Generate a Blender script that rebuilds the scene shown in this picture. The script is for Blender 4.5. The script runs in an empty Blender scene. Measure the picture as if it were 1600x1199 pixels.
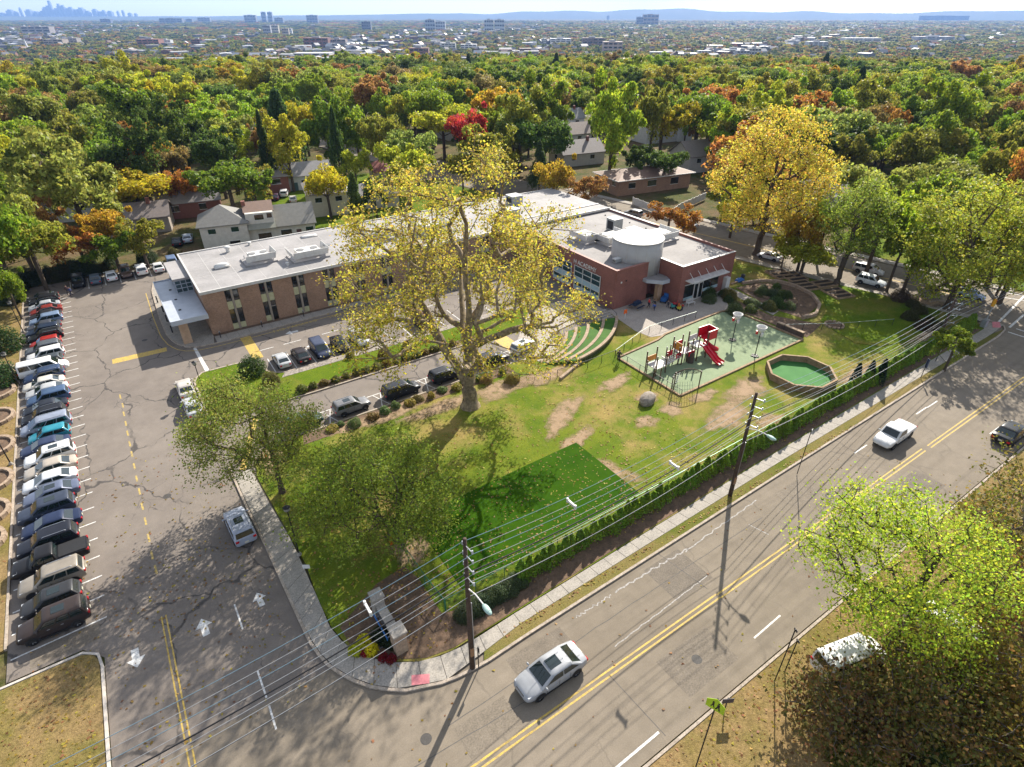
import bpy, bmesh, math, random
import numpy as np
from mathutils import Vector, Matrix
random.seed(7); RNG = np.random.default_rng(7)
SC = bpy.context.scene
COL = SC.collection
R = math.radians
# ------------------------------------------------------------------ camera, sky, sun, exposure
CAM_H = 38.0; PITCH = math.atan(577/924.0); HEAD = math.atan2(0.56240, 0.82686)
cd = bpy.data.cameras.new('camera'); cam = bpy.data.objects.new('camera', cd); COL.objects.link(cam)
cd.sensor_width = 36; cd.lens = 924/1600*36; cd.clip_start = 0.5; cd.clip_end = 60000
cam.location = (0, 0, CAM_H); cam.rotation_euler = (R(90)-PITCH, 0, -HEAD)
SC.camera = cam
SUN_EL = R(34.5); SUN_DIR = Vector((0.8185*math.cos(SUN_EL), 0.5745*math.cos(SUN_EL), math.sin(SUN_EL)))
w = bpy.data.worlds.new('World'); SC.world = w; w.use_nodes = True
nt = w.node_tree; bg = nt.nodes['Background']; sky = nt.nodes.new('ShaderNodeTexSky')
sky.sky_type = 'NISHITA'; sky.sun_disc = False; sky.sun_elevation = SUN_EL
sky.sun_rotation = math.atan2(SUN_DIR.x, SUN_DIR.y); sky.altitude = 100; sky.air_density = 1.0; sky.dust_density = 0.6; sky.ozone_density = 1.5
hs = nt.nodes.new('ShaderNodeHueSaturation'); hs.inputs['Saturation'].default_value = .38; nt.links.new(sky.outputs[0], hs.inputs['Color']); nt.links.new(hs.outputs[0], bg.inputs[0]); bg.inputs[1].default_value = 0.108
sd = bpy.data.lights.new('sun', 'SUN'); sd.energy = 4.6; sd.angle = R(0.53); sd.color = (1.0, 0.93, 0.82)
so = bpy.data.objects.new('sun', sd); COL.objects.link(so); so.rotation_euler = SUN_DIR.to_track_quat('Z', 'Y').to_euler()
so.location = (0, 0, 300)
SC.view_settings.view_transform = 'Standard'; SC.view_settings.look = 'None'; SC.view_settings.gamma = 1
SC.view_settings.exposure = 1.28
SC.render.engine = 'CYCLES'
cy = SC.cycles; cy.use_denoising = True; cy.max_bounces = 6; cy.diffuse_bounces = 3; cy.glossy_bounces = 2
cy.transmission_bounces = 3; cy.transparent_max_bounces = 12; cy.volume_bounces = 0; cy.sample_clamp_indirect = 4
cy.caustics_reflective = False; cy.caustics_refractive = False
try: cy.denoiser = 'OPENIMAGEDENOISE'; cy.denoising_input_passes = 'RGB_ALBEDO_NORMAL'
except Exception: pass

# ------------------------------------------------------------------ where a point of the site lies
def P(px, py, z=0.0):
    """ground position (x along the main road, y away from it) seen at photo pixel px, py"""
    u = (px-800)/924; v = (599.5-py)/924
    fw = math.cos(PITCH)+v*math.sin(PITCH); up = -math.sin(PITCH)+v*math.cos(PITCH)
    t = (z-CAM_H)/up; X = u*t; Y = fw*t
    return (X*0.82686+Y*0.56240, -X*0.56240+Y*0.82686)
def PROJ(x, y, z=0.0):
    X = x*0.82686-y*0.56240; Y = x*0.56240+y*0.82686; dz = z-CAM_H
    dep = Y*math.cos(PITCH)-dz*math.sin(PITCH); up = Y*math.sin(PITCH)+dz*math.cos(PITCH)
    return 800+924*X/dep, 599.5-924*up/dep, dep
def HGT(base, ytop):
    """height of an upright thing standing at base whose top shows at pixel row ytop"""
    lo, hi = 0, 80
    for _ in range(40):
        m = (lo+hi)/2
        if PROJ(base[0], base[1], m)[1] > ytop: lo = m
        else: hi = m
    return lo

# ------------------------------------------------------------------ materials
MATS = {}
def nodes_of(name):
    m = bpy.data.materials.new(name); m.use_nodes = True
    return m, m.node_tree, m.node_tree.nodes['Principled BSDF']
def c4(c): return (c[0], c[1], c[2], 1)
def noise(t, scale, detail=5, rough=.6, vec=None, dist=0):
    n = t.nodes.new('ShaderNodeTexNoise'); n.inputs['Scale'].default_value = scale; n.inputs['Detail'].default_value = detail
    n.inputs['Roughness'].default_value = rough; n.inputs['Distortion'].default_value = dist
    if vec is None:
        g = t.nodes.new('ShaderNodeNewGeometry'); vec = g.outputs['Position']
    t.links.new(vec, n.inputs['Vector']); return n.outputs[0]
def ramp(t, fac, stops):
    r = t.nodes.new('ShaderNodeValToRGB'); t.links.new(fac, r.inputs[0]); e = r.color_ramp.elements
    while len(e) < len(stops): e.new(0.5)
    for k, (p, c) in enumerate(stops):
        e[k].position = p; e[k].color = c4(c) if not isinstance(c, (int, float)) else (c, c, c, 1)
    return r.outputs[0]
def mix(t, fac, a, b, mode='MIX'):
    m = t.nodes.new('ShaderNodeMix'); m.data_type = 'RGBA'; m.blend_type = mode
    for s, v in ((0, fac), (6, a), (7, b)):
        if isinstance(v, (int, float)): m.inputs[s].default_value = v
        elif isinstance(v, (tuple, list)): m.inputs[s].default_value = c4(v)
        else: t.links.new(v, m.inputs[s])
    return m.outputs[2]
def math_(t, op, a, b=None):
    m = t.nodes.new('ShaderNodeMath'); m.operation = op
    for s, v in ((0, a), (1, b)):
        if v is None: continue
        if isinstance(v, (int, float)): m.inputs[s].default_value = v
        else: t.links.new(v, m.inputs[s])
    return m.outputs[0]
def bump(t, bs, h, strength=.3, dist=.05):
    b = t.nodes.new('ShaderNodeBump'); b.inputs['Strength'].default_value = strength; b.inputs['Distance'].default_value = dist
    t.links.new(h, b.inputs['Height']); t.links.new(b.outputs[0], bs.inputs['Normal'])
def M(name, c1, c2=None, scale=1.0, rough=.8, metal=0, lo=.38, hi=.62, bmp=0, bscale=30, spec=.25, fine=0):
    if name in MATS: return MATS[name]
    m, t, b = nodes_of(name)
    b.inputs['Roughness'].default_value = rough; b.inputs['Metallic'].default_value = metal
    b.inputs['Specular IOR Level'].default_value = spec
    if c2 is None: c2 = tuple(x*.82 for x in c1)
    col = ramp(t, noise(t, scale), [(lo, c1), (hi, c2)])
    if fine:
        f = ramp(t, noise(t, fine, 3), [(.3, .72 if fine > 3 else .9), (.7, 1.2 if fine > 3 else 1.07)]); col = mix(t, 1.0, col, f, 'MULTIPLY')
    t.links.new(col, b.inputs['Base Color'])
    if bmp: bump(t, b, noise(t, bscale, 3), bmp)
    MATS[name] = m; return m
def objcol(name, rough=.5, metal=0, coat=0, spec=.5, island=False):
    """a paint whose hue is the object's own colour"""
    if name in MATS: return MATS[name]
    m, t, b = nodes_of(name); oi = t.nodes.new('ShaderNodeObjectInfo')
    n = ramp(t, noise(t, 1.7, 4), [(.3, .86), (.7, 1.08)])
    t.links.new(mix(t, 1.0, oi.outputs['Color'], n, 'MULTIPLY'), b.inputs['Base Color'])
    b.inputs['Roughness'].default_value = rough; b.inputs['Metallic'].default_value = metal
    b.inputs['Coat Weight'].default_value = coat; b.inputs['Coat Roughness'].default_value = .05; b.inputs['Specular IOR Level'].default_value = spec
    MATS[name] = m; return m

def asphalt(name, base, tone, crack, cscale, width, seed):
    m, t, b = nodes_of(name); g = t.nodes.new('ShaderNodeNewGeometry'); pos = g.outputs['Position']
    col = ramp(t, noise(t, .09, 5, .6), [(.35, base), (.66, tone)])
    col = mix(t, 1.0, col, ramp(t, noise(t, .7, 6, .7), [(.3, .86), (.7, 1.1)]), 'MULTIPLY')
    col = mix(t, 1.0, col, ramp(t, noise(t, 14, 2), [(.3, .88), (.7, 1.1)]), 'MULTIPLY')
    if name == 'road_asphalt':
        mq = t.nodes.new('ShaderNodeMapping'); mq.inputs['Scale'].default_value = (.035, 1.1, 1); t.links.new(pos, mq.inputs['Vector'])
        col = mix(t, 1.0, col, ramp(t, noise(t, 1.0, 4, .6, mq.outputs[0]), [(.32, .84), (.5, 1.0), (.7, 1.07)]), 'MULTIPLY')
    col = mix(t, ramp(t, noise(t, .28, 5, .7), [(.60, 0.0), (.70, .35)]), col, tuple(q*.62 for q in base))
    if crack:
        # two families of tar-filled cracks: big wandering joints and local alligator cracking
        mp = t.nodes.new('ShaderNodeMapping'); mp.inputs['Location'].default_value = (seed, seed*.7, 0); mp.inputs['Scale'].default_value = (1, .72, 1)
        t.links.new(pos, mp.inputs['Vector'])
        nz = t.nodes.new('ShaderNodeTexNoise'); nz.inputs['Scale'].default_value = .55; nz.inputs['Detail'].default_value = 6
        t.links.new(mp.outputs[0], nz.inputs['Vector'])
        vm = t.nodes.new('ShaderNodeVectorMath'); vm.operation = 'MULTIPLY_ADD'; vm.inputs[1].default_value = (2.4, 2.4, 0)
        t.links.new(nz.outputs['Color'], vm.inputs[0]); t.links.new(mp.outputs[0], vm.inputs[2])
        for sc, wd, st, gate in ((cscale, width, .75, None), (cscale*4.5, width*1.4, .55, .56)):
            v = t.nodes.new('ShaderNodeTexVoronoi'); v.feature = 'DISTANCE_TO_EDGE'; v.inputs['Scale'].default_value = sc
            t.links.new(vm.outputs[0], v.inputs['Vector'])
            f = ramp(t, v.outputs['Distance'], [(wd*.45, 1.0), (wd, 0.0)])
            f = math_(t, 'MULTIPLY', f, ramp(t, noise(t, .35, 4), [(.36, 0.0), (.52, 1.0)]) if gate is None else ramp(t, noise(t, .13, 3), [(gate, 0.0), (gate+.05, 1.0)]))
            col = mix(t, math_(t, 'MULTIPLY', f, st*crack), col, (.03, .029, .03))
    t.links.new(col, b.inputs['Base Color']); b.inputs['Roughness'].default_value = .9; b.inputs['Specular IOR Level'].default_value = .25
    bump(t, b, noise(t, 40, 2), .25, .02)
    MATS[name] = m; return m

def grass(name, greens, dry, amount, seed=0, fine=9):
    m, t, b = nodes_of(name)
    g = t.nodes.new('ShaderNodeNewGeometry'); mp = t.nodes.new('ShaderNodeMapping'); mp.inputs['Location'].default_value = (seed*13.1, seed*7.7, 0)
    t.links.new(g.outputs['Position'], mp.inputs['Vector']); pv = mp.outputs[0]
    col = ramp(t, noise(t, .35, 6, .65, pv), [(.36, greens[0]), (.62, greens[1])])
    d = ramp(t, noise(t, .12, 7, .68, pv), [(.30+amount*.25, 1.0), (.46+amount*.25, 0.0)]) if amount > 0 else None
    if d is not None: col = mix(t, d, col, dry)
    col = mix(t, 1.0, col, ramp(t, noise(t, fine, 4, .7, pv), [(.28, .55), (.72, 1.35)]), 'MULTIPLY')
    t.links.new(col, b.inputs['Base Color']); b.inputs['Roughness'].default_value = .95; b.inputs['Specular IOR Level'].default_value = .04
    bump(t, b, noise(t, 14, 4, .7), .7, .08)
    MATS[name] = m; return m

def leaf(name, instancer=False, trans=.55):
    m, t, b = nodes_of(name); out = t.nodes['Material Output']; g = t.nodes.new('ShaderNodeNewGeometry')
    if instancer:
        a = t.nodes.new('ShaderNodeAttribute'); a.attribute_type = 'INSTANCER'; a.attribute_name = 'tcol'; base = a.outputs['Color']
    else:
        a = t.nodes.new('ShaderNodeObjectInfo'); base = a.outputs['Color']
    rnd = g.outputs['Random Per Island']
    col = mix(t, 1.0, base, ramp(t, rnd, [(0, .62), (.5, .98), (1, 1.36)]), 'MULTIPLY')
    h = t.nodes.new('ShaderNodeHueSaturation'); h.inputs['Saturation'].default_value = 1.0
    wn = t.nodes.new('ShaderNodeTexWhiteNoise'); wn.noise_dimensions = '1D'; t.links.new(rnd, wn.inputs['W'])
    mr = t.nodes.new('ShaderNodeMapRange'); mr.inputs['To Min'].default_value = .475; mr.inputs['To Max'].default_value = .525
    t.links.new(wn.outputs['Value'], mr.inputs['Value']); t.links.new(mr.outputs[0], h.inputs['Hue']); t.links.new(col, h.inputs['Color'])
    t.links.new(h.outputs[0], b.inputs['Base Color']); b.inputs['Roughness'].default_value = .55; b.inputs['Specular IOR Level'].default_value = .25
    tr = t.nodes.new('ShaderNodeBsdfTranslucent'); t.links.new(h.outputs[0], tr.inputs['Color'])
    ms = t.nodes.new('ShaderNodeMixShader'); ms.inputs[0].default_value = trans
    t.links.new(b.outputs[0], ms.inputs[1]); t.links.new(tr.outputs[0], ms.inputs[2]); t.links.new(ms.outputs[0], out.inputs['Surface'])
    MATS[name] = m; return m

def brick(name, c1, c2, mortar):
    m, t, b = nodes_of(name); g = t.nodes.new('ShaderNodeNewGeometry')
    s = t.nodes.new('ShaderNodeSeparateXYZ'); t.links.new(g.outputs['Position'], s.inputs[0])
    c = t.nodes.new('ShaderNodeCombineXYZ'); t.links.new(math_(t, 'ADD', s.outputs[0], s.outputs[1]), c.inputs[0]); t.links.new(s.outputs[2], c.inputs[1])
    br = t.nodes.new('ShaderNodeTexBrick'); t.links.new(c.outputs[0], br.inputs['Vector'])
    br.inputs['Color1'].default_value = c4(c1); br.inputs['Color2'].default_value = c4(c2); br.inputs['Mortar'].default_value = c4(mortar)
    br.inputs['Scale'].default_value = 1; br.inputs['Mortar Size'].default_value = .012; br.inputs['Brick Width'].default_value = .24; br.inputs['Row Height'].default_value = .08
    col = mix(t, 1.0, br.outputs['Color'], ramp(t, noise(t, .6, 6), [(.3, .8), (.7, 1.12)]), 'MULTIPLY')
    col = mix(t, 1.0, col, ramp(t, noise(t, 7, 3), [(.3, .82), (.7, 1.15)]), 'MULTIPLY')
    t.links.new(col, b.inputs['Base Color']); b.inputs['Roughness'].default_value = .9
    bump(t, b, br.outputs['Fac'], -.3, .01); MATS[name] = m; return m

def glass(name, tint, rough=.06):
    m, t, b = nodes_of(name)
    t.links.new(ramp(t, noise(t, .6, 3), [(.35, tint), (.65, tuple(x*.55 for x in tint))]), b.inputs['Base Color'])
    b.inputs['Roughness'].default_value = rough; b.inputs['Specular IOR Level'].default_value = .9; MATS[name] = m; return m

M_ROAD = asphalt('road_asphalt', (.205, .172, .132), (.172, .143, .108), .35, .07, .006, 3)
M_LOT = asphalt('lot_asphalt', (.195, .167, .142), (.160, .136, .117), 1.0, .13, .012, 11)
M_DRIVE = asphalt('drive_asphalt', (.20, .172, .146), (.172, .147, .124), 0, .1, .006, 5)
M_CONC = M('walk_concrete', (.335, .305, .265), (.29, .265, .232), 1.3, .9, fine=9)
M_CONC2 = M('patio_concrete', (.36, .32, .275), (.31, .275, .24), .6, .9, fine=7)
M_JOINT = M('walk_joint', (.13, .12, .105), None, 3, .95)
M_KERB = M('kerb_stone', (.40, .34, .28), (.30, .25, .20), 2.2, .9, fine=8)
M_YEL = M('yellow_paint', (.54, .37, .075), (.36, .265, .10), 3.2, .7, fine=11)
M_YELW = M('worn_yellow_paint', (.50, .36, .09), (.25, .20, .11), 4, .75, fine=11)
M_WHT = M('white_paint', (.72, .71, .68), (.46, .45, .43), 3.5, .7, fine=12)
M_LAWN = grass('lawn_grass', ((.082, .132, .012), (.14, .17, .018)), (.27, .205, .07), .27, 1)
M_LAWNG = grass('green_lawn', ((.07, .125, .008), (.115, .16, .012)), (.17, .16, .03), .2, 2)
M_DRYLAWN = grass('dry_lawn', ((.135, .12, .032), (.19, .145, .05)), (.24, .165, .075), .55, 3, 6)
M_VERGE = grass('verge_grass', ((.10, .12, .02), (.155, .14, .04)), (.20, .155, .06), .45, 4)
M_WILD = grass('wild_ground', ((.05, .07, .018), (.09, .09, .03)), (.14, .10, .055), .45, 5, 3)
M_TURF = M('artificial_turf', (.022, .066, .002), (.033, .082, .003), .5, .95, fine=25, spec=.04)
M_MULCH = M('mulch', (.155, .10, .065), (.10, .068, .045), 1.6, .95, bmp=.6, bscale=9, fine=6)
M_PLAYFLOOR = M('play_rubber', (.22, .275, .16), (.19, .245, .14), .8, .9, fine=20)
M_PITFLOOR = M('pit_rubber', (.035, .145, .03), (.048, .17, .04), .7, .85)
M_GRAVEL = M('gravel', (.34, .30, .26), (.16, .14, .12), 4.5, .95, bmp=1, bscale=8, fine=5)
M_TIMBER = M('weathered_timber', (.33, .23, .14), (.22, .15, .09), 2.5, .85)
M_TIMBERD = M('dark_timber', (.10, .07, .055), (.06, .045, .036), 3, .9)
M_STONE = M('tan_block', (.36, .27, .19), (.28, .205, .145), 2.4, .9, fine=5)
M_BRICK = brick('tan_brown_brick', (.27, .145, .085), (.33, .19, .115), (.26, .19, .14))
M_BRICKR = brick('red_brick', (.215, .072, .052), (.26, .094, .068), (.2, .1, .08))
M_ROOFW = M('roof_membrane', (.315, .30, .295), (.235, .225, .22), .16, .75, fine=2.2)
M_ROOFG = M('roof_membrane_grey', (.265, .25, .24), (.20, .187, .18), .2, .8, fine=2.5)
M_COPING = M('metal_coping', (.55, .53, .50), None, 2, .5, .1)
M_COPRED = M('red_coping', (.34, .16, .13), None, 2, .6)
M_METALW = M('white_metal', (.60, .59, .56), (.5, .49, .47), 2, .5)
M_STEEL = M('grey_steel', (.42, .44, .47), None, 3, .4, .6)
M_BLACK = M('black_metal', (.018, .018, .02), None, 3, .5)
M_POLE = M('creosote_wood', (.085, .058, .042), (.055, .038, .03), 4, .9, fine=9)
M_GLASS = glass('dark_window_glass', (.02, .022, .022))
M_GLASSG = glass('teal_curtain_glass', (.02, .055, .06))
M_CARGLASS = glass('car_glass', (.012, .022, .022), .04)
M_SPAND = M('cream_spandrel', (.52, .50, .30), None, 3, .6)
M_SPANDB = M('pale_blue_spandrel', (.34, .46, .50), None, 1, .35)
M_MULLION = M('bronze_mullion', (.30, .25, .20), None, 2, .6)
M_CANOPY = M('canopy_metal', (.42, .45, .50), (.37, .40, .45), .8, .45, .2)
M_BARK = M('brown_bark', (.10, .075, .052), (.06, .045, .032), 5, .95, fine=10)
M_BARKS = M('sycamore_bark', (.30, .235, .15), (.15, .115, .075), 2.2, .9, fine=5)
M_LEAF = leaf('leaf_mass'); M_LEAFI = leaf('leaf_mass_far', True)
M_PAINT = objcol('car_paint', .34, .08, .25, .28)
M_PAINTD = objcol('dark_car_paint', .4, 0, .12, .16)
M_HUE = objcol('own_colour', .75); M_HUEG = objcol('own_colour_glossy', .4)
M_TYRE = M('tyre_rubber', (.016, .016, .017), None, 5, .85)
M_RIM = M('alloy_rim', (.40, .40, .41), None, 5, .35, .7)
M_TAIL = M('tail_lamp_red', (.45, .012, .015), None, 5, .25); M_HEADL = M('head_lamp', (.62, .64, .66), None, 5, .15)
M_PLATE = M('number_plate', (.55, .53, .42), None, 5, .5); M_TRIM = M('black_trim', (.022, .022, .023), None, 5, .6)
M_SKIN = M('skin', (.42, .25, .18), None, 5, .6)
M_WIRE = M('wire_grey', (.30, .31, .32), None, 5, .5, .2); M_WIREB = M('wire_blue', (.13, .21, .26), None, 5, .45); M_WIREK = M('wire_black', (.02, .02, .022), None, 5, .6)
M_MESHG = M('green_chain_link', (.03, .16, .10), None, 5, .5); M_FOLD = M('shingle_grey', (.20, .19, .18), (.15, .145, .14), 1.2, .9, fine=6)

# ------------------------------------------------------------------ building blocks
class MB:
    def __init__(s): s.v = []; s.f = []; s.m = []
    def add(s, v, f, mi=0):
        o = len(s.v); s.v += [tuple(p) for p in v]; s.f += [tuple(i+o for i in q) for q in f]; s.m += [mi]*len(f); return s
    def box(s, x0, y0, z0, x1, y1, z1, mi=0):
        v = [(x0, y0, z0), (x1, y0, z0), (x1, y1, z0), (x0, y1, z0), (x0, y0, z1), (x1, y0, z1), (x1, y1, z1), (x0, y1, z1)]
        return s.add(v, [(3, 2, 1, 0), (4, 5, 6, 7), (0, 1, 5, 4), (1, 2, 6, 5), (2, 3, 7, 6), (3, 0, 4, 7)], mi)
    def prism(s, poly, z0, z1, mi=0):
        n = len(poly); a = sum(poly[i][0]*poly[(i+1) % n][1]-poly[(i+1) % n][0]*poly[i][1] for i in range(n))
        if a < 0: poly = poly[::-1]
        v = [(p[0], p[1], z0) for p in poly]+[(p[0], p[1], z1) for p in poly]
        f = [tuple(range(n-1, -1, -1)), tuple(range(n, 2*n))]+[(i, (i+1) % n, n+(i+1) % n, n+i) for i in range(n)]
        return s.add(v, f, mi)
    def sheet(s, poly, z, mi=0):
        n = len(poly); a = sum(poly[i][0]*poly[(i+1) % n][1]-poly[(i+1) % n][0]*poly[i][1] for i in range(n))
        if a < 0: poly = poly[::-1]
        return s.add([(p[0], p[1], z) for p in poly], [tuple(range(n))], mi)
    def tube(s, pts, r, n=6, cap=True, mi=0):
        pts = [Vector(p) for p in pts]; rr = r if isinstance(r, (list, tuple)) else [r]*len(pts); o = len(s.v); rings = []
        for i, p in enumerate(pts):
            d = (pts[min(i+1, len(pts)-1)]-pts[max(i-1, 0)]).normalized()
            a = d.cross(Vector((0, 0, 1)));  a = a.normalized() if a.length > 1e-4 else Vector((1, 0, 0)); b = d.cross(a).normalized()
            for k in range(n):
                t = 2*math.pi*k/n; s.v.append(tuple(p+a*(rr[i]*math.cos(t))+b*(rr[i]*math.sin(t))))
        for i in range(len(pts)-1):
            for k in range(n):
                s.f.append((o+i*n+k, o+i*n+(k+1) % n, o+(i+1)*n+(k+1) % n, o+(i+1)*n+k)); s.m.append(mi)
        if cap:
            s.f.append(tuple(o+k for k in range(n-1, -1, -1))); s.m.append(mi)
            e = o+(len(pts)-1)*n; s.f.append(tuple(e+k for k in range(n))); s.m.append(mi)
        return s
    def cyl(s, x, y, z0, z1, r, n=24, r2=None, mi=0):
        r2 = r if r2 is None else r2
        v = [(x+r*math.cos(2*math.pi*k/n), y+r*math.sin(2*math.pi*k/n), z0) for k in range(n)]+[(x+r2*math.cos(2*math.pi*k/n), y+r2*math.sin(2*math.pi*k/n), z1) for k in range(n)]
        return s.add(v, [tuple(range(n-1, -1, -1)), tuple(range(n, 2*n))]+[(i, (i+1) % n, n+(i+1) % n, n+i) for i in range(n)], mi)
    def ell(s, c, r, nu=12, nv=8, jit=0, mi=0):
        v = [(c[0], c[1], c[2]-r[2])]
        for j in range(1, nv):
            for i in range(nu):
                a = 2*math.pi*i/nu; b = -math.pi/2+math.pi*j/nv; q = 1+random.uniform(-jit, jit)
                v.append((c[0]+q*r[0]*math.cos(b)*math.cos(a), c[1]+q*r[1]*math.cos(b)*math.sin(a), c[2]+q*r[2]*math.sin(b)))
        v.append((c[0], c[1], c[2]+r[2])); e = len(v)-1
        f = [(0, 1+(i+1) % nu, 1+i) for i in range(nu)]+[(1+(j*nu)+i, 1+j*nu+(i+1) % nu, 1+(j+1)*nu+(i+1) % nu, 1+(j+1)*nu+i) for j in range(nv-2) for i in range(nu)]
        f += [(e, 1+(nv-2)*nu+i, 1+(nv-2)*nu+(i+1) % nu) for i in range(nu)]
        return s.add(v, f, mi)
    def mesh(s, name, mats, smooth=False):
        me = bpy.data.meshes.new(name); me.from_pydata(s.v, [], s.f)
        for q in (mats if isinstance(mats, (list, tuple)) else [mats]): me.materials.append(q)
        if any(s.m): me.polygons.foreach_set('material_index', s.m)
        if smooth: me.shade_smooth()
        me.update(); return me
    def build(s, name, mats, parent=None, smooth=False, loc=None, rz=0, col=None):
        return ob(name, s.mesh(name, mats, smooth), parent, loc, rz, col)
def ob(name, me, parent=None, loc=None, rz=0, col=None, scale=None):
    o = bpy.data.objects.new(name, me); COL.objects.link(o)
    if parent: o.parent = parent
    if loc is not None: o.location = loc
    if rz: o.rotation_euler = (0, 0, rz)
    if col is not None: o.color = (col[0], col[1], col[2], 1)
    if scale is not None: o.scale = (scale,)*3 if isinstance(scale, (int, float)) else scale
    return o
def tag(o, label=None, cat=None, group=None, kind=None):
    for k, v in (('label', label), ('category', cat), ('group', group), ('kind', kind)):
        if v: o[k] = v
    return o
def thing(name, label, cat, loc=(0, 0, 0), rz=0, group=None, scale=None):
    o = ob(name, None, None, loc if len(loc) == 3 else (loc[0], loc[1], 0), rz, None, scale); o.empty_display_size = .3
    return tag(o, label, cat, group)
def struct(name, mb, mats, label=None, parent=None, smooth=False):
    o = mb.build(name, mats, parent, smooth)
    if parent is None: tag(o, label, None, None, 'structure')
    return o
def arc(cx, cy, r, a0, a1, n=10): return [(cx+r*math.cos(R(a0+(a1-a0)*k/n)), cy+r*math.sin(R(a0+(a1-a0)*k/n))) for k in range(n+1)]
def resample(path, n):
    d = [0]
    for a, b in zip(path, path[1:]): d.append(d[-1]+math.hypot(b[0]-a[0], b[1]-a[1]))
    out = []
    for k in range(n+1):
        t = d[-1]*k/n; i = 0
        while i < len(d)-2 and d[i+1] < t: i += 1
        u = 0 if d[i+1] == d[i] else (t-d[i])/(d[i+1]-d[i]); out.append(tuple(path[i][q]+(path[i+1][q]-path[i][q])*u for q in range(len(path[0]))))
    return out
def plen(path): return sum(math.hypot(b[0]-a[0], b[1]-a[1]) for a, b in zip(path, path[1:]))
def offset(path, d):
    out = []
    for i, p in enumerate(path):
        a = path[max(i-1, 0)]; b = path[min(i+1, len(path)-1)]; L = math.hypot(b[0]-a[0], b[1]-a[1]) or 1
        out.append((p[0]-(b[1]-a[1])/L*d, p[1]+(b[0]-a[0])/L*d))
    return out
def sweep(mb, path, wd, z0, z1, mi=0, closed=False):
    """a bar of width wd centred on a path"""
    if closed: path = list(path)+[path[0], path[1]]
    A = offset(path, wd/2); B = offset(path, -wd/2)
    n = len(path)-(1 if closed else 0)
    if closed: A[0] = A[n-1]; B[0] = B[n-1]
    v = []
    for i in range(n): v += [(*A[i], z0), (*B[i], z0), (*B[i], z1), (*A[i], z1)]
    f = []
    for i in range(n-1):
        o = 4*i; f += [(o+3, o+2, o+6, o+7), (o, o+3, o+7, o+4), (o+2, o+1, o+5, o+6)]
    if not closed: f += [(0, 1, 2, 3), (4*n-1, 4*n-2, 4*n-3, 4*n-4)]
    mb.add(v, f, mi); return mb
# ------------------------------------------------------------------ terrain
def sstep(a, b, t):
    t = min(1, max(0, (t-a)/(b-a))); return t*t*(3-2*t)
def TZ(x, y):
    d = math.hypot(x, y); return -.06-46*sstep(260, 1700, d)
def make_ground():
    rad = [0, 30, 70, 110, 150, 190, 230, 260, 290, 330, 380, 440, 510, 600, 700, 820, 960, 1120, 1300, 1500, 1700, 2000, 2500, 3200, 4200, 5600, 7600, 10500, 15000, 22000, 32000]
    n = 120; mb = MB(); v = [(0, 0, -.06)]
    for r in rad[1:]:
        for k in range(n):
            a = 2*math.pi*k/n; x, y = r*math.sin(a), r*math.cos(a); v.append((x, y, TZ(x, y)))
    f = [(0, 1+(k+1) % n, 1+k) for k in range(n)]; mi = [0]*n
    for j in range(len(rad)-2):
        for k in range(n):
            a = 1+j*n+k; b = 1+j*n+(k+1) % n; f.append((a, b, b+n, a+n)); mi.append(0 if rad[j+1] < 260 else 1)
    mb.v = v; mb.f = f; mb.m = mi
    m, t, b = nodes_of('suburb_ground')
    col = ramp(t, noise(t, .011, 8, .72), [(.30, (.045, .062, .02)), (.43, (.075, .08, .028)), (.52, (.12, .085, .032)), (.60, (.055, .075, .026)), (.70, (.15, .14, .12))])
    col = mix(t, ramp(t, noise(t, .05, 4, .7), [(.58, 0.0), (.66, 1.0)]), col, (.26, .25, .24))
    col = mix(t, 1.0, col, ramp(t, noise(t, .09, 6, .75), [(.3, .45), (.7, 1.4)]), 'MULTIPLY')
    t.links.new(col, b.inputs['Base Color']); b.inputs['Roughness'].default_value = .95; b.inputs['Specular IOR Level'].default_value = .1
    struct('ground', mb, [M_WILD, m], 'wooded ground falling away from the school towards the hazy plain')
make_ground()
def hills():
    # low blue ridge closing the plain
    mb = MB(); n = 150; v = []; rows = 3
    for j in range(rows):
        for k in range(n):
            a = HEAD+R(-50+100*k/(n-1)); t = k/(n-1)
            px = 800+924*math.tan(R(-50+100*t)) if abs(-50+100*t) < 49 else 0
            prof = 26+14*math.sin(t*23)+8*math.sin(t*61+1)+5*math.sin(t*140)
            prof *= .25+1.15*sstep(.40, .52, t)*(1-.45*sstep(.72, .82, t))
            r = (14500, 15600, 19000)[j]; h = (-50, -4+prof*1.5+44*sstep(.30, .46, t), -50)[j]
            v.append((r*math.sin(a), r*math.cos(a), h))
    f = [(j*n+k, j*n+k+1, (j+1)*n+k+1, (j+1)*n+k) for j in range(rows-1) for k in range(n-1)]
    mb.v = v; mb.f = f; mb.m = [0]*len(f)
    struct('hills', mb, M('far_hill', (.05, .07, .05), (.07, .085, .06), .002, .95), 'low wooded ridge along the far horizon', None, True)
hills()

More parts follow.
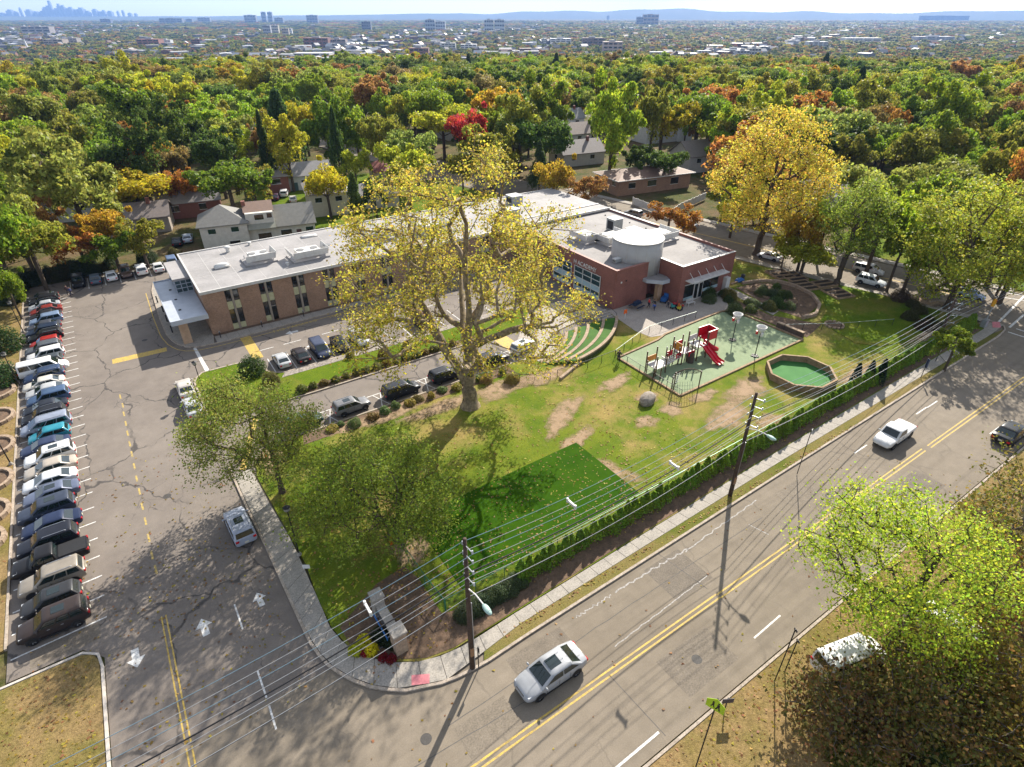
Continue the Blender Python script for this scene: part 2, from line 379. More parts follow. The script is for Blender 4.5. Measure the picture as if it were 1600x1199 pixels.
# ------------------------------------------------------------------ roads
def curbY(x): return 21.0+max(0, x-8)*.0168
road = struct('main_road', MB().sheet([(-260, 10.4), (420, 10.4), (420, 23.4), (118, 23.4), (118, 26), (98, 26), (98, 22.5), (14, 22.5), (4, 27), (-8, 27), (-9.7, 24.5), (-14, 22.4), (-260, 22.2)], 0), M_ROAD, 'sunlit grey two-way road in front of the school')
def xl(y): return 102.3-.215*(y-25)
def xr(y): return 116.5-.2*(y-25)
xst = struct('cross_street', MB().sheet([(xl(24), 24), (xr(24), 24), (xr(130), 130), (66, 300), (50, 300), (xl(130), 130)], .008), M_ROAD, 'side street meeting the main road at the traffic lights')
struct('cross_street', MB().sheet([(xl(24)+1, 9.5), (xr(24)-1, 9.5), (140, -140), (126, -140)], -.006), M_ROAD, 'side street going on beyond the crossroads')
lot = struct('parking_lot', MB().sheet([(-15.1, 38), (-10.7, 38), (-9.5, 36.5), (-9.7, 26.8), (4, 26.9), (5, 52), (62, 52), (62, 84), (6, 84), (12, 104), (12, 119), (-15.1, 119)], .004), M_LOT, 'cracked asphalt parking lot beside the school')
# ------------------------------------------------------------------ raised ground
lawn_poly = [(4.2, 50), (4.4, 44.3), (4.7, 36.9), (4.4, 32.7), (4.4, 29.8), (4.9, 27.4), (6, 25.9), (7.2, 24.7), (8.7, 23.7), (10.7, 23.3), (16, 23.4), (48, 24.1), (98, 24.5), (100.2, 27), (xl(35)-2.2, 35), (xl(60)-2.2, 60), (xl(100)-2.2, 100), (80, 104), (80, 59), (57, 59), (42, 53.2), (38, 54.2), (9, 54.2), (6, 53.6), (4.6, 52.2)]
lawn = struct('lawn', MB().prism(lawn_poly, -.05, .10), M_LAWN, 'sunny school lawn with worn patches between the drive and the hedge')
isl_poly = [(2.4, 63.6), (3.4, 62.0), (14, 61.8), (47, 62.1), (50.5, 63.3), (51, 66.5), (48, 68.3), (12, 68.35), (10.6, 69.3), (9.7, 73), (8.2, 74), (3.6, 74), (2.4, 72.6)]
struct('lawn', MB().prism(isl_poly, -.05, .11), M_LAWNG, 'narrow grass island between the two school drives')
struct('lawn', MB().prism([(-90, 41), (-15.3, 41), (-15.3, 124), (-90, 124)], -.05, .09), M_DRYLAWN, 'leaf-strewn dry grass along the left of the parked cars')
struct('lawn', MB().prism([(-60, 37.6), (-10.8, 37.5), (-10.1, 37.1), (-9.8, 36.3), (-10, 27), (-11.2, 24.2), (-14, 22.8), (-60, 22.5)], -.05, .10), M_DRYLAWN, 'dry yellow grass corner beside the lot entrance')
struct('lawn', MB().prism([(-60, 10.1), (125, 10.1), (125, -70), (-60, -70)], -.05, .09), M_DRYLAWN, 'shaded leaf-covered bank across the main road')
struct('lawn', MB().prism([(118.5, 26.5), (420, 26.5), (420, 60), (118, 60), (114.5, 48)], -.05, .09), M_LAWNG, 'green lawn on the far corner of the crossroads')
struct('lawn', MB().prism([(11, 103.5), (84, 103.5), (84, 112), (11, 112)], -.05, .09), M_LAWNG, 'strip of green grass behind the long school wing')
struct('lawn', MB().prism([(30, 113), (xl(113)-1, 113), (xl(165)-1, 165), (30, 165)], -.05, .07), M_LAWNG, 'grass of the back gardens behind the school')
# bare earth: irregular worn sheets lying on the lawn
def patch_mat():
    m, t, b = nodes_of('bare_earth'); out = t.nodes['Material Output']
    col = ramp(t, noise(t, 1.1, 6, .65), [(.3, (.33, .225, .135)), (.7, (.26, .175, .10))])
    col = mix(t, 1.0, col, ramp(t, noise(t, 9, 4), [(.3, .75), (.7, 1.2)]), 'MULTIPLY')
    t.links.new(col, b.inputs['Base Color']); b.inputs['Roughness'].default_value = .95
    a = t.nodes.new('ShaderNodeAttribute'); a.attribute_name = 'cover'
    f = math_(t, 'ADD', a.outputs['Fac'], math_(t, 'MULTIPLY', math_(t, 'SUBTRACT', noise(t, .9, 9, .8), .5), 2.4))
    f = ramp(t, f, [(.30, 0.0), (.95, .92)])
    tr = t.nodes.new('ShaderNodeBsdfTransparent'); ms = t.nodes.new('ShaderNodeMixShader'); t.links.new(f, ms.inputs[0])
    t.links.new(tr.outputs[0], ms.inputs[1]); t.links.new(b.outputs[0], ms.inputs[2]); t.links.new(ms.outputs[0], out.inputs['Surface'])
    return m
M_EARTH = patch_mat()
pz = .104
def patch(cx, cy, rx, ry, rot, strength=1.0):
    global pz
    pz += .003; n = 28; me = bpy.data.meshes.new('bare_earth'); v = [(cx, cy, pz)]; wv = [strength]; c, s = math.cos(R(rot)), math.sin(R(rot))
    for j, (q, wt) in enumerate(((.55, .75*strength), (1, 0))):
        for k in range(n):
            a = 2*math.pi*k/n; e = q*(1+.14*math.sin(3*a+cx)+.1*math.sin(5*a+cy)); X, Y = rx*e*math.cos(a), ry*e*math.sin(a)
            v.append((cx+X*c-Y*s, cy+X*s+Y*c, pz)); wv.append(wt)
    f = [(0, 1+k, 1+(k+1) % n) for k in range(n)]+[(1+k, 1+n+k, 1+n+(k+1) % n, 1+(k+1) % n) for k in range(n)]
    me.from_pydata(v, [], f); at = me.attributes.new('cover', 'FLOAT', 'POINT'); at.data.foreach_set('value', wv); me.materials.append(M_EARTH)
    ob('bare_earth', me, lawn)
for px, py, rx, ry, rot in ((945, 735, 4.6, 1.9, -60), (900, 690, 4.5, 1.4, 20), (1010, 660, 2.0, 1.4, 0), (1135, 650, 5.5, 2.2, 15), (1165, 610, 5, 2.4, 10), (1050, 640, 2.2, 1.6, 30), (1012, 624, 2.0, 1.4, 0), (640, 860, 2.6, 2.2, 90), (600, 650, 9, 1.6, 2), (690, 637, 7, 1.5, 3), (790, 607, 6.5, 2.2, 0), (850, 590, 5, 1.8, 0), (1205, 660, 3.0, 1.6, 0), (880, 650, 6, 1.8, 30), (960, 600, 4, 1.5, 10), (1100, 620, 3, 1.2, 0), (1430, 470, 6, 3, 120), (1400, 505, 5, 2, 10), (1440, 520, 7, 2, 5), (425, 720, 3, 1.6, 90), (1340, 590, 5, 2, 10)):
    c = P(px, py); patch(c[0], c[1], rx, ry, rot)
struct('lawn', MB().prism([(80.5, 30), (86, 28.5), (95, 29.5), (99, 31), (97.5, 40), (95.5, 47), (93, 53), (90.5, 52), (90, 47), (88.5, 43.5), (85, 40.5), (81, 39.2), (79.5, 36), (78.5, 32.5)], .05, .168), M_LAWNG, 'bright green shaded lawn right of the kitchen garden')
# mulch and planting beds
bedz = [.12]
def bed(poly, m=M_MULCH, name='planting_bed', label=None, dz=.0):
    bedz[0] += .002; o = struct(name, MB().prism(poly, .02, bedz[0]+dz), m, label); return o
bed([(4.9, 29.5), (5.0, 27.4), (6.2, 25.9), (7.3, 24.8), (9, 23.8), (11, 23.4), (13, 23.5), (12.6, 26), (11.6, 26.4), (11.6, 30.3), (11.2, 32), (8.6, 31.6)], M_MULCH, 'planting_bed', 'mulched bed around the entrance sign')
bed([(12.4, 23.35), (16, 23.5), (48, 24.2), (97, 24.75), (97, 26.3), (48, 26.4), (12.4, 26.1)], M_MULCH, 'planting_bed', 'strip of dark mulch under the long hedge')
bed([(9.5, 52.4), (36, 52.3), (36, 54.1), (10, 54.1)], M_MULCH, 'planting_bed', 'mulch bed beside the cars on the lower drive')
bed([(12, 62.0), (37, 62.15), (37, 63.5), (12, 63.4)], M_MULCH, 'planting_bed', 'mulch strip under the row of clipped shrubs')
bed([(11.5, 67.2), (49, 67.3), (48.5, 68.25), (12.2, 68.3)], M_GRAVEL, 'gravel', 'strip of pale gravel behind the parking bay', .005)
bed([(6.9, 83.55), (57.5, 83.75), (57.5, 84.3), (6.9, 84.3)], M_MULCH, 'planting_bed', 'dark bed along the foot of the long brick wall')
bed([(73.9, 48.8), (77, 53.7), (76.6, 44.4), (80, 38.4), (74.6, 37.2)], M_MULCH, 'planting_bed', 'dark garden bed beside the playground')
bed([(78.9, 45.5), (80.9, 54), (85.5, 53.5), (89, 50.5), (88.5, 45.5), (85.5, 42.4), (79.6, 41)], M_MULCH, 'planting_bed', 'oval kitchen garden behind the playground')
# ------------------------------------------------------------------ walks, kerbs
def slabs(name, inner, outer, n, z0, z1, label, m=M_CONC, gap=.018, skip=()):
    """a walk of separate concrete slabs over a dark joint bed"""
    base = struct(name, MB().prism(inner+outer[::-1], -.04, z0), M_JOINT, label)
    A = resample(inner, n); B = resample(outer, n)
    for i in range(n):
        def lerp(p, q, t): return (p[0]+(q[0]-p[0])*t, p[1]+(q[1]-p[1])*t)
        L = max(.2, math.hypot(A[i+1][0]-A[i][0], A[i+1][1]-A[i][1])); g = gap/L
        q = [lerp(A[i], A[i+1], g), lerp(A[i], A[i+1], 1-g), lerp(B[i], B[i+1], 1-g), lerp(B[i], B[i+1], g)]
        dz = random.uniform(0, .008); MB().prism(q, z0-.02, z1+dz).build('slab', m if i not in skip else M('pink_ramp', (.62, .22, .24), None, 4, .9), base)
    return base
w_in = [(4.0, 51.5), (4.1, 47), (4.5, 40), (4.4, 32.7), (4.3, 29.8), (4.8, 27.4), (5.9, 25.8), (7.1, 24.65), (8.7, 23.65), (10.7, 23.15), (13, 23.15), (16, 23.3)]
w_out = [(2.45, 51.5), (2.5, 47), (2.65, 40), (2.75, 32.5), (2.85, 29.1), (3.35, 27.0), (4.15, 25.4), (5.1, 24.1), (6.6, 22.75), (9.4, 21.6), (12.2, 21.9), (16, 22.35)]
slabs('sidewalk', w_in, w_out, 24, .10, .13, 'curving concrete walk from the lot round to the main road', skip=())
MB().sheet([P(643, 1055, .15), P(671, 1053, .15), P(671, 1068, .15), P(643, 1071, .15)], .146).build('ramp_pad', M('pink_ramp', (.62, .22, .24), None, 4, .9), bpy.data.objects['sidewalk'])
slabs('sidewalk', [(16, 23.3), (48, 24.05), (98.2, 24.6), (100.5, 25.6)], [(16, 22.35), (48, 22.95), (97.5, 23.3), (101.6, 23.6)], 56, .10, .13, 'straight concrete sidewalk between the hedge and the main road')
MB().sheet([P(1550, 503, .15), P(1562, 503, .15), P(1564, 512, .15), P(1551, 512, .15)], .146).build('ramp_pad', M('pink_ramp', (.62, .22, .24), None, 4, .9), bpy.data.objects['sidewalk.001'])
slabs('sidewalk', [(100.2, 26), (xl(40)-2.0, 40), (xl(70)-2, 70), (xl(110)-2, 110)], [(101.5, 26), (xl(40)-.7, 40), (xl(70)-.7, 70), (xl(110)-.7, 110)], 50, .10, .13, 'sidewalk along the near edge of the side street')
slabs('sidewalk', [(120.5, 26.3), (200, 26.3)], [(120.5, 24.4), (200, 24.4)], 40, .095, .12, 'sidewalk below the far corner lawn')
slabs('sidewalk', [(xr(28)+2.2, 28), (xr(60)+2.2, 60), (xr(120)+2.2, 120)], [(xr(28)+.6, 28), (xr(60)+.6, 60), (xr(120)+.6, 120)], 50, .095, .12, 'sidewalk along the far edge of the side street')
struct('verge', MB().prism([(12.6, 22.0), (16, 22.33), (48, 22.93), (97, 23.28), (100, 22.95), (97, 22.6), (48, 22.0), (16, 21.45), (12.2, 21.35)], -.04, .11), M_VERGE, 'thin grass verge between the sidewalk and the kerb')
def kerb(path, label, wd=.2, z1=.14, closed=False, m=M_KERB):
    L = plen(path); return struct('kerb', sweep(MB(), resample(path, max(8, int(L/1.2))), wd, -.05, z1, 0, closed), m, label)
kerb([(2.3, 53.5), (2.35, 47), (2.55, 40), (2.65, 32.5), (2.72, 29.1), (3.2, 27.0), (4.0, 25.35), (5.0, 24.0), (6.5, 22.6), (9.4, 21.45), (12, 21.2), (16, 21.35), (48, 21.88), (97, 22.5), (100, 22.8), (101.8, 23.7), (xl(28)-.3, 27), (xl(40)-.4, 40), (xl(110)-.4, 110)], 'stone kerb from the lot entrance along the main road')
kerb([(-60, 37.75), (-10.7, 37.65), (-9.9, 37.2), (-9.65, 36.3), (-9.85, 27), (-11, 24), (-14, 22.6), (-60, 22.3)], 'pale kerb round the dry grass corner', .17, m=M('pale_kerb', (.52, .47, .42), (.42, .38, .33), 3, .9))
kerb([(-60, 10.2), (125, 10.2)], 'kerb along the far side of the main road', .18)
kerb([(-15.2, 41), (-15.2, 119)], 'kerb at the noses of the long row of cars', .16)
kerb(isl_poly+isl_poly[:1], 'kerb round the grass island between the drives', .2, .15)
kerb([(9, 54.3), (37.5, 54.3), (41, 53.6)], 'kerb beside the cars on the lower drive', .22, .15)
kerb([(9, 54.3), (6.2, 53.8), (4.4, 52.6), (3.9, 51.6)], 'kerb where the lower drive leaves the lot', .2, .15)
kerb([(xr(26)+.3, 26.6), (xr(60)+.3, 60), (xr(120)+.3, 120)], 'kerb along the far edge of the side street', .2)
kerb([(119.5, 24.2), (200, 24.2)], 'kerb below the far corner lawn', .2)
bwalk_in = [(6.9, 109), (6.9, 84.1), (57.6, 84.1)]
bw_out = [(2.6, 110), (1.9, 106), (1.5, 94), (1.55, 88), (2.0, 85.1), (2.8, 82.9), (3.9, 81.8), (6.5, 81.35), (12, 81.4), (30, 82.4), (57.6, 83.0)]
slabs('sidewalk', [(6.9, 83.5), (57.6, 83.75)], [(6.9, 81.45), (57.6, 83.0)], 34, .10, .13, 'concrete walk along the front of the long brick wing')
slabs('sidewalk', [(6.9, 110), (6.9, 100), (6.9, 90), (6.9, 84.2), (6.9, 83.6)], bw_out[:8], 16, .10, .128, 'concrete apron under the blue entrance canopy')
kerb(bw_out, 'kerb round the school entrance apron', .18, .14)
# patio
patio_poly = [(57.6, 59.2), (57.0, 56), (56.4, 52), (56.8, 49.4), (58.3, 48.9), (66.8, 49.3), (70.4, 49.7), (73.6, 49.3), (77.0, 53.6), (79.2, 56.5), (79.2, 59.2)]
slab_p = struct('patio', MB().prism(patio_poly, -.04, .125), M_CONC2, 'pale concrete play patio in front of the brick block')
struct('path', MB().prism([(78.8, 56.5), (80.4, 56.2), (78.8, 44.6), (76.9, 44.2)], -.04, .165), M_CONC2, 'garden path from the patio between the beds')
struct('path', MB().prism([(46, 58), (57.5, 60), (57.5, 66), (48, 66), (41, 59), (38, 54.6), (40.5, 52.2), (43, 52)], -.04, .128), M_CONC2, 'curving concrete walk at the foot of the seating terraces')
# artificial turf
turf = struct('turf', MB().prism([(14.0, 27.4), (33.1, 27.6), (33.1, 36.8), (14.1, 36.5)], .05, .135), M_TURF, 'dark green rectangle of artificial turf on the lawn')
# ------------------------------------------------------------------ painted markings
def strip(parent, a, b, wd, z, m, name='painted_line'):
    dx, dy = b[0]-a[0], b[1]-a[1]; L = math.hypot(dx, dy) or 1; nx, ny = -dy/L*wd/2, dx/L*wd/2
    MB().sheet([(a[0]+nx, a[1]+ny), (b[0]+nx, b[1]+ny), (b[0]-nx, b[1]-ny), (a[0]-nx, a[1]-ny)], z).build(name, m, parent)
LZ, RZ = .009, .0045
stall_px = [(157, 968), (155, 933), (155, 901), (152, 870), (149, 842), (148, 816), (145, 793), (144, 769), (142, 748), (141, 729), (139, 711), (138, 694), (136, 678), (135, 662), (134, 648), (133, 634), (132, 621), (130, 609)]
STALL_Y = [P(*p)[1] for p in stall_px]
while STALL_Y[-1] < 112: STALL_Y.append(STALL_Y[-1]+2.06)
for y in STALL_Y: strip(lot, (-14.9, y-.3), (-9.1, y), .12, LZ, M_WHT, 'stall_line')
for x in (-8.9, -6.4, -4.0, -1.8, .4, 2.8, 5.3): strip(lot, (x, 113.4), (x, 118.6), .12, LZ, M_WHT, 'stall_line')
for cx, cy in ((752, 80), (768, 135), (775, 188), (787, 248), (798, 308), (812, 375), (825, 440), (840, 515), (855, 592), (872, 672), (890, 765), (910, 858), (930, 962), (950, 1070), (975, 1160)):
    p = P(cx/4, 600+cy/4); strip(lot, (p[0], p[1]-.55), (p[0]-.02, p[1]+.55), .16, LZ, M_YELW, 'centre_dash')
for x in (-5.75, -5.45): strip(lot, (x, 37.9), (x-.1, 27), .1, LZ, M_YEL, 'centre_line')
for x in (-5.85, -5.55): strip(road, (x, 26.7), (x-.05, 22.6), .1, RZ+.006, M_YEL, 'centre_line')
strip(lot, (-1, 36), (-1, 33.4), .12, LZ, M_WHT, 'lane_line'); strip(lot, (-.95, 29.5), (-.95, 27.2), .12, LZ, M_WHT, 'lane_line'); strip(road, (-.95, 26.6), (-1, 24.8), .12, RZ, M_WHT, 'lane_line')
def arrow(parent, x, y, rz, L, z, m=M_WHT):
    pts = [(-L/2, -.14*L), (.02*L, -.14*L), (.02*L, -.34*L), (L/2, 0), (.02*L, .34*L), (.02*L, .14*L), (-L/2, .14*L)]
    c, s = math.cos(rz), math.sin(rz); MB().sheet([(x+a*c-b*s, y+a*s+b*c) for a, b in pts], z).build('arrow_marking', m, parent)
arrow(lot, -3.3, 35.2, R(92), 1.7, LZ); arrow(lot, -7.7, 35.2, R(-90), 1.7, LZ); arrow(lot, .7, 35.4, R(92), 1.5, LZ)
MB().sheet([P(175, 562), P(260, 543), P(261, 549), P(176, 569)], LZ).build('crosswalk_band', M_YEL, lot)
MB().sheet([P(375, 529), P(391, 525), P(412, 558), P(396, 563)], LZ).build('crosswalk_band', M_YEL, lot)
MB().sheet([(38.5, 62.0), (40.6, 62.0), (40.6, 54.6), (38.5, 54.6)], LZ).build('crosswalk_band', M_YEL, lot)
MB().sheet([P(395, 655), P(404, 652), P(384, 735), P(374, 735)], LZ).build('crosswalk_band', M_YEL, lot)
yl = resample([(1.0, 106), (.75, 95), (.8, 88), (1.3, 84.4), (2.4, 81.8), (4, 80.8), (6.5, 80.5), (12, 80.55), (30, 81.5), (57, 82.2)], 60)
sweep(MB(), yl, .12, .004, LZ).build('kerb_line', M_YEL, lot)
MB().sheet([P(302, 545), P(306, 543), P(327, 578), P(321, 581)], LZ).build('stop_line', M_WHT, lot)
for x in (10.5, 14.2, 19.5, 25, 30.5, 36, 41.5): strip(lot, (x, 76.0), (x+2.4, 76.05), .12, LZ, M_WHT, 'lane_line')
arrow(lot, 17.5, 76.9-3.4, R(180), 2.0, LZ); arrow(lot, 16.2, 79.0, R(180), 1.8, LZ)
for x in (11.3, 13.8, 16.3, 18.9, 21.6, 24.3, 27, 29.7, 32.4, 35.1, 37.8, 40.5, 43.2): strip(lot, (x, 68.6), (x+.05, 73.2), .11, LZ, M_WHT, 'stall_line')
for x in (14, 19.4, 25.2, 31, 36.5): strip(lot, (x-1.6, 57.3), (x+2, 57.35), .12, LZ, M_WHT, 'lane_line')
for x in (13.1, 19.2, 25.1, 31.3, 37.5):
    strip(lot, (x, 54.6), (x+.9, 57.2), .1, LZ, M_WHT, 'stall_line'); strip(lot, (x+.9, 54.6), (x, 57.2), .1, LZ+.003, M_WHT, 'stall_line')
def text(parent, s, x, y, z, size, rz, m, name='lettering', tilt=None):
    cu = bpy.data.curves.new(name, 'FONT'); cu.body = s; cu.size = size; cu.align_x = 'CENTER'; cu.extrude = .0015 if tilt is None else .04
    tmp = bpy.data.objects.new('tmp_text', cu); me = bpy.data.meshes.new_from_object(tmp); bpy.data.objects.remove(tmp); me.materials.clear(); me.materials.append(m)
    o = ob(name, me, parent, (x, y, z)); o.rotation_euler = (0, 0, rz) if tilt is None else tilt; return o
text(lot, 'NO PARKING', 17.3, 80.95-.55, .0125, 1.05, R(2), M_YELW); text(lot, 'FIRE LANE', 24.6, 81.0-.55, .0125, 1.05, R(2), M_YELW)
# main road
for y in (15.62, 15.98):
    for a, b in ((-60, 30), (30, 62), (63, 99.5)): strip(road, (a, y), (b, y+.06), .13, RZ, M_YEL, 'centre_line')
for a, b in ((1400, 665), (1345, 702), (1440, 642), (1457, 632)):
    p = P(a, b); strip(road, (p[0]-1.2, p[1]), (p[0]+1.2, p[1]+.03), .13, RZ, M_WHT, 'lane_dash')
strip(road, (13.4, 11.15), (18.7, 11.2), .15, RZ, M_WHT, 'lane_dash'); strip(road, (29.2, 12.0), (32.4, 12.1), .12, RZ, M_WHT, 'lane_dash')
p = P(1555, 672); strip(road, (p[0]-1.3, p[1]), (p[0]+1, p[1]), .13, RZ, M_WHT, 'lane_dash')
def squiggle(a, b, wd, amp, m):
    n = 26; pts = []
    for k in range(n+1):
        t = k/n; pts.append((a[0]+(b[0]-a[0])*t, a[1]+(b[1]-a[1])*t+amp*math.sin(k*2.1)+random.uniform(-amp, amp)))
    sweep(MB(), pts, wd, .001, RZ).build('crack_seal', m, road)
M_SEAL = M('pale_crack_seal', (.36, .34, .32), (.22, .205, .19), 6, .8, lo=.45, hi=.55); M_TAR = M('tar_seal', (.085, .08, .076), (.12, .11, .10), 2, .9)
squiggle(P(1182, 782), P(1070, 862), .10, .05, M_SEAL); squiggle(P(1075, 858), P(960, 925), .12, .08, M_SEAL); squiggle(P(955, 930), P(900, 965), .09, .07, M_SEAL); squiggle(P(1105, 900), P(960, 1010), .08, .03, M_SEAL); squiggle(P(1170, 820), P(1200, 835), .08, .03, M_SEAL)
squiggle(P(1000, 800+45), P(1105, 920), .05, .01, M_TAR); squiggle(P(952, 1055), P(1040, 1150), .05, .01, M_TAR); squiggle((8, 18.9), (40, 19.2), .05, .03, M_TAR); squiggle((-20, 19.5), (14, 17.4), .05, .02, M_TAR)
def repair(parent, x0, y0, x1, y1, z, k):
    MB().sheet([(x0, y0), (x1, y0+random.uniform(-.05, .05)), (x1, y1), (x0, y1+random.uniform(-.05, .05))], z).build('repair_patch', M('asphalt_patch_%d' % k, [(.178, .15, .118), (.19, .16, .124), (.165, .14, .112)][k], None, 1.2, .9, fine=9), parent)
for i, a in enumerate(((13.5, 18.6, 18.2, 20.6), (43.5, 18.2, 47.5, 20.4), (27, 17.2, 31, 20.9), (22, 11.6, 27, 14.6), (8.2, 16.4, 12.0, 18.6), (52, 12, 58, 14.8))): repair(road, *a, .0025, i % 3)
for i, a in enumerate(((-13.8, 38.3, -9.6, 40.0), (2.9, 55.2, 7.5, 59.5))): repair(lot, *a, .0065, i % 3)
for x, y, pr, z in ((24.5, 13.2, road, .006), (6.5, 19.0, road, .006), (-3.4, 52, lot, .0105), (-1.2, 88, lot, .0105), (47.5, 17.4, road, .006)):
    MB().cyl(x, y, z-.004, z, .36, 20).build('manhole_cover', M('iron_cover', (.07, .065, .06), None, 5, .7, fine=12), pr)
# crossroads markings
for a, b in (((1558, 506), (1600, 463)), ((1577, 512), (1600, 492))): strip(road, P(*a), P(*b), .3, RZ+.012, M_WHT, 'crosswalk_line')
for a, b in (((1575, 519), (1600, 527)), ((1588, 514), (1600, 518))): strip(road, P(*a), P(*b), .25, RZ+.012, M_WHT, 'crosswalk_line')
for a, b in (((1555, 463), (1600, 470)), ((1553, 455), (1600, 462))): strip(xst, P(*a), P(*b), .25, .016, M_WHT, 'crosswalk_line')
sweep(MB(), [(xl(y)+7, y) for y in range(32, 125, 6)], .3, .009, .0125).build('centre_line', M_YEL, xst)
# ------------------------------------------------------------------ the school: long two-storey wing
def roof_unit(x, y, z, L, W, rz, label, screens=(1, 1, 1, 0), fans=2, box=True, h=1.0):
    t = thing('roof_unit', label, 'roof unit', (x, y, z), rz, 'air handling units on the school roof')
    MB().box(-L/2-.2, -W/2-.2, 0, L/2+.2, W/2+.2, .22).build('roof_curb', M_ROOFW, t)
    lg = MB()
    for a in (-1, 1):
        for b in (-1, 1): MB().box(a*L*.42-.05, b*W*.42-.05, .2, a*L*.42+.05, b*W*.42+.05, .75).build('leg', M_STEEL, t)
    for k, (on, p) in enumerate(zip(screens, (((-L/2, -W/2), (L/2, -W/2)), ((-L/2, W/2), (-L/2, -W/2)), ((L/2, -W/2), (L/2, W/2)), ((L/2, W/2), (-L/2, W/2))))):
        if not on: continue
        (ax, ay), (bx, by) = p; dx, dy = bx-ax, by-ay; l = math.hypot(dx, dy); nx, ny = dy/l, -dx/l; s = .25
        v = [(ax, ay, .55), (bx, by, .55), (bx+nx*s, by+ny*s, .55+h), (ax+nx*s, ay+ny*s, .55+h)]
        v += [(q[0]-nx*.07, q[1]-ny*.07, q[2]) for q in v]
        MB().add(v, [(0, 1, 2, 3), (7, 6, 5, 4), (0, 4, 5, 1), (3, 2, 6, 7), (0, 3, 7, 4), (1, 5, 6, 2)]).build('screen_panel', M_METALW, t)
    if box:
        b = MB().box(-L*.33, -W*.3, .42, L*.33, W*.3, 1.25).build('air_handler', M_METALW, t)
        for k in range(fans): MB().cyl(-L*.2+k*.4*L, 0, 1.25, 1.31, W*.16, 14).build('fan', M('fan_grille', (.2, .2, .2), None, 4, .6), b)
    return t
def small_vent(x, y, z, r, h, label, long=0):
    t = thing('roof_vent', label, 'roof vent', (x, y, z), 0, 'small vents on the school roof')
    if long: MB().box(-long/2, -r, 0, long/2, r, h*.5).ell((0, 0, h*.5), (long/2, r, h*.5), 12, 6).build('dome', M_METALW, t, True)
    else:
        MB().cyl(0, 0, 0, h*.7, r*.6, 12).build('pipe', M_METALW, t); MB().ell((0, 0, h*.8), (r, r, h*.25), 12, 6).build('cowl', M_METALW, t, True)
    return t
school = thing('school_building', 'long two-storey tan brick school wing with pale flat roof', 'school', (6.9, 84.2, 0))
def W_(mb, name, m, parent=school, **k):
    mb.v = [(a-6.9, b-84.2, c) for a, b, c in mb.v]; return mb.build(name, m, parent, **k)
WT = 6.5
BX = [10.6+4.56*k for k in range(10)]
wall = MB().box(6.95, 84.42, 0, 80, 102, 6.15)
edges = [6.9]+[e for b in BX for e in (b-.88, b+.88)]+[58.5]
for a, b in zip(edges[0::2], edges[1::2]): wall.box(a, 84.2, 0, b, 84.42, 6.15)
W_(wall, 'wall', M_BRICK)
W_(MB().box(6.75, 84.05, 6.16, 80.1, 102.1, 6.36), 'roof', M_ROOFW)
for k in range(23): W_(MB().box(9.5+3.05*k, 84.3, 6.361, 9.54+3.05*k, 101.9, 6.366), 'roof_seam', M_COPING)
for y in (90.2, 96.1): W_(MB().box(7, y, 6.361, 80, y+.04, 6.3645), 'roof_seam', M_COPING)
fr = MB(); fr.box(6.7, 84.0, 6.1, 80.15, 84.22, 6.5); fr.box(6.7, 101.95, 6.1, 80.15, 102.2, 6.52); fr.box(6.7, 84.23, 6.1, 6.92, 101.94, 6.5)
W_(fr, 'roof_edge', M_COPING)
for k, b in enumerate(BX):
    W_(MB().box(b-.13, 84.1, .05, b+.13, 84.45, 6.09), 'mullion', M_MULLION)
    for s in (-1, 1):
        x0, x1 = (b-.87, b-.15) if s < 0 else (b+.15, b+.87)
        door = (k == 1 and s > 0)
        for z0, z1, kind in ((5.93, 6.08, 's'), (4.28, 5.92, 'w'), (3.12, 4.27, 's'), (.98, 3.11, 'w'), (.12, .97, 's')):
            if door and z0 < 3: continue
            if kind == 's': W_(MB().box(x0, 84.33, z0, x1, 84.43, z1), 'spandrel_panel', M_SPAND)
            else:
                wd = W_(MB().box(x0, 84.37, z0, x1, 84.43, z1), 'window', M_GLASS)
                q = MB().box(x0, 84.345, z0+(z1-z0)*.45, x1, 84.368, z0+(z1-z0)*.45+.05); W_(q, 'window_bar', M_TRIM, wd)
                for e in (x0, x1-.045): W_(MB().box(e, 84.35, z0, e+.045, 84.372, z1), 'frame', M_TRIM, wd)
        if door:
            d = W_(MB().box(x0, 84.36, .12, x1, 84.43, 3.1), 'door', M_GLASS); W_(MB().box(x0, 84.34, 2.2, x1, 84.358, 2.3), 'door_bar', M_MULLION, d)
# blue entrance canopy and glass lobby
can = thing('entrance_canopy', 'blue-grey metal entrance canopy on a tan column at the wing end', 'canopy', (2.4, 82.4, 0))
def C_(mb, name, m, parent=can, **k):
    mb.v = [(a-2.4, b-82.4, c) for a, b, c in mb.v]; return mb.build(name, m, parent, **k)
C_(MB().box(2.4, 82.4, 3.5, 6.85, 99.0, 3.86), 'roof_slab', M_CANOPY)
f = MB(); f.box(2.3, 82.3, 3.4, 6.85, 82.42, 4.05); f.box(2.28, 82.43, 3.4, 2.4, 99.0, 4.05); f.box(2.4, 98.9, 3.4, 6.85, 99.02, 4.0)
C_(f, 'fascia', M_CANOPY)
C_(MB().box(3.1, 83.3, .12, 4.2, 83.95, 3.5), 'column', M('tan_column', (.46, .31, .20), None, 2, .85))
C_(MB().box(3.1, 96.5, .12, 4.0, 97.1, 3.5), 'column', M('tan_column', (.46, .31, .20), None, 2, .85))
for x, y in ((4.0, 86.2), (4.1, 90.3), (4.0, 94.5)): C_(MB().box(x-.17, y-.12, 3.86, x+.17, y+.12, 3.95), 'roof_drain', M_TRIM)
lob = thing('glass_lobby', 'teal glass lobby box rising through the entrance canopy', 'lobby', (4.6, 92.4, 3.87))
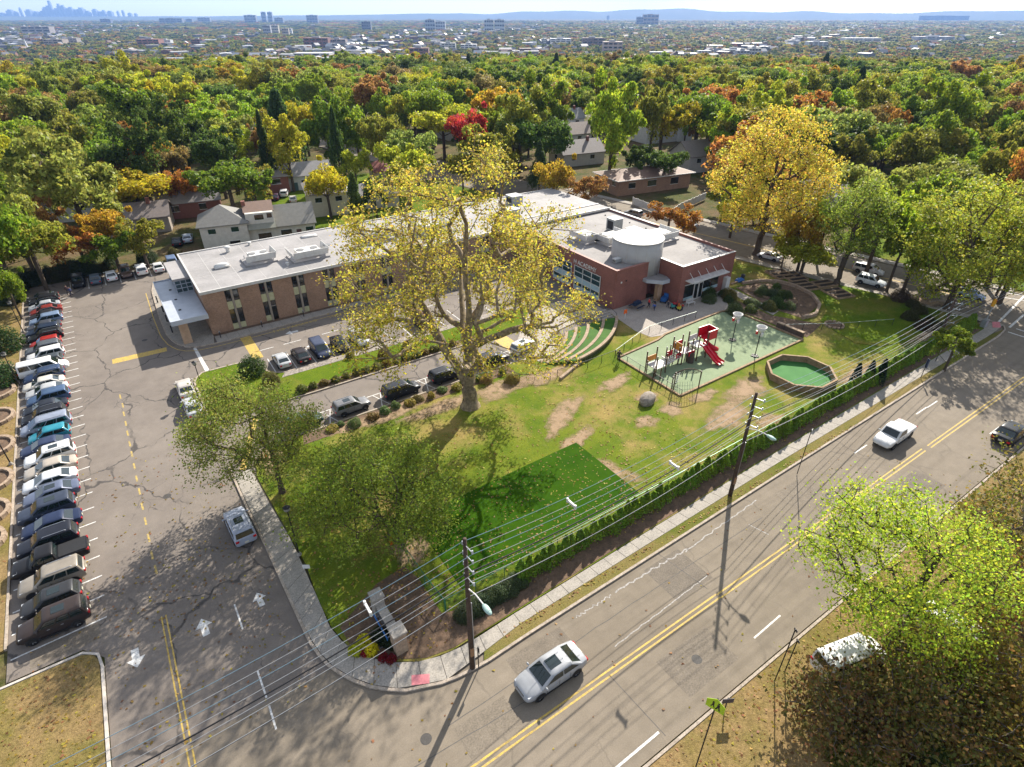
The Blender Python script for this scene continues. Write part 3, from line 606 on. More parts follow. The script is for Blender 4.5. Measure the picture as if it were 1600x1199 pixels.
def L_(mb, name, m, parent=lob):
    mb.v = [(a-4.6, b-92.4, c-3.87) for a, b, c in mb.v]; return mb.build(name, m, parent)
L_(MB().box(4.5, 92.3, 5.75, 7.0, 100.6, 6.05), 'roof', M_ROOFW)
L_(MB().box(4.75, 92.55, 3.87, 6.88, 100.3, 5.74), 'glazing', M_GLASSG)
for zz in (3.88, 4.5, 5.1, 5.66): L_(MB().box(4.68, 92.48, zz, 6.88, 92.56, zz+.09), 'mullion', M_CANOPY); L_(MB().box(4.67, 92.5, zz, 4.76, 100.3, zz+.09), 'mullion', M_CANOPY)
for q in (4.66, 5.4, 6.1, 6.8): L_(MB().box(q, 92.46, 3.87, q+.08, 92.545, 5.74), 'mullion', M_CANOPY)
for q in (94.4, 96.4, 98.4): L_(MB().box(4.655, q, 3.87, 4.745, q+.08, 5.74), 'mullion', M_CANOPY)
# ------------------------------------------------------------------ the school: red brick block with the drum
blk = thing('school_hall', 'red brick school hall block with grey flat roof and tall glazing', 'school', (58.6, 59, 0))
def B_(mb, name, m, parent=blk, **k):
    mb.v = [(a-58.6, b-59, c) for a, b, c in mb.v]; return mb.build(name, m, parent, **k)
foot = [(58.6, 59), (65.4, 59), (65.4, 60.6), (67.9, 60.6), (67.9, 54.7), (80, 54.7), (80, 87.6), (58.6, 87.6)]
B_(MB().prism(foot, 0, 5.85), 'wall', M_BRICKR)
B_(MB().prism([(58.8, 59.2), (65.3, 59.2), (65.3, 60.8), (68.1, 60.8), (68.1, 54.9), (79.8, 54.9), (79.8, 87.4), (58.8, 87.4)], 5.80, 5.9), 'roof', M_ROOFG)
def par(a, b, m, t=.28, z1=6.22, name='parapet', z0=5.852):
    x0, x1 = sorted((a[0], b[0])); y0, y1 = sorted((a[1], b[1])); B_(MB().box(x0, y0, z0, x1, y1, z1), name, m)
par((58.6, 59), (58.9, 87.3), M_BRICKR); par((58.91, 59), (65.4, 59.3), M_BRICKR); par((67.9, 54.7), (68.2, 60.6), M_BRICKR); par((68.21, 54.7), (80, 55.0), M_BRICKR)
par((79.7, 55.01), (80, 87.29), M_BRICKR); par((58.6, 87.3), (80, 87.6), M_COPING, z1=6.5)
for a, b, m in (((58.55, 58.95), (58.93, 87.28), M_COPRED), ((58.94, 58.95), (65.4, 59.33), M_COPRED), ((67.85, 54.65), (68.23, 60.6), M_COPING), ((68.24, 54.65), (80.05, 55.03), M_COPING), ((79.67, 55.04), (80.05, 72), M_COPRED), ((79.6, 72.01), (80.1, 87.28), M_METALW)):
    par(a, b, m, z0=6.221, z1=6.29, name='coping')
for x, y in ((62, 84), (66, 84.5), (72, 84), (77, 82), (77.5, 76), (77.6, 72)): B_(MB().cyl(x, y, 5.9, 6.05, .14, 8), 'roof_drain', M_TRIM)
# glazed left face
for y0, y1, nb in ((62.2, 68.3, 3), (69.1, 73.6, 2)):
    wf = B_(MB().box(58.53, y0, .5, 58.62, y1, 4.35), 'window', M_GLASSG)
    st = (y1-y0)/nb
    for k in range(nb+1): B_(MB().box(58.44, y0+k*st-.05, .5, 58.528, y0+k*st+.05, 4.4), 'frame', M_METALW, wf)
    for z in (.5, 1.75, 2.6, 3.45, 4.33): B_(MB().box(58.455, y0+.05, z-.045, 58.527, y1-.05, z+.045), 'frame', M_METALW, wf)
    for k in range(nb): B_(MB().box(58.49, y0+k*st+.06, 1.8, 58.526, y0+(k+1)*st-.06, 2.55), 'spandrel_panel', M_SPANDB, wf); B_(MB().box(58.49, y0+k*st+.06, .56, 58.526, y0+(k+1)*st-.06, 1.15), 'spandrel_panel', M_SPANDB, wf)
text(blk, 'H ACADEMY', 58.55-58.6, 66.0-59, 4.62, .95, 0, M_WHT, 'lettering', (R(90), 0, R(-90)))
# second-storey windows hidden in the leaves
for y in (76, 79, 82): B_(MB().box(58.52, y, 1, 58.6, y+1.6, 4.2), 'window', M_GLASS)
# right front: window band, doors, awning
for x0, x1, z0, z1 in ((69.0, 71.0, 1.0, 3.0), (73.3, 74.9, 1.6, 3.3), (75.1, 76.7, 1.6, 3.3)):
    q = B_(MB().box(x0, 54.62, z0, x1, 54.71, z1), 'window', M_GLASS); B_(MB().box(x0, 54.58, z0-.5, x1, 54.72, z0-.02), 'spandrel_panel', M_SPANDB, q); B_(MB().box(x0-.06, 54.57, z1, x1+.06, 54.71, z1+.1), 'frame', M_METALW, q)
for x0, x1 in ((71.1, 72.1), (72.15, 73.15)):
    d = B_(MB().box(x0, 54.6, .13, x1, 54.71, 2.9), 'door', M_METALW); B_(MB().box(x0+.14, 54.57, .4, x1-.14, 54.598, 2.75), 'pane', M_GLASS, d)
aw = B_(MB().box(68.9, 53.3, 3.75, 77.4, 54.69, 3.9), 'awning', M_METALW)
for x in (69.6, 71.4, 73.2, 75.0, 76.8): B_(MB().tube([(x, 53.5, 3.9), (x, 54.66, 4.95)], .04, 6), 'tie_rod', M_METALW, aw)
B_(MB().box(79.0-.9, 54.0, .1, 79.0, 54.69, 2.4), 'cabinet', M_METALW)
B_(MB().box(59.6, 58.9, 4.1, 59.85, 58.99, 4.35), 'lamp', M_METALW); B_(MB().box(60.6, 58.9, 4.2, 60.8, 58.99, 4.4), 'camera_dome', M_TRIM)
for k in range(5): B_(MB().box(61+.01*k, 58.93, .2+k*.5, 61.02+.01*k, 58.995, .25+k*.5), 'wall_hook', M_TRIM)
# drum
dr = thing('drum_tower', 'pale cylindrical drum tower above the brick hall entrance', 'tower', (66.2, 62.75, 3.9))
MB().cyl(0, 0, 0, 5.0, 3.9, 48).build('shell', M('drum_metal', (.38, .37, .36), (.34, .33, .32), .5, .6), dr, True)
MB().cyl(0, 0, 5.0, 5.09, 4.0, 48).build('roof', M('drum_roof', (.46, .45, .43), None, .5, .6), dr)
for k in range(16):
    a = k*math.pi/8; MB().box(-.012, -.02, 0, .012, .02, 4.98).build('seam', M_COPING, dr, False, (3.905*math.cos(a), 3.905*math.sin(a), 0), a+math.pi/2)
pc = thing('porch_canopy', 'pale hexagonal porch slab on a tan pillar under the drum', 'canopy', (66.8, 58.7, 0))
hexa = [(-2.6, 1.7), (-2.5, -.5), (-.9, -2.3), (.5, -2.4), (1.04, -1.2), (1.04, 1.7)]
MB().prism(hexa, 3.35, 3.86).build('slab', M_CANOPY, pc); MB().prism([(x*.9, y*.9) for x, y in hexa], 3.86, 3.9).build('roof', M_ROOFG, pc)
MB().box(-.45, -1.15, .12, .45, -.45, 3.35).build('column', M('tan_column', (.46, .31, .20), None, 2, .85), pc)
for x in (-.3, .1): MB().box(x, .2, 3.9, x+.22, .42, 3.98).build('drain', M_TRIM, pc)
# rooftop machines
roof_unit(16.6, 92.4, 6.37, 4.2, 3.4, R(0), 'white screened roof unit, first from the glass lobby', (1, 0, 1, 0))
roof_unit(23.3, 90.0, 6.37, 5.2, 3.6, R(0), 'white screened roof unit, second from the glass lobby', (1, 1, 1, 0), 3)
roof_unit(36.5, 92.5, 6.37, 5.0, 3.6, R(0), 'white roof unit half behind the sycamore leaves, left side', (1, 1, 0, 0))
roof_unit(45.0, 91.0, 6.37, 5.0, 3.6, R(0), 'white roof unit in the middle of the sycamore crown', (1, 1, 1, 0))
roof_unit(64.6, 73.2, 5.9, 3.2, 4.2, R(0), 'screened unit at the left of the hall roof', (1, 1, 0, 0))
roof_unit(67.6, 70.2, 5.9, 4.6, 4.2, R(0), 'large screened unit in front of the tall box on the hall roof', (1, 1, 1, 0), 3)
roof_unit(75.3, 66.8, 5.9, 4.4, 4.4, R(0), 'screened unit on the hall roof behind the drum', (1, 1, 1, 0))
def box_unit(x, y, z, sx, sy, sz, label):
    t = thing('air_unit', label, 'roof unit', (x, y, z)); MB().box(-sx/2, -sy/2, .1, sx/2, sy/2, sz).build('casing', M('grey_casing', (.33, .34, .33), None, 2, .6), t)
    MB().box(-sx/2-.05, -sy/2-.05, sz, sx/2+.05, sy/2+.05, sz+.08).build('lid', M_METALW, t); MB().box(-sx/2-.03, -sy*.35, .4, -sx/2-.001, sy*.35, sz-.3).build('louvre', M_TRIM, t)
    MB().box(-sx/2+.1, -sy/2+.1, 0, sx/2-.1, sy/2-.1, .1).build('base', M_STEEL, t)
box_unit(72.2, 74.4, 5.9, 2.0, 2.0, 2.1, 'tall grey box unit at the back of the hall roof')
box_unit(71.7, 69.2, 5.9, 1.9, 1.9, 1.7, 'grey box unit between the two screens on the hall roof')
box_unit(60.8, 89.5, 6.37, 2.2, 2.2, 1.6, 'white box unit where the wing meets the hall')
box_unit(66.5, 97, 6.37, 2.4, 2.4, 1.6, 'white box unit on the wing roof behind the hall')
box_unit(61.8, 62.4, 5.9, 1.3, .7, .6, 'small condenser on the hall roof beside the drum')
small_vent(13.6, 99.2, 6.37, .5, .9, 'white mushroom vent near the back corner of the wing roof')
small_vent(11.3, 92.6, 6.37, .5, .7, 'long white dome skylight near the wing end', 2.0)
small_vent(17.2, 100.8, 6.37, .35, .5, 'small white vent by the rear edge of the wing roof')
small_vent(26.5, 99.5, 6.37, .5, .3, 'low white hatch at the rear edge of the wing roof', 2.6)
small_vent(19.6, 88.0, 6.37, .3, .5, 'small vent between the two screened wing units')
# terraces (amphitheatre)
am = thing('seating_terraces', 'curved grass seating terraces with tan block walls below the patio', 'terraces', (0, 0, 0))
ends = [((48.2, 57.2), (40.0, 52.3)), ((49.9, 57.2), (40.4, 51.6)), ((51.8, 56.8), (41.4, 51.0)), ((54.4, 56.5), (42.5, 50.2)), ((56.5, 56.0), (43.7, 49.4))]
def curve(a, b, sag, n=14):
    L = math.hypot(b[0]-a[0], b[1]-a[1]); nx, ny = -(b[1]-a[1])/L, (b[0]-a[0])/L
    return [(a[0]+(b[0]-a[0])*k/n-nx*sag*4*(k/n)*(1-k/n), a[1]+(b[1]-a[1])*k/n-ny*sag*4*(k/n)*(1-k/n)) for k in range(n+1)]
lines = [curve(a, b, -.9-.12*i) for i, (a, b) in enumerate(ends)]
M_TERR = M('terrace_turf', (.034, .10, .008), (.048, .125, .012), 1, .9, fine=20)
for i, ln in enumerate(lines):
    z1 = .2+.16*i; wl = sweep(MB(), ln, .42, 0, z1+.03).build('wall', M_STONE, am)
    if i < 4: MB().prism(offset(ln, -.21)+offset(lines[i+1], .21)[::-1], .0, z1-.05).build('grass_step', M_TERR, am)
fw = thing('garden_wall', 'low tan block wall curving past the terraces to the playground', 'wall', (0, 0, 0))
sweep(MB(), resample([(56.7, 56), (43.8, 49.2), (39.5, 47.6)], 20), .35, 0, .42).build('block_course', M_STONE, fw)
tw = thing('steps', 'short flight of pale concrete steps between terraces and hall', 'steps', (55.2, 57.8, .1))
for k in range(5): MB().box(-1.2+.0*k, -1.4+.5*k, 0, 1.6, -.92+.5*k, .14+.13*k).build('step', M_CONC, tw)
for s in (-1.25, 1.65): MB().tube([(s, -1.4, .9), (s, 1, 1.5)], .03, 6).tube([(s, -1.4, 0), (s, -1.4, .9)], .03, 6).tube([(s, 1, 0), (s, 1, 1.5)], .03, 6).build('handrail', M_BLACK, tw)
# ------------------------------------------------------------------ vehicles
# kind: length, half width, height, stations (x, half width factor, z low, z top), cabin (rear base, rear top, front top, front base, belt z)
CARS = {
 'sedan': dict(L=4.75, w=.92, H=1.46, st=[(-2.37, .66, .42, .60), (-2.33, .80, .36, .84), (-2.22, .90, .28, .98), (-1.95, .96, .24, 1.02), (-1.5, .99, .22, 1.01), (-.6, 1, .2, .98), (.3, 1, .2, .96), (.95, .99, .2, .95), (1.3, .98, .22, .91), (1.75, .96, .24, .84), (2.1, .90, .28, .74), (2.28, .80, .33, .64), (2.36, .62, .4, .52)], cab=(-1.98, -1.1, .34, 1.32, .96), wb=(-1.38, 1.42), r=.33),
 'coupe': dict(L=4.4, w=.90, H=1.42, st=[(-2.2, .66, .42, .62), (-2.15, .82, .36, .9), (-2.0, .92, .28, 1.02), (-1.6, .97, .24, 1.03), (-.6, 1, .2, .98), (.3, 1, .2, .95), (.9, .99, .2, .93), (1.5, .96, .24, .83), (1.9, .90, .28, .73), (2.12, .78, .34, .62), (2.2, .6, .42, .52)], cab=(-2.0, -1.0, .32, 1.22, .96), wb=(-1.3, 1.3), r=.32),
 'hatch': dict(L=4.1, w=.88, H=1.52, st=[(-2.05, .70, .42, .68), (-2.02, .86, .34, .98), (-1.9, .95, .26, 1.04), (-1.4, .99, .22, 1.02), (-.4, 1, .2, .98), (.5, 1, .2, .96), (1.0, .98, .22, .94), (1.5, .95, .25, .84), (1.85, .86, .3, .72), (2.0, .74, .36, .62), (2.06, .58, .42, .52)], cab=(-1.98, -1.62, .35, 1.15, .97), wb=(-1.25, 1.25), r=.31),
 'suv': dict(L=4.7, w=.94, H=1.74, st=[(-2.35, .74, .5, .74), (-2.32, .88, .42, 1.06), (-2.2, .95, .34, 1.14), (-1.6, .99, .3, 1.13), (-.5, 1, .28, 1.1), (.6, 1, .28, 1.08), (1.1, .99, .3, 1.07), (1.6, .97, .32, 1.0), (2.0, .92, .36, .92), (2.25, .82, .42, .78), (2.34, .66, .48, .62)], cab=(-2.28, -2.02, .35, 1.18, 1.08), wb=(-1.4, 1.4), r=.37),
 'van': dict(L=5.1, w=.98, H=1.78, st=[(-2.55, .76, .46, .74), (-2.52, .92, .38, 1.04), (-2.4, .97, .3, 1.12), (-1.5, 1, .26, 1.1), (-.3, 1, .24, 1.07), (.9, 1, .24, 1.04), (1.5, .98, .27, 1.0), (2.0, .94, .3, .92), (2.35, .84, .36, .78), (2.5, .7, .42, .62), (2.55, .55, .46, .55)], cab=(-2.5, -2.26, .62, 1.72, 1.05), wb=(-1.5, 1.55), r=.35),
 'bigvan': dict(L=5.7, w=1.0, H=2.15, st=[(-2.85, .8, .5, .8), (-2.82, .95, .42, 1.2), (-2.7, .99, .36, 1.28), (-1.5, 1, .32, 1.26), (0, 1, .3, 1.24), (1.3, 1, .3, 1.2), (1.9, .98, .32, 1.14), (2.4, .93, .36, 1.04), (2.7, .84, .42, .9), (2.84, .68, .48, .7)], cab=(-2.83, -2.72, 1.1, 1.95, 1.22), wb=(-1.65, 1.75), r=.38),
 'pickup': dict(L=5.6, w=.98, H=1.84, st=[(-2.8, .84, .55, .9), (-2.77, .95, .48, 1.12), (-2.6, .98, .42, 1.16), (-1.5, 1, .38, 1.16), (-.4, 1, .36, 1.14), (.6, 1, .36, 1.13), (1.3, .99, .36, 1.12), (1.9, .97, .38, 1.08), (2.4, .92, .42, 1.0), (2.7, .82, .48, .86), (2.8, .68, .52, .7)], cab=(-.62, -.45, .72, 1.42, 1.13), wb=(-1.75, 1.72), r=.4),
}
CMESH = {}
def car_meshes(kind):
    if kind in CMESH: return CMESH[kind]
    K = CARS[kind]; w, H = K['w'], K['H']; D = {}
    body = MB(); rows = []
    for x, q, zl, zt in K['st']:
        h = w*q; zm = zl+(zt-zl)*.55
        half = [(0, zl), (h*.86, zl), (h*.95, zl+.07), (h, zl+(zm-zl)*.6), (h, zm), (h*.985, zt-.12), (h*.95, zt-.045), (h*.86, zt-.005), (h*.45, zt+.018), (0, zt+.024)]
        rows.append([(x, -a, b) for a, b in half]+[(x, a, b) for a, b in half[-2:0:-1]])
    n = len(rows[0]); v = [p for r in rows for p in r]; m = len(rows)
    f = [(i*n+k, i*n+(k+1) % n, (i+1)*n+(k+1) % n, (i+1)*n+k) for i in range(m-1) for k in range(n)]
    f += [tuple(range(n-1, -1, -1)), tuple((m-1)*n+k for k in range(n))]
    body.add(v, f)
    rb, rt, ft, fb, zb = K['cab']; wb_ = w*.95; wt = w*(.79 if kind in ('sedan', 'coupe', 'hatch') else .84)
    def ring(xr, xf, hw, z, c=.11):
        return [(xr, -hw+c, z), (xr, hw-c, z), (xr+c*.5, hw, z), (xf-c, hw, z), (xf, hw-c*1.3, z), (xf, -hw+c*1.3, z), (xf-c, -hw, z), (xr+c*.5, -hw, z)]
    R0 = ring(rb, fb, wb_, zb-.05); R1 = ring(rt-.03, ft+.08, wt+.02, H-.09); R2 = ring(rt+.03, ft-.02, wt-.05, H-.025); R3 = ring(rt+.28, ft-.3, wt-.24, H, .1)
    v = R0+R1+R2+R3; f = [(j*8+k, j*8+k+1 if k < 7 else j*8, (j+1)*8+(k+1) % 8, (j+1)*8+k) for j in range(3) for k in range(8)]+[tuple(range(24, 32))]
    f = [tuple(reversed(q)) for q in f[:-1]]+[tuple(reversed(f[-1]))]
    body.add(v, f); me = body.mesh('body', M_PAINT, True); bm = bmesh.new(); bm.from_mesh(me); bmesh.ops.recalc_face_normals(bm, faces=bm.faces); bm.to_mesh(me); bm.free()
    me.shade_smooth()
    try: me.set_sharp_from_angle(angle=R(38))
    except Exception: pass
    D['body'] = me
    def quad(a, b, c, d, e=.014, ins=.05):
        q = [Vector(p) for p in (a, b, c, d)]; ce = sum(q, Vector())/4; nn = (q[1]-q[0]).cross(q[3]-q[0]).normalized()
        out = Vector((ce.x-(rb+fb)/2, ce.y, ce.z-.6)); nn = nn if nn.dot(out) > 0 else -nn
        q = [p+(ce-p)*ins+nn*e for p in q]; b_ = MB().add([tuple(p) for p in q]+[tuple(p-nn*.01) for p in q], [(0, 1, 2, 3), (0, 4, 5, 1), (1, 5, 6, 2), (2, 6, 7, 3), (3, 7, 4, 0)])
        me = b_.mesh('glass', M_CARGLASS); bm = bmesh.new(); bm.from_mesh(me); bmesh.ops.recalc_face_normals(bm, faces=bm.faces); bm.to_mesh(me); bm.free(); return me
    def lerp(p, q, t): return tuple(p[i]+(q[i]-p[i])*t for i in range(3))
    zlo = .12
    def up(k, t): return lerp(R0[k], R1[k], t)
    D['windshield'] = quad(up(5, .16), up(4, .16), up(4, .98), up(5, .98), .014, .03)
    D['rear_window'] = quad(up(1, .18), up(0, .18), up(0, .96), up(1, .96), .014, .06)
    for s, (a, b) in (('r', (7, 6)), ('l', (2, 3))):
        A0, A1, B0, B1 = up(a, .2), up(a, .96), up(b, .2), up(b, .96)
        cuts = (0.06, .5, .97) if kind not in ('suv', 'van', 'bigvan') else (.03, .33, .64, .97)
        D['side_'+s] = [quad(lerp(A0, B0, t0+.012), lerp(A0, B0, t1-.012), lerp(A1, B1, t1-.012), lerp(A1, B1, t0+.012), .012, .02) for t0, t1 in zip(cuts, cuts[1:])]
    r = K['r']; ty = MB()
    prof = [(.10, r*.62), (.11, r*.9), (.07, r), (-.07, r), (-.11, r*.9), (-.10, r*.62)]
    nn = 18
    vv = [(q*math.cos(2*math.pi*k/nn), y, q*math.sin(2*math.pi*k/nn)) for y, q in prof for k in range(nn)]
    ty.add(vv, [(j*nn+k, j*nn+(k+1) % nn, (j+1)*nn+(k+1) % nn, (j+1)*nn+k) for j in range(5) for k in range(nn)])
    D['tyre'] = ty.mesh('tyre', M_TYRE, True)
    rm = MB()
    rm.add([(r*.62*math.cos(2*math.pi*k/nn), .06, r*.62*math.sin(2*math.pi*k/nn)) for k in range(nn)]+[(r*.62*math.cos(2*math.pi*k/nn), -.06, r*.62*math.sin(2*math.pi*k/nn)) for k in range(nn)], [tuple(range(nn)), tuple(range(2*nn-1, nn-1, -1))]+[(k, (k+1) % nn, nn+(k+1) % nn, nn+k) for k in range(nn)])
    for k in range(5):
        a = 2*math.pi*k/5
        for sy in (-.075, .062): rm.add([(math.cos(a+d)*q, sy, math.sin(a+d)*q) for d, q in ((-.5, .06), (.5, .06), (.16, r*.58), (-.16, r*.58))]+[(math.cos(a+d)*q, sy+.013, math.sin(a+d)*q) for d, q in ((-.5, .06), (.5, .06), (.16, r*.58), (-.16, r*.58))], [(0, 1, 2, 3), (7, 6, 5, 4)], 1)
    D['rim'] = rm.mesh('rim', [M_TRIM, M_RIM])
    ar = MB(); nn = 14
    ar.add([(0, 0, 0)]+[((r+.075)*math.cos(math.pi*(-.12+1.24*k/nn)), 0, (r+.075)*math.sin(math.pi*(-.12+1.24*k/nn))) for k in range(nn+1)], [(0, k+1, k+2) for k in range(nn)])
    D['arch'] = ar.mesh('arch', M_TRIM)
    xs = K['st'][-3]; xt = K['st'][1]
    D['head'] = MB().add([(0, -.13, -.05), (.02, .13, -.07), (.0, .15, .06), (-.28, -.1, .10), (-.3, .12, .09)], [(0, 1, 2), (0, 2, 4, 3), (0, 3, 1), (1, 3, 4), (1, 4, 2)]).mesh('headlight', M_HEADL)
    D['tail'] = MB().box(-.05, -.13, -.09, .14, .13, .09).mesh('tail_light', M_TAIL)
    D['mirror'] = MB().ell((0, 0, 0), (.07, .13, .09), 8, 6).mesh('mirror', M_PAINT, True)
    D['plate'] = MB().box(-.015, -.17, -.08, .015, .17, .08).mesh('number_plate', M_PLATE)
    D['grille'] = MB().box(-.02, -.38, -.09, .03, .38, .09).mesh('grille', M_TRIM)
    D['sun'] = MB().box(-.42, -.36, -.008, .42, .36, .012).mesh('sunroof', M_CARGLASS)
    D['rail'] = MB().tube([(rt+.35, 0, 0), (rt+.45, 0, .06), (ft-.35, 0, .06), (ft-.25, 0, 0)], .022, 6).mesh('roof_rail', M_STEEL)
    D['bed'] = MB().box(-2.66, -.82, 1.165, -.7, .82, 1.2).mesh('bed_cover', M_TRIM)
    D['sill'] = MB().box(K['wb'][0]+.4, -w*1.005, .22, K['wb'][1]-.4, w*1.005, .34).mesh('sill', M_TRIM)
    D['seam'] = MB().box(-.012, -.004, -.34, .012, .004, .30).mesh('door_seam', M_TRIM); D['handle'] = MB().box(-.09, -.015, -.018, .09, .015, .018).mesh('door_handle', M_STEEL)
    D['zb'] = zb; CMESH[kind] = D; return D
def car(kind, col, x, y, heading, label, scale=1.0, group=None, cat='car', sun=False, rails=False, bed=None, detail=True, name='parked_car', z=.006):
    D = car_meshes(kind); K = CARS[kind]; w, H = K['w'], K['H']; rb, rt, ft, fb, zb = K['cab']
    t = thing(name, label, cat, (x, y, z), heading, group, scale)
    b = ob('body', D['body'], t, col=col)
    if max(col) < .09: b.material_slots[0].link = 'OBJECT'; b.material_slots[0].material = M_PAINTD
    ob('windshield', D['windshield'], t); ob('rear_window', D['rear_window'], t)
    for s in 'rl':
        for g in D['side_'+s]: ob('side_window', g, t)
    for wx in K['wb']:
        for s in (-1, 1):
            a = ob('wheel_arch', D['arch'], t, (wx, s*(w+.006), K['r']))
            q = ob('wheel', D['tyre'], t, (wx, s*(w-.09), K['r'])); ob('rim', D['rim'], q)
    x1 = K['st'][-3]; x0 = K['st'][1]
    for s in (-1, 1):
        ob('headlight', D['head'], t, (x1[0]+.10, s*w*x1[1]*.74, x1[3]-.06), 0, None, (1, s, 1)); ob('tail_light', D['tail'], t, (x0[0]-.015, s*w*x0[1]*.86, x0[3]-.12))
        ob('mirror', D['mirror'], t, (fb-.28, s*(w+.07), zb+.06), col=col)
    ob('sill', D['sill'], t)
    if detail:
        for s in (-1, 1):
            for q in ((.95, .0, -.85) if kind != 'pickup' else (1.1, .1)): ob('door_seam', D['seam'], t, (q, s*(w+.002), zb-.36))
            for q in ((.25, -.6) if kind != 'pickup' else (.3,)): ob('door_handle', D['handle'], t, (q, s*(w+.004), zb-.14))
        ob('number_plate', D['plate'], t, (K['st'][0][0]-.02, 0, .66)); ob('grille', D['grille'], t, (K['st'][-1][0]-.06, 0, .56))
    if sun: ob('sunroof', D['sun'], t, ((rt+ft)/2+.25, 0, H+.004))
    if rails:
        for s in (-1, 1): ob('roof_rail', D['rail'], t, (0, s*w*.70, H-.03))
    if kind == 'pickup': ob('bed_cover', D['bed'], t, col=(0, 0, 0)).data = bed or D['bed']
    return t
BLK, DGR, NVY, SLV, WHT_, BGE, GRY, RED_, TEAL, BLU, SBL, BRN = (.012, .012, .014), (.03, .031, .034), (.018, .028, .065), (.42, .43, .44), (.70, .70, .68), (.36, .32, .26), (.12, .13, .14), (.30, .02, .018), (.02, .21, .28), (.05, .09, .17), (.20, .26, .36), (.035, .026, .024)
YM = [(a+b)/2 for a, b in zip(STALL_Y, STALL_Y[1:])]
ROW = [('suv', BRN, 'dark brown SUV nearest the dry grass corner in the long row', 1, 0), ('hatch', DGR, 'charcoal hatchback second from the near end of the long row', 1, 0), ('suv', (.24, .21, .17), 'beige SUV with roof rails behind the charcoal hatchback', 0, 1), ('pickup', BLK, 'black pickup with a covered bed in the long parked row', 0, 0), ('suv', (.014, .016, .024), 'black SUV with roof bars next to the black pickup', 0, 1), ('sedan', NVY, 'navy sedan with bright red tail lights beyond the black SUV', 0, 0), ('suv', (.035, .045, .07), 'slate-blue crossover two places beyond the black SUV', 1, 0), ('sedan', (.10, .12, .18), 'steel-blue sedan next to the white sedan in the long row', 1, 0), ('sedan', (.62, .63, .64), 'white sedan between the steel-blue and the beige sedan', 0, 0), ('sedan', (.40, .35, .29), 'beige sedan beside the white SUV with roof windows', 0, 0), ('suv', WHT_, 'white SUV with two dark roof windows in the long row', 1, 1), ('sedan', (.028, .04, .085), 'dark navy sedan tucked behind the white SUV', 0, 0), ('hatch', TEAL, 'bright teal small car in the long parked row', 0, 0), ('van', (.22, .25, .32), 'silver-blue minivan next to the teal car', 0, 1), ('suv', (.013, .014, .02), 'black SUV with roof bars beyond the silver-blue minivan', 0, 1), ('sedan', (.02, .024, .035), 'near-black sedan beside the blue crossover', 0, 0), ('suv', BLU, 'mid-blue crossover nosed in beyond the near-black sedan', 0, 0),
 ('sedan', SLV, 'silver sedan between the blue crossover and the cream sedan', 0, 0), ('sedan', (.55, .52, .46), 'cream-white sedan below the big white van', 0, 0), ('suv', (.025, .045, .10), 'dark blue SUV tight beside the big white van', 0, 1), ('bigvan', WHT_, 'big white van, longest in the parked row', 0, 0), ('hatch', (.05, .06, .07), 'grey small car squeezed behind the big white van', 0, 0), ('suv', (.60, .60, .61), 'white crossover beyond the big white van', 0, 0), ('suv', (.09, .10, .12), 'dark grey SUV next to the red hatchback', 0, 1), ('hatch', RED_, 'red hatchback in the middle of the far half row', 0, 0), ('suv', (.012, .013, .016), 'black SUV with roof rails beside the red hatchback', 0, 1), ('suv', (.02, .03, .055), 'navy SUV second beyond the red hatchback', 0, 0), ('sedan', (.05, .055, .07), 'gunmetal sedan third beyond the red hatchback', 0, 0), ('suv', (.16, .22, .33), 'light blue crossover fourth beyond the red hatchback', 0, 0), ('sedan', (.025, .025, .03), 'black sedan just before the dark red car', 0, 0), ('sedan', (.20, .03, .025), 'dark red sedan near the far end of the row', 0, 0), ('sedan', (.38, .40, .43), 'silver sedan second beyond the dark red sedan', 0, 0), ('suv', (.014, .015, .018), 'black SUV beside the two walkers at the far end', 0, 0), ('sedan', (.02, .02, .022), 'black sedan last in the long row by the trees', 0, 0)]
for i, (k, c, lb, sn, rl) in enumerate(ROW):
    if i >= len(YM): break
    s = .96-.0028*i; flip = (k == 'bigvan')
    car(k, c, -12.35+random.uniform(-.2, .25)-(.1 if k in ('pickup', 'bigvan') else 0), YM[i]-.15, (R(180) if not flip else 0)+R(random.uniform(-1.2, 1.2)), lb, s, 'cars in the long row beside the dry grass', 'car' if k not in ('pickup', 'bigvan', 'van') else {'pickup': 'pickup', 'bigvan': 'van', 'van': 'minivan'}[k], bool(sn), bool(rl))
for (x, y), k, c, lb in zip([(-7.6, 116), (-5.2, 116.1), (-2.9, 116.2), (-.7, 116.3), (1.6, 116.2), (4.2, 116.1), (6.6, 116.6)], ('suv', 'sedan', 'sedan', 'suv', 'suv', 'sedan', 'suv'), (BLK, (.07, .10, .14), (.62, .63, .64), (.10, .065, .05), WHT_, (.60, .60, .60), (.10, .15, .26)),
    ('black SUV at the left end of the rear row', 'blue-grey sedan second in the rear row by the trees', 'white sedan between blue-grey and brown cars in the rear row', 'brown SUV in the middle of the rear row', 'white SUV right of the brown one in the rear row', 'white sedan beside the blue SUV at the rear of the lot', 'pale blue SUV at the right end of the rear row')):
    car(k, c, x, y, R(90 if 'SUV' not in lb or 'white' in lb else -90)+R(random.uniform(-2, 2)), lb, .92, 'cars in the rear row under the trees', detail=False)
car('sedan', (.50, .46, .42), 1.25, 70.4, R(90), 'beige sedan at the island kerb, upper of two', .96, 'cars by the island kerb'); car('sedan', SLV, 1.25, 65.7, R(91), 'silver sedan at the island kerb, lower of two', .96, 'cars by the island kerb')
car('suv', (.30, .33, .40), 1.25, 43.6, R(92), 'silver-blue crossover at the tree shadow on the lot', .98, None, 'car', True, True)
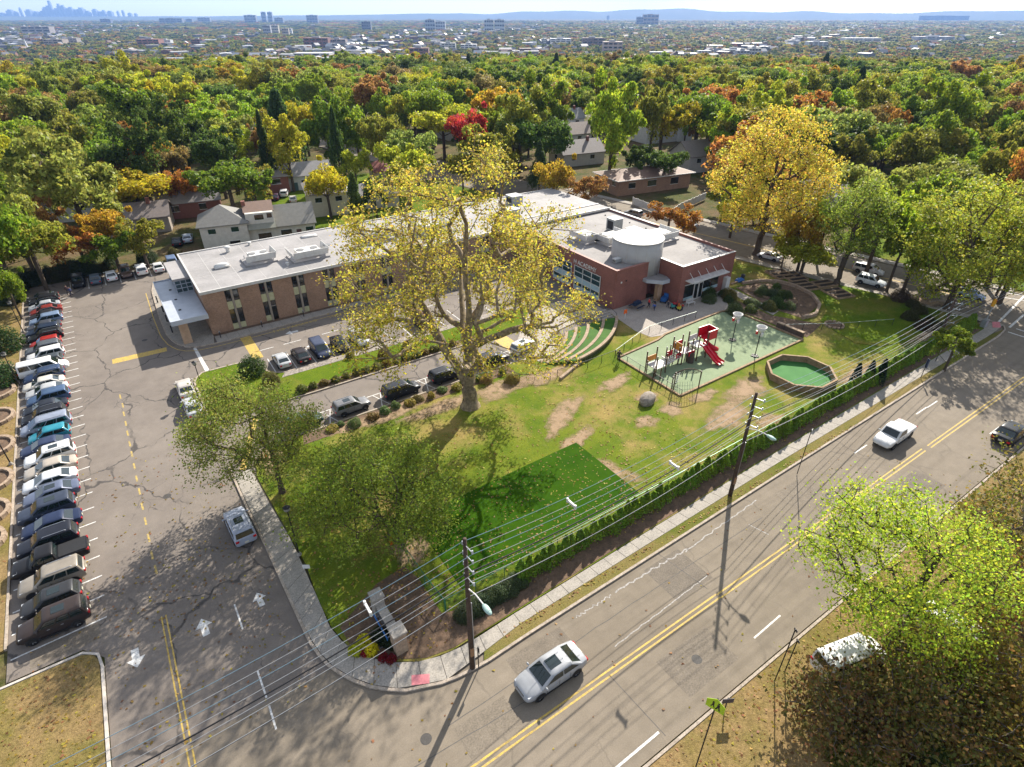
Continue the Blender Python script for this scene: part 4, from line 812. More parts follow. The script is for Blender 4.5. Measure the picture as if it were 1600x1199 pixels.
for x, k, c, lb, sn in ((10.6, 'suv', (.03, .06, .05), 'dark green SUV half hidden behind the roadside tree', 0), (16.1, 'suv', (.16, .16, .165), 'grey SUV with panoramic roof on the lower drive', 1), (22.2, 'van', (.02, .022, .028), 'black minivan second on the lower drive', 0), (28.1, 'suv', (.017, .018, .022), 'black SUV on the lower drive left of the big trunk', 0), (34.9, 'suv', (.015, .016, .024), 'black SUV on the lower drive right of the big trunk', 0), (40.3, 'suv', WHT_, 'white SUV at the terrace end of the lower drive', 1)):
    car(k, c, x, 55.75+(.5 if x > 39 else 0), R(1)+R(10 if x > 39 else 0), lb, .9, 'cars waiting on the lower drive', 'minivan' if k == 'van' else 'car', bool(sn), True)
for x, k, c, lb, h in ((12.6, 'coupe', SLV, 'silver coupe first in the bay under the yellow tree', 90), (15.05, 'sedan', (.03, .025, .027), 'black sedan second in the bay', 90), (17.6, 'van', (.04, .05, .09), 'dark blue minivan third in the bay', -90), (20.3, 'sedan', BLK, 'black sedan behind the yellow leaves in the bay', -90), (23.0, 'suv', (.38, .39, .40), 'silver SUV in the bay below the yellow branch', -90), (32.4, 'suv', (.10, .015, .015), 'dark red SUV seen through the sycamore', -90)):
    car(k, c, x, 70.9, R(h), lb, .9, 'cars in the bay before the school', 'minivan' if k == 'van' else 'car')
car('sedan', (.30, .31, .325), 15.3, 17.9, R(180), 'silver sedan with open sunroof driving on the main road', 1.08, None, 'car', True, name='car')
bedm = MB().box(-2.66, -.78, 1.168, -.7, .78, 1.185).mesh('bed_floor', M('bed_liner', (.5, .5, .49), None, 3, .6))
car('pickup', (.62, .62, .61), 61.0, 18.6, R(181), 'white pickup truck heading down the main road', 1.0, None, 'pickup', bed=bedm, name='car')
car('sedan', (.015, .017, .02), 71.6, 11.9, R(0), 'black sedan leaving at the right edge of the road', 1.08, None, name='car')
car('van', (.42, .41, .41), 105.3, 45.5, R(-79), 'silver minivan on the side street', .95, None, 'minivan', name='car'); car('suv', (.55, .58, .60), 100.6, 42.5, R(-79), 'white wagon beside the minivan on the side street', .95, None, name='car')
car('sedan', (.45, .47, .50), 97.2, 59.4, R(101), 'pale car at the kerb beside the hall', .92, name='car'); car('hatch', (.28, .36, .55), 108.4, 30.8, R(-78), 'small pale blue car turning at the crossroads', .95, name='car')
car('suv', (.20, .21, .22), 95.6, 93, R(101), 'grey SUV parked behind the hall roof', .95, detail=False); car('sedan', (.32, .30, .28), 99.6, 81, R(101), 'tan sedan on the street behind the orange trees', .95, detail=False)
car('sedan', (.38, .43, .50), 11.3, 130.3, R(80), 'silver sedan on the driveway of the white house', .95, detail=False); car('sedan', (.02, .025, .03), 9.2, 129.2, R(80), 'black sedan in shade beside the white house', .95, detail=False)
car('sedan', (.06, .03, .05), 34.3, 152, R(70), 'dark purple sedan by the brick ranch house', .95, detail=False); car('suv', (.60, .60, .60), 37.0, 154, R(70), 'white SUV between two cars by the ranch house', .95, detail=False); car('sedan', (.52, .50, .46), 37.2, 147.6, R(75), 'cream sedan on the ranch house driveway', .95, detail=False)
# ------------------------------------------------------------------ trees
def grow(att, trunk, bf=.35, limbs=()):
    """join crown points to a trunk by short, balanced paths; returns nodes, parents"""
    pos = [np.array(p, float) for p in trunk]; par = [-1]+list(range(len(trunk)-1))
    for k, limb in limbs:
        for j, p in enumerate(limb): pos.append(np.array(p, float)); par.append(k if j == 0 else len(pos)-2)
    pl = [0.0]
    for i in range(1, len(pos)): pl.append(pl[par[i]]+float(np.linalg.norm(pos[i]-pos[par[i]])))
    k0 = max(1, len(trunk)//3)
    rem = np.array(att, float); n = len(rem); best = np.full(n, 1e9); bp = np.zeros(n, int); alive = np.ones(n, bool)
    def relax(i):
        d = np.linalg.norm(rem-pos[i], axis=1)
        pen = np.where(rem[:, 2] < pos[i][2]-.3, (pos[i][2]-rem[:, 2])*1.2, 0)
        c = d+bf*pl[i]+pen; m = c < best; best[m] = c[m]; bp[m] = i
    for i in range(k0, len(pos)): relax(i)
    for _ in range(n):
        j = int(np.argmin(np.where(alive, best, 1e9))); alive[j] = False; p = int(bp[j])
        pos.append(rem[j]); par.append(p); pl.append(pl[p]+float(np.linalg.norm(rem[j]-pos[p]))); relax(len(pos)-1)
    return np.array(pos), par
def wood_mesh(pos, par, r_trunk, tip=.018, e=2.2, sides=6, flare=1.0):
    n = len(pos); acc = np.zeros(n); ch = [0]*n
    for i in range(n-1, -1, -1):
        if acc[i] == 0: acc[i] = tip**e
        if par[i] >= 0: acc[par[i]] += acc[i]
    order = np.argsort([-i for i in range(n)])
    rad = acc**(1/e); rad *= 1; k = r_trunk/rad[0]; rad = np.maximum(tip*.7, rad*np.where(rad > tip*2, k, np.sqrt(k)))
    mb = MB()
    for i in range(1, n):
        p = par[i]; a, b = pos[p], pos[i]; d = b-a; L = np.linalg.norm(d)
        if L < 1e-4: continue
        ra = min(rad[p], rad[i]*1.35); rb = rad[i]; sd = sides if ra > .06 else 4
        if ra > .12:
            m = (a+b)/2+RNG.normal(0, .035*L, 3); mb.tube([a, m, b], [ra, (ra+rb)/2, rb], sd, False)
        else: mb.tube([a, b], [ra, rb], sd if ra > .04 else 3, False)
    if flare > 1:
        mb.tube([pos[0]-np.array([0, 0, .1]), pos[0]+np.array([0, 0, .25]), pos[0]+np.array([0, 0, 1.0])], [rad[0]*flare*1.25, rad[0]*flare, rad[0]*1.02], 9, False)
    return mb, rad
def leaves_mesh(name, centers, normals, size, mat, aspect=1.0, jit=.45, wild=.6):
    n = len(centers); C = np.asarray(centers, float); N = np.asarray(normals, float)+RNG.normal(0, wild, (n, 3)); N /= np.linalg.norm(N, axis=1)[:, None]+1e-9
    T = np.cross(N, RNG.normal(0, 1, (n, 3))); T /= np.linalg.norm(T, axis=1)[:, None]+1e-9; B = np.cross(N, T)
    S = size*(1+RNG.uniform(-jit, jit, n))[:, None]
    k = np.array([(-.5, -.1), (-.05, -.42), (.5, .08), (.06, .44)])
    V = np.stack([C+T*S*(a*aspect)+B*S*b+N*S*(.10 if i % 2 else -.06) for i, (a, b) in enumerate(k)], 1).reshape(-1, 3)
    me = bpy.data.meshes.new(name); me.vertices.add(4*n); me.vertices.foreach_set('co', V.ravel()); me.loops.add(4*n); me.loops.foreach_set('vertex_index', np.arange(4*n))
    me.polygons.add(n); me.polygons.foreach_set('loop_start', np.arange(0, 4*n, 4)); me.polygons.foreach_set('loop_total', np.full(n, 4)); me.materials.append(mat); me.update(); me.validate(); return me
def crown_proto(kind, seed, nleaf, size, lobes):
    """unit-ish tree: crown radius 1 horizontally, height 2.2; made of leafy lobes"""
    rg = np.random.default_rng(seed); C = []; N = []
    shape = {'round': (1, .80, 1.25), 'oval': (.78, 1.05, 1.30), 'spread': (1.12, .62, 1.25), 'spire': (.85, 1.25, 1.25), 'loose': (1, .85, 1.25)}[kind]
    per = nleaf//lobes; nl = int(rg.integers(8, 12)); limbs_ = []
    for j in range(nl):
        d = np.array([math.cos(j*2.4+rg.uniform(-.4, .4)), math.sin(j*2.4+rg.uniform(-.4, .4)), rg.uniform(-.35, 1.1)]); d /= np.linalg.norm(d); limbs_.append((d, rg.uniform(.72, 1.16)))
    for k in range(lobes):
        if kind == 'spire':
            z = rg.uniform(0, 1)**.8; a = rg.uniform(0, 6.283); rr = shape[0]*(1-z)*.95; c = np.array([rr*math.cos(a)*.85, rr*math.sin(a)*.85, .3+z*1.75]); lr = .16+.26*(1-z)
        else:
            if k < 5: d = rg.normal(0, 1, 3); q = .25; lj = .1
            else:
                li = k % nl; d = limbs_[li][0]; q = limbs_[li][1]*rg.uniform(.45, 1.0); lj = .13
            c = np.array([d[0]*shape[0]*q, d[1]*shape[0]*q, shape[2]+d[2]*shape[1]*q])+rg.normal(0, lj, 3)*np.array([1, 1, .8]); lr = (.13+.21*rg.uniform()**1.4)*(1.25-.35*q)*(1.0 if kind != 'loose' else .82)
        m = per; u = rg.normal(0, 1, (m, 3)); u[:, 2] = u[:, 2]*.9+.35; u /= np.linalg.norm(u, axis=1)[:, None]
        rr = lr*rg.uniform(.55, 1.08, m)[:, None]; C.append(c+u*rr*np.array([1, 1, .8])); N.append(u)
    C = np.concatenate(C); N = np.concatenate(N); return C, N
def simple_wood(C, seed, r=.05, nb=26):
    rg = np.random.default_rng(seed); idx = rg.choice(len(C), nb, False); att = C[idx]*np.array([.8, .8, .95])
    zt = max(.55, float(np.quantile(C[:, 2], .10))); trunk = [(0, 0, -.02), (.01, .0, zt*.35), (.02, .02, zt*.7), (0, .03, zt), (.0, .0, zt*1.25)]
    pos, par = grow(att, trunk, .3); mb, _ = wood_mesh(pos, par, r, .008, 2.2, 6, 1.25); return mb
KINDS = ['round', 'round', 'oval', 'spread', 'loose', 'oval', 'round', 'spread', 'spire', 'loose']
PROTO = []
for i, k in enumerate(KINDS):
    C, N = crown_proto(k, 100+i, 8600 if k != 'loose' else 5600, .1, 54 if k != 'spire' else 64)
    PROTO.append((leaves_mesh('crown', C, N, .078, M_LEAF, 1, .4, .75), simple_wood(C, i).mesh('trunk', M_BARK)))
LOWP = []
for i, k in enumerate(('round', 'oval', 'spread', 'round', 'spire', 'oval')):
    C, N = crown_proto(k, 200+i, 520, .3, 26); LOWP.append(leaves_mesh('far_crown', C, N, .30, M_LEAFI, 1, .4, .6))
HIP = []
for i, k in enumerate(KINDS):
    me = PROTO[i][0].copy(); me.materials[0] = M_LEAFI; HIP.append(me)
GREENS = dict(green=(.072, .100, .016), bright=(.105, .140, .018), dark=(.038, .058, .018), olive=(.112, .105, .026), pale=(.105, .120, .040), yellowgreen=(.165, .165, .022), yellow=(.27, .215, .022), gold=(.27, .175, .028), orange=(.22, .105, .036), rust=(.15, .080, .044), brown=(.115, .085, .050), red=(.26, .032, .036), evergreen=(.028, .044, .022))
GREENS = {k: (v[0]*2.5, v[1]*2.5, v[2]*1.3) if k not in ('yellow', 'gold', 'orange', 'red') else (v[0]*1.75, v[1]*1.75, v[2]*1.0) for k, v in GREENS.items()}
NAMEC = dict(green='green', bright='bright green', dark='dark green', olive='olive', pale='pale green', yellowgreen='yellow-green', yellow='yellow', gold='golden', orange='orange', rust='rust-coloured', brown='brownish', red='red', evergreen='dark evergreen')
TREES = []
def shade(c, j=.16):
    k = 1+random.uniform(-j, j); return (c[0]*k*(1+random.uniform(-.1, .1)), c[1]*k, c[2]*k*(1+random.uniform(-.15, .15)))
def tree(x, y, h, rad, colname, proto, label, group=None, z=None, name='tree', sink=0):
    t = thing(name, label, 'tree', (x, y, TZ(x, y) if z is None else z), random.uniform(0, 6.28), group)
    cm, wm = PROTO[proto]; s = (rad, rad*random.uniform(.94, 1.06), h/2.25)
    ob('trunk', wm, t, (0, 0, 0), 0, None, s); ob('crown', cm, t, (0, 0, 0), 0, shade(GREENS[colname]), s); TREES.append((x, y)); return t
def ptree(cx, top, by, width, colname, proto, label, group=None, name='tree', hk=1.0):
    """tree by the photo's rows: centre column, top row, row of its foot, crown width"""
    b = P(cx, by); dep = PROJ(b[0], b[1], 5)[2]; return tree(b[0], b[1], HGT(b, top)*hk, width/2*dep/924, colname, proto, label, group, None, name)
G1 = 'trees behind the parking lot'; G2 = 'trees behind the houses'; G3 = 'trees round the side street'
for a in ((22, 290, 478, 125, 'bright', 0, 'big bright green tree at the left edge above the lot', G1), (-30, 330, 540, 130, 'yellowgreen', 1, 'yellow-green tree cut by the left edge below the big one', G1), (60, 275, 440, 100, 'pale', 6, 'pale green tree right of the big bright one at left', G1), (75, 330, 455, 105, 'olive', 9, 'leaning olive tree left of the far parked cars', G1), (140, 345, 428, 90, 'orange', 4, 'orange-tinged tree behind the dark cars of the rear row', G1), (188, 352, 425, 70, 'green', 6, 'small green tree behind the white sedan of the rear row', G1), (232, 328, 418, 76, 'olive', 4, 'slender olive tree beside the lobby end of the lot', G1), (95, 300, 420, 70, 'rust', 9, 'rust-brown tree above the leaning olive tree', G1), (35, 405, 500, 50, 'green', 0, 'low green bush tree at the left lamp post', G1),
    (225, 255, 345, 118, 'yellow', 3, 'bright yellow round tree left of the white house', G2), (175, 222, 320, 90, 'olive', 1, 'olive tree behind the bright yellow one', G2), (262, 200, 300, 72, 'gold', 0, 'gold-olive tree above the bright yellow one', G2), (300, 155, 280, 76, 'dark', 2, 'tall dark green tree above the white house', G2), (30, 212, 330, 90, 'bright', 1, 'bright green tree at the left edge, middle distance', G1), (20, 240, 350, 80, 'yellowgreen', 3, 'yellow-green tree at the left edge below the bright one', G1), (110, 235, 340, 80, 'olive', 6, 'broad olive tree left of the bright yellow one', G1), (150, 165, 290, 90, 'dark', 0, 'dark green tree over the left wood', G1), (370, 232, 345, 110, 'green', 1, 'large green tree behind the white house roof', G2), (298, 255, 335, 55, 'orange', 3, 'orange-topped tree beside the large green one', G2), (405, 245, 335, 60, 'olive', 4, 'feathery olive tree right of the large green one', G2),
    (460, 175, 300, 70, 'yellowgreen', 2, 'tall yellow-green tree above the ranch house', G2), (428, 165, 300, 34, 'evergreen', 8, 'narrow dark conifer left of the tall yellow-green tree', G2), (535, 160, 290, 34, 'evergreen', 8, 'narrow dark conifer behind the hip-roofed house', G2), (518, 245, 342, 66, 'yellow', 3, 'yellow tree in front of the hip-roofed house', G2), (597, 155, 280, 70, 'olive', 0, 'round olive tree above the hip-roofed house', G2), (655, 182, 300, 80, 'pale', 4, 'pale feathery tree left above the sycamore', G2), (735, 158, 262, 66, 'red', 3, 'bright red maple above the sycamore', G2), (768, 183, 295, 78, 'olive', 9, 'olive tree just right below the red maple', G2), (560, 265, 350, 40, 'dark', 8, 'thin dark pine between house and sycamore', G2), (590, 262, 345, 40, 'dark', 4, 'second thin dark tree beside the sycamore', G2), (695, 150, 250, 80, 'yellowgreen', 1, 'yellow-green tree left of the red maple', G2),
    (850, 122, 262, 84, 'green', 2, 'tall green tree right of the red maple', G2), (950, 122, 290, 84, 'bright', 2, 'tall bright green tree in the middle of the wood', G2), (1012, 125, 265, 62, 'olive', 5, 'olive tree right of the tall bright green one', G2), (1082, 118, 250, 104, 'green', 0, 'broad green tree above the gabled house', G2), (1000, 215, 288, 58, 'dark', 6, 'glossy dark tree in front of the gabled house', G3), (1035, 222, 296, 55, 'dark', 1, 'round dark tree over the brown-roofed house', G3), (865, 236, 335, 60, 'gold', 3, 'round golden tree behind the hall roof', G3), (912, 265, 345, 60, 'rust', 9, 'thin reddish bare tree beside the round golden one', G3), (842, 215, 300, 40, 'evergreen', 8, 'dark spruce left of the round golden tree', G3), (1042, 312, 372, 66, 'orange', 9, 'small orange tree beside the hall back wall', G3), (1065, 318, 380, 50, 'orange', 4, 'smaller orange tree right of the other by the hall', G3), (1245, 312, 425, 72, 'gold', 4, 'gold and orange tree by the vegetable beds', G3), (1250, 368, 432, 86, 'yellowgreen', 3, 'low spreading tree over the vegetable beds', G3), (1220, 352, 420, 40, 'yellowgreen', 4, 'small yellow-green tree at the hall corner', G3),
    (1345, 230, 375, 110, 'pale', 1, 'pale green tree across the side street', G3), (1385, 330, 455, 70, 'green', 9, 'dark-trunked tree at the side street, left of two', G3), (1408, 300, 462, 80, 'bright', 4, 'dark-trunked tree at the side street, right of two', G3), (1540, 270, 450, 130, 'yellowgreen', 1, 'broad yellow-green tree at the right edge', G3), (1322, 140, 265, 84, 'brown', 1, 'brown-olive tree above the pale green ones', G3), (1372, 145, 270, 50, 'orange', 4, 'orange-tipped tree right of the brown-olive one', G3), (1440, 150, 300, 100, 'green', 6, 'large green tree in the upper right wood', G3), (1455, 225, 360, 100, 'pale', 0, 'second pale green tree across the side street', G3), (1575, 212, 370, 70, 'orange', 3, 'orange and gold tree at the right edge', G3), (1570, 140, 290, 84, 'green', 0, 'green tree above the orange one at the right edge', G3), (1525, 215, 345, 60, 'olive', 5, 'olive tree left of the orange and gold one', G3), (1475, 505, 580, 60, 'green', 4, 'small leafy tree in the fence corner by the crossroads', G3)):
    ptree(*a)
# ------------------------------------------------------------------ houses (walls, roofs, windows are parts)
def gable(mb, x0, x1, y0, y1, z0, z1, axis='x', ov=.45, th=.16):
    if axis == 'x':
        ym = (y0+y1)/2; a = [(x0-ov, y0-ov, z0), (x1+ov, y0-ov, z0), (x1+ov, ym, z1), (x0-ov, ym, z1), (x0-ov, y1+ov, z0), (x1+ov, y1+ov, z0)]
        for q in ((0, 1, 2, 3), (3, 2, 5, 4)):
            v = [a[i] for i in q]; mb.add(v+[(p[0], p[1], p[2]-th) for p in v], [(0, 1, 2, 3), (7, 6, 5, 4), (0, 4, 5, 1), (1, 5, 6, 2), (2, 6, 7, 3), (3, 7, 4, 0)])
    else:
        o = MB(); gable(o, y0, y1, x0, x1, z0, z1, 'x', ov, th); mb.add([(b, a, c) for a, b, c in o.v], [tuple(reversed(f)) for f in o.f])
    return mb
def hip(mb, x0, x1, y0, y1, z0, z1, ov=.5):
    x0 -= ov; x1 += ov; y0 -= ov; y1 += ov; w = min(x1-x0, y1-y0)/2
    if x1-x0 >= y1-y0: r = [(x0+w, (y0+y1)/2, z1), (x1-w, (y0+y1)/2, z1)]
    else: r = [((x0+x1)/2, y0+w, z1), ((x0+x1)/2, y1-w, z1)]
    v = [(x0, y0, z0), (x1, y0, z0), (x1, y1, z0), (x0, y1, z0)]+r
    f = [(0, 1, 5, 4), (1, 2, 5), (2, 3, 4, 5), (3, 0, 4)] if x1-x0 >= y1-y0 else [(0, 1, 4), (1, 2, 5, 4), (2, 3, 5), (3, 0, 4, 5)]
    return mb.add(v+[(p[0], p[1], p[2]-.15) for p in v[:4]], f+[(0, 6, 7, 1), (1, 7, 8, 2), (2, 8, 9, 3), (3, 9, 6, 0), (9, 8, 7, 6)])
def gwall(mb, x0, x1, y0, y1, z0, zr, axis='x'):
    mb.box(x0, y0, 0, x1, y1, z0)
    if axis == 'x':
        for x in (x0, x1): mb.add([(x, y0, z0), (x, y1, z0), (x, (y0+y1)/2, zr)], [(0, 1, 2) if x == x1 else (2, 1, 0)])
    else:
        for y in (y0, y1): mb.add([(x0, y, z0), (x1, y, z0), ((x0+x1)/2, y, zr)], [(0, 1, 2) if y == y0 else (2, 1, 0)])
    return mb
def wins(t, lst, m=None):
    """window: (x, y, z, w, h, face) with face '-y', '-x'"""
    for x, y, z, w, h, fc in lst:
        if fc == '-y': o = MB().box(x-w/2, y-.03, z, x+w/2, y+.02, z+h).build('window', M_GLASS, t); MB().box(x-w/2-.09, y-.06, z-.09, x+w/2+.09, y-.031, z).build('sill', M_HUE, o, col=(.6, .6, .58)); MB().box(x-w/2-.09, y-.06, z+h, x+w/2+.09, y-.031, z+h+.09).build('frame', M_HUE, o, col=(.6, .6, .58))
        else: o = MB().box(x-.03, y-w/2, z, x+.02, y+w/2, z+h).build('window', M_GLASS, t); MB().box(x-.06, y-w/2-.09, z-.09, x-.031, y+w/2+.09, z).build('sill', M_HUE, o, col=(.6, .6, .58)); MB().box(x-.06, y-w/2-.09, z+h, x-.031, y+w/2+.09, z+h+.09).build('frame', M_HUE, o, col=(.6, .6, .58))
HOUSES = []
def house(x, y, rz, label, name='house', clear=9): HOUSES.append((x, y, clear)); return thing(name, label, 'house', (x, y, TZ(x, y)+.02), rz)
WHS, BRK, TANW = (.52, .50, .45), (.20, .075, .05), (.34, .24, .16)
SHG, SHB, SHT = (.17, .165, .15), (.17, .105, .075), (.27, .25, .235)
h = house(12.8, 121.6, R(-12), 'white split-level house with grey hip and gable roofs behind the fence', clear=14)
MB().box(0, 0, 0, 8.2, 8.5, 4.7).build('wall', M_HUE, h, col=WHS); hip(MB(), 0, 8.2, 0, 8.5, 4.7, 7.4).build('roof', M_HUE, h, col=SHG)
MB().box(8.21, .8, 0, 13.2, 8.0, 6.0).build('wall', M_HUE, h, col=WHS); gable(MB(), 8.4, 13.0, 2.2, 8.2, 6.0, 7.2).build('roof', M_HUE, h, col=SHB)
MB().add([(8.3, -.4, 3.3), (13.3, -.4, 3.3), (13.3, 1.6, 4.5), (8.3, 1.6, 4.5), (8.3, -.4, 3.15), (13.3, -.4, 3.15), (13.3, 1.6, 4.35), (8.3, 1.6, 4.35)], [(0, 1, 2, 3), (7, 6, 5, 4), (0, 4, 5, 1), (1, 5, 6, 2), (3, 7, 4, 0)]).build('porch_roof', M_HUE, h, col=(.24, .24, .19))
gwall(MB(), 13.21, 20.5, .8, 8.2, 3.2, 6.1).build('wall', M_HUE, h, col=WHS); gable(MB(), 13.3, 20.4, .6, 8.4, 3.2, 6.3).build('roof', M_HUE, h, col=(.22, .21, .18))
wins(h, [(2, 0, 3.2, 1.3, .9, '-y'), (6, 0, 3.2, 1.3, .9, '-y'), (5.5, 0, .3, 1.8, 1.2, '-y'), (10.6, .8, 4.7, 1.6, 1.0, '-y'), (12.5, .8, 4.9, .9, .9, '-y'), (15, .8, 1.3, 2, 1.0, '-y'), (19.4, .8, 1.1, 1.4, 1.3, '-y'), (11, .8, .9, 2.4, 1.2, '-y')])
MB().box(16.9, .74, .02, 17.8, .83, 2.1).build('door', M_HUE, h, col=(.10, .04, .03)); MB().box(7.9, 4, 4.7, 8.6, 4.8, 7.6).build('chimney', M_HUE, h, col=BRK)
h = house(36.5, 131.8, R(-12), 'cream hip-roofed house beyond the dark driveway', clear=12)
MB().box(0, 0, 0, 8.5, 11, 5.0).build('wall', M_HUE, h, col=(.50, .46, .36)); hip(MB(), 0, 8.5, 0, 11, 5.0, 7.6).build('roof', M_HUE, h, col=SHT); wins(h, [(2, 0, 3.2, 1.4, 1, '-y'), (6.3, 0, 3.2, 1.4, 1, '-y'), (0, 3, .2, 2.0, 2.0, '-x'), (0, 6.2, .2, 2.0, 2.0, '-x'), (0, 9, 3.2, 1.2, 1, '-x')])
MB().box(8.51, 2, 0, 20, 9, 3.2).build('wall', M_HUE, h, col=(.48, .44, .36)); hip(MB(), 8.9, 20, 2, 9, 3.2, 5.2).build('roof', M_HUE, h, col=(.22, .21, .20)); wins(h, [(12, 2, 1.2, 1.6, 1.1, '-y'), (17, 2, 1.2, 1.6, 1.1, '-y')])
h = house(33.5, 158.5, R(-10), 'brick and white ranch house with pale grey roof', clear=12)
MB().box(0, -1, 0, 6, 8, 4.2).build('wall', M_HUE, h, col=BRK); hip(MB(), 0, 6, -1, 8, 4.2, 6).build('roof', M_HUE, h, col=SHT); gwall(MB(), 6.01, 17, 0, 8, 3.6, 6).build('wall', M_HUE, h, col=(.46, .46, .44)); gable(MB(), 6.3, 17, 0, 8, 3.6, 6.2).build('roof', M_HUE, h, col=(.26, .25, .25))
wins(h, [(3, -1, 2.4, 2.2, 1.2, '-y'), (10, 0, 1.4, 1.8, 1.2, '-y'), (14.5, 0, 1.4, 1.8, 1.2, '-y')]); MB().box(7.2, -.06, .02, 8.1, .03, 2.1).build('door', M_HUE, h, col=(.05, .10, .10))
h = house(104.5, 107.5, R(-9), 'low brick house with a shallow brown roof and white eaves', clear=15)
MB().box(0, 0, 0, 22, 10, 3.8).build('wall', M_BRICK, h); hip(MB(), 0, 22, 0, 10, 3.8, 5.2, .8).build('roof', M_HUE, h, col=(.20, .125, .09)); sweep(MB(), [(-.8, -.8), (22.8, -.8), (22.8, 10.8), (-.8, 10.8)], .14, 3.66, 3.83, 0, True).build('eaves', M_METALW, h); MB().box(14, 4.4, 5, 14.8, 5.2, 6.2).build('chimney', M_METALW, h)
wins(h, [(0, 2, 2.2, 1.4, 1.0, '-x'), (0, 6, 2.2, 1.4, 1.0, '-x'), (4, 0, 1.6, 2, 1.3, '-y'), (10, 0, 1.6, 2.6, 1.4, '-y'), (17, 0, 1.4, 2.4, 1.6, '-y')])
h = house(160, 153, R(-8), 'tall gabled house with brown roof and dark half-timbering', clear=15)
gwall(MB(), 0, 13, 0, 9, 5, 9, 'x').build('wall', M_HUE, h, col=(.5, .5, .5)); gable(MB(), 0, 13, 0, 9, 5, 9.2).build('roof', M_HUE, h, col=(.21, .135, .10)); gwall(MB(), 13.1, 19, -1, 10, 5.5, 11, 'y').build('wall', M_HUE, h, col=(.55, .55, .56)); gable(MB(), 13.1, 19, -1, 10, 5.5, 11, 'y').build('roof', M_HUE, h, col=(.10, .07, .06)); MB().box(11, 1, 5, 12.2, 2.2, 11.5).build('chimney', M_HUE, h, col=BRK)
wins(h, [(3, 0, 2, 2, 1.6, '-y'), (8, 0, 2, 2, 1.6, '-y'), (15.8, -1, 2, 1.5, 1.6, '-y'), (15.8, -1, 5.5, 1.5, 1.6, '-y'), (0, 4.5, 5.2, 1.5, 1.6, '-x')])
def simple_house(px, py, w, d, hh, rh, wc, rc, rz, label, roof='gable', clear=9):
    x, y = P(px, py); h = house(x, y, R(rz), label, clear=clear)
    if roof == 'gable': gwall(MB(), 0, w, 0, d, hh, hh+rh).build('wall', M_HUE, h, col=wc); gable(MB(), 0, w, 0, d, hh, hh+rh+.1).build('roof', M_HUE, h, col=rc)
    else: MB().box(0, 0, 0, w, d, hh).build('wall', M_HUE, h, col=wc); hip(MB(), 0, w, 0, d, hh, hh+rh).build('roof', M_HUE, h, col=rc)
    wins(h, [(w*.25, 0, hh-1.8, 1.4, 1.2, '-y'), (w*.7, 0, hh-1.8, 1.4, 1.2, '-y'), (0, d*.5, hh-1.8, 1.4, 1.2, '-x')]); MB().box(w*.7, d*.4, hh, w*.7+.7, d*.4+.7, hh+rh+.9).build('chimney', M_HUE, h, col=BRK); return h
simple_house(255, 345, 12, 8, 3.4, 2.4, BRK, (.24, .22, .21), -10, 'brick house with pale roof left of the white split-level'); simple_house(165, 372, 12, 8, 3.2, 2.2, (.3, .26, .22), (.20, .165, .15), -12, 'brown-roofed house showing through the orange tree'); simple_house(75, 350, 10, 8, 4, 2.2, (.5, .49, .46), (.18, .15, .14), -12, 'white walled house among the left trees')
simple_house(880, 262, 14, 9, 3.5, 3, (.4, .37, .33), (.19, .165, .155), -9, 'grey-roofed house behind the round golden tree'); simple_house(893, 230, 12, 8, 4, 3, (.5, .5, .5), (.23, .18, .15), -9, 'small brown-roofed house under the tall trees'); simple_house(1075, 272, 13, 9, 4.5, 3.4, (.42, .40, .38), (.20, .17, .15), -9, 'pale gabled house beside the huge golden tree'); simple_house(1265, 345, 12, 9, 4.5, 3, (.36, .36, .38), (.16, .165, .18), -9, 'blue-grey house across the side street'); simple_house(1315, 340, 11, 8, 4.2, 2.6, BRK, (.20, .19, .19), -9, 'brick house behind the forked green tree'); simple_house(1408, 232, 11, 9, 6, 5, (.45, .45, .45), (.30, .29, .28), 10, 'steep grey gable in the upper right wood'); simple_house(590, 290, 14, 9, 3.5, 2.6, (.4, .3, .25), (.24, .075, .06), -10, 'house with a red roof beside the thin pines', 'hip'); simple_house(480, 210, 12, 8, 6, 2.6, (.55, .55, .55), (.2, .2, .2), -8, 'white house in the shade of the tall yellow-green tree'); simple_house(875, 215, 10, 7, 6, 3, (.6, .6, .6), (.25, .25, .25), -8, 'small white house left of the tall bright green tree')
for k, (px, py, wc, rc, lb) in enumerate(((165, 160, (.55, .55, .54), (.30, .29, .29), 'pale house in a gap of the left wood'), (245, 188, (.5, .5, .48), (.26, .25, .25), 'grey-roofed house above the bright yellow tree'), (390, 160, (.58, .58, .58), (.28, .28, .29), 'white house deep in the wood behind the pale houses'), (520, 145, (.6, .6, .6), (.3, .3, .3), 'white house showing between green crowns'), (620, 140, (.5, .45, .4), (.2, .15, .12), 'brown-roofed house in the wood above the sycamore'), (806, 172, (.62, .62, .62), (.34, .34, .34), 'bright white house left of the tall green tree'), (960, 150, (.5, .5, .5), (.25, .22, .2), 'house behind the tall bright green tree'), (90, 140, (.55, .5, .45), (.22, .2, .2), 'cream house at the upper left of the wood'), (330, 215, (.5, .48, .42), (.24, .2, .18), 'tan house behind the tall dark green tree'), (1180, 140, (.55, .55, .55), (.28, .26, .26), 'pale house above the huge golden tree'), (1500, 165, (.5, .5, .5), (.25, .25, .27), 'grey house high in the right wood'), (700, 220, (.45, .42, .4), (.22, .2, .2), 'grey house just behind the sycamore top'))):
    simple_house(px, py, 12, 9, 5, 3, wc, rc, -34+17*(k % 3), lb, 'gable' if k % 2 else 'hip', 8)
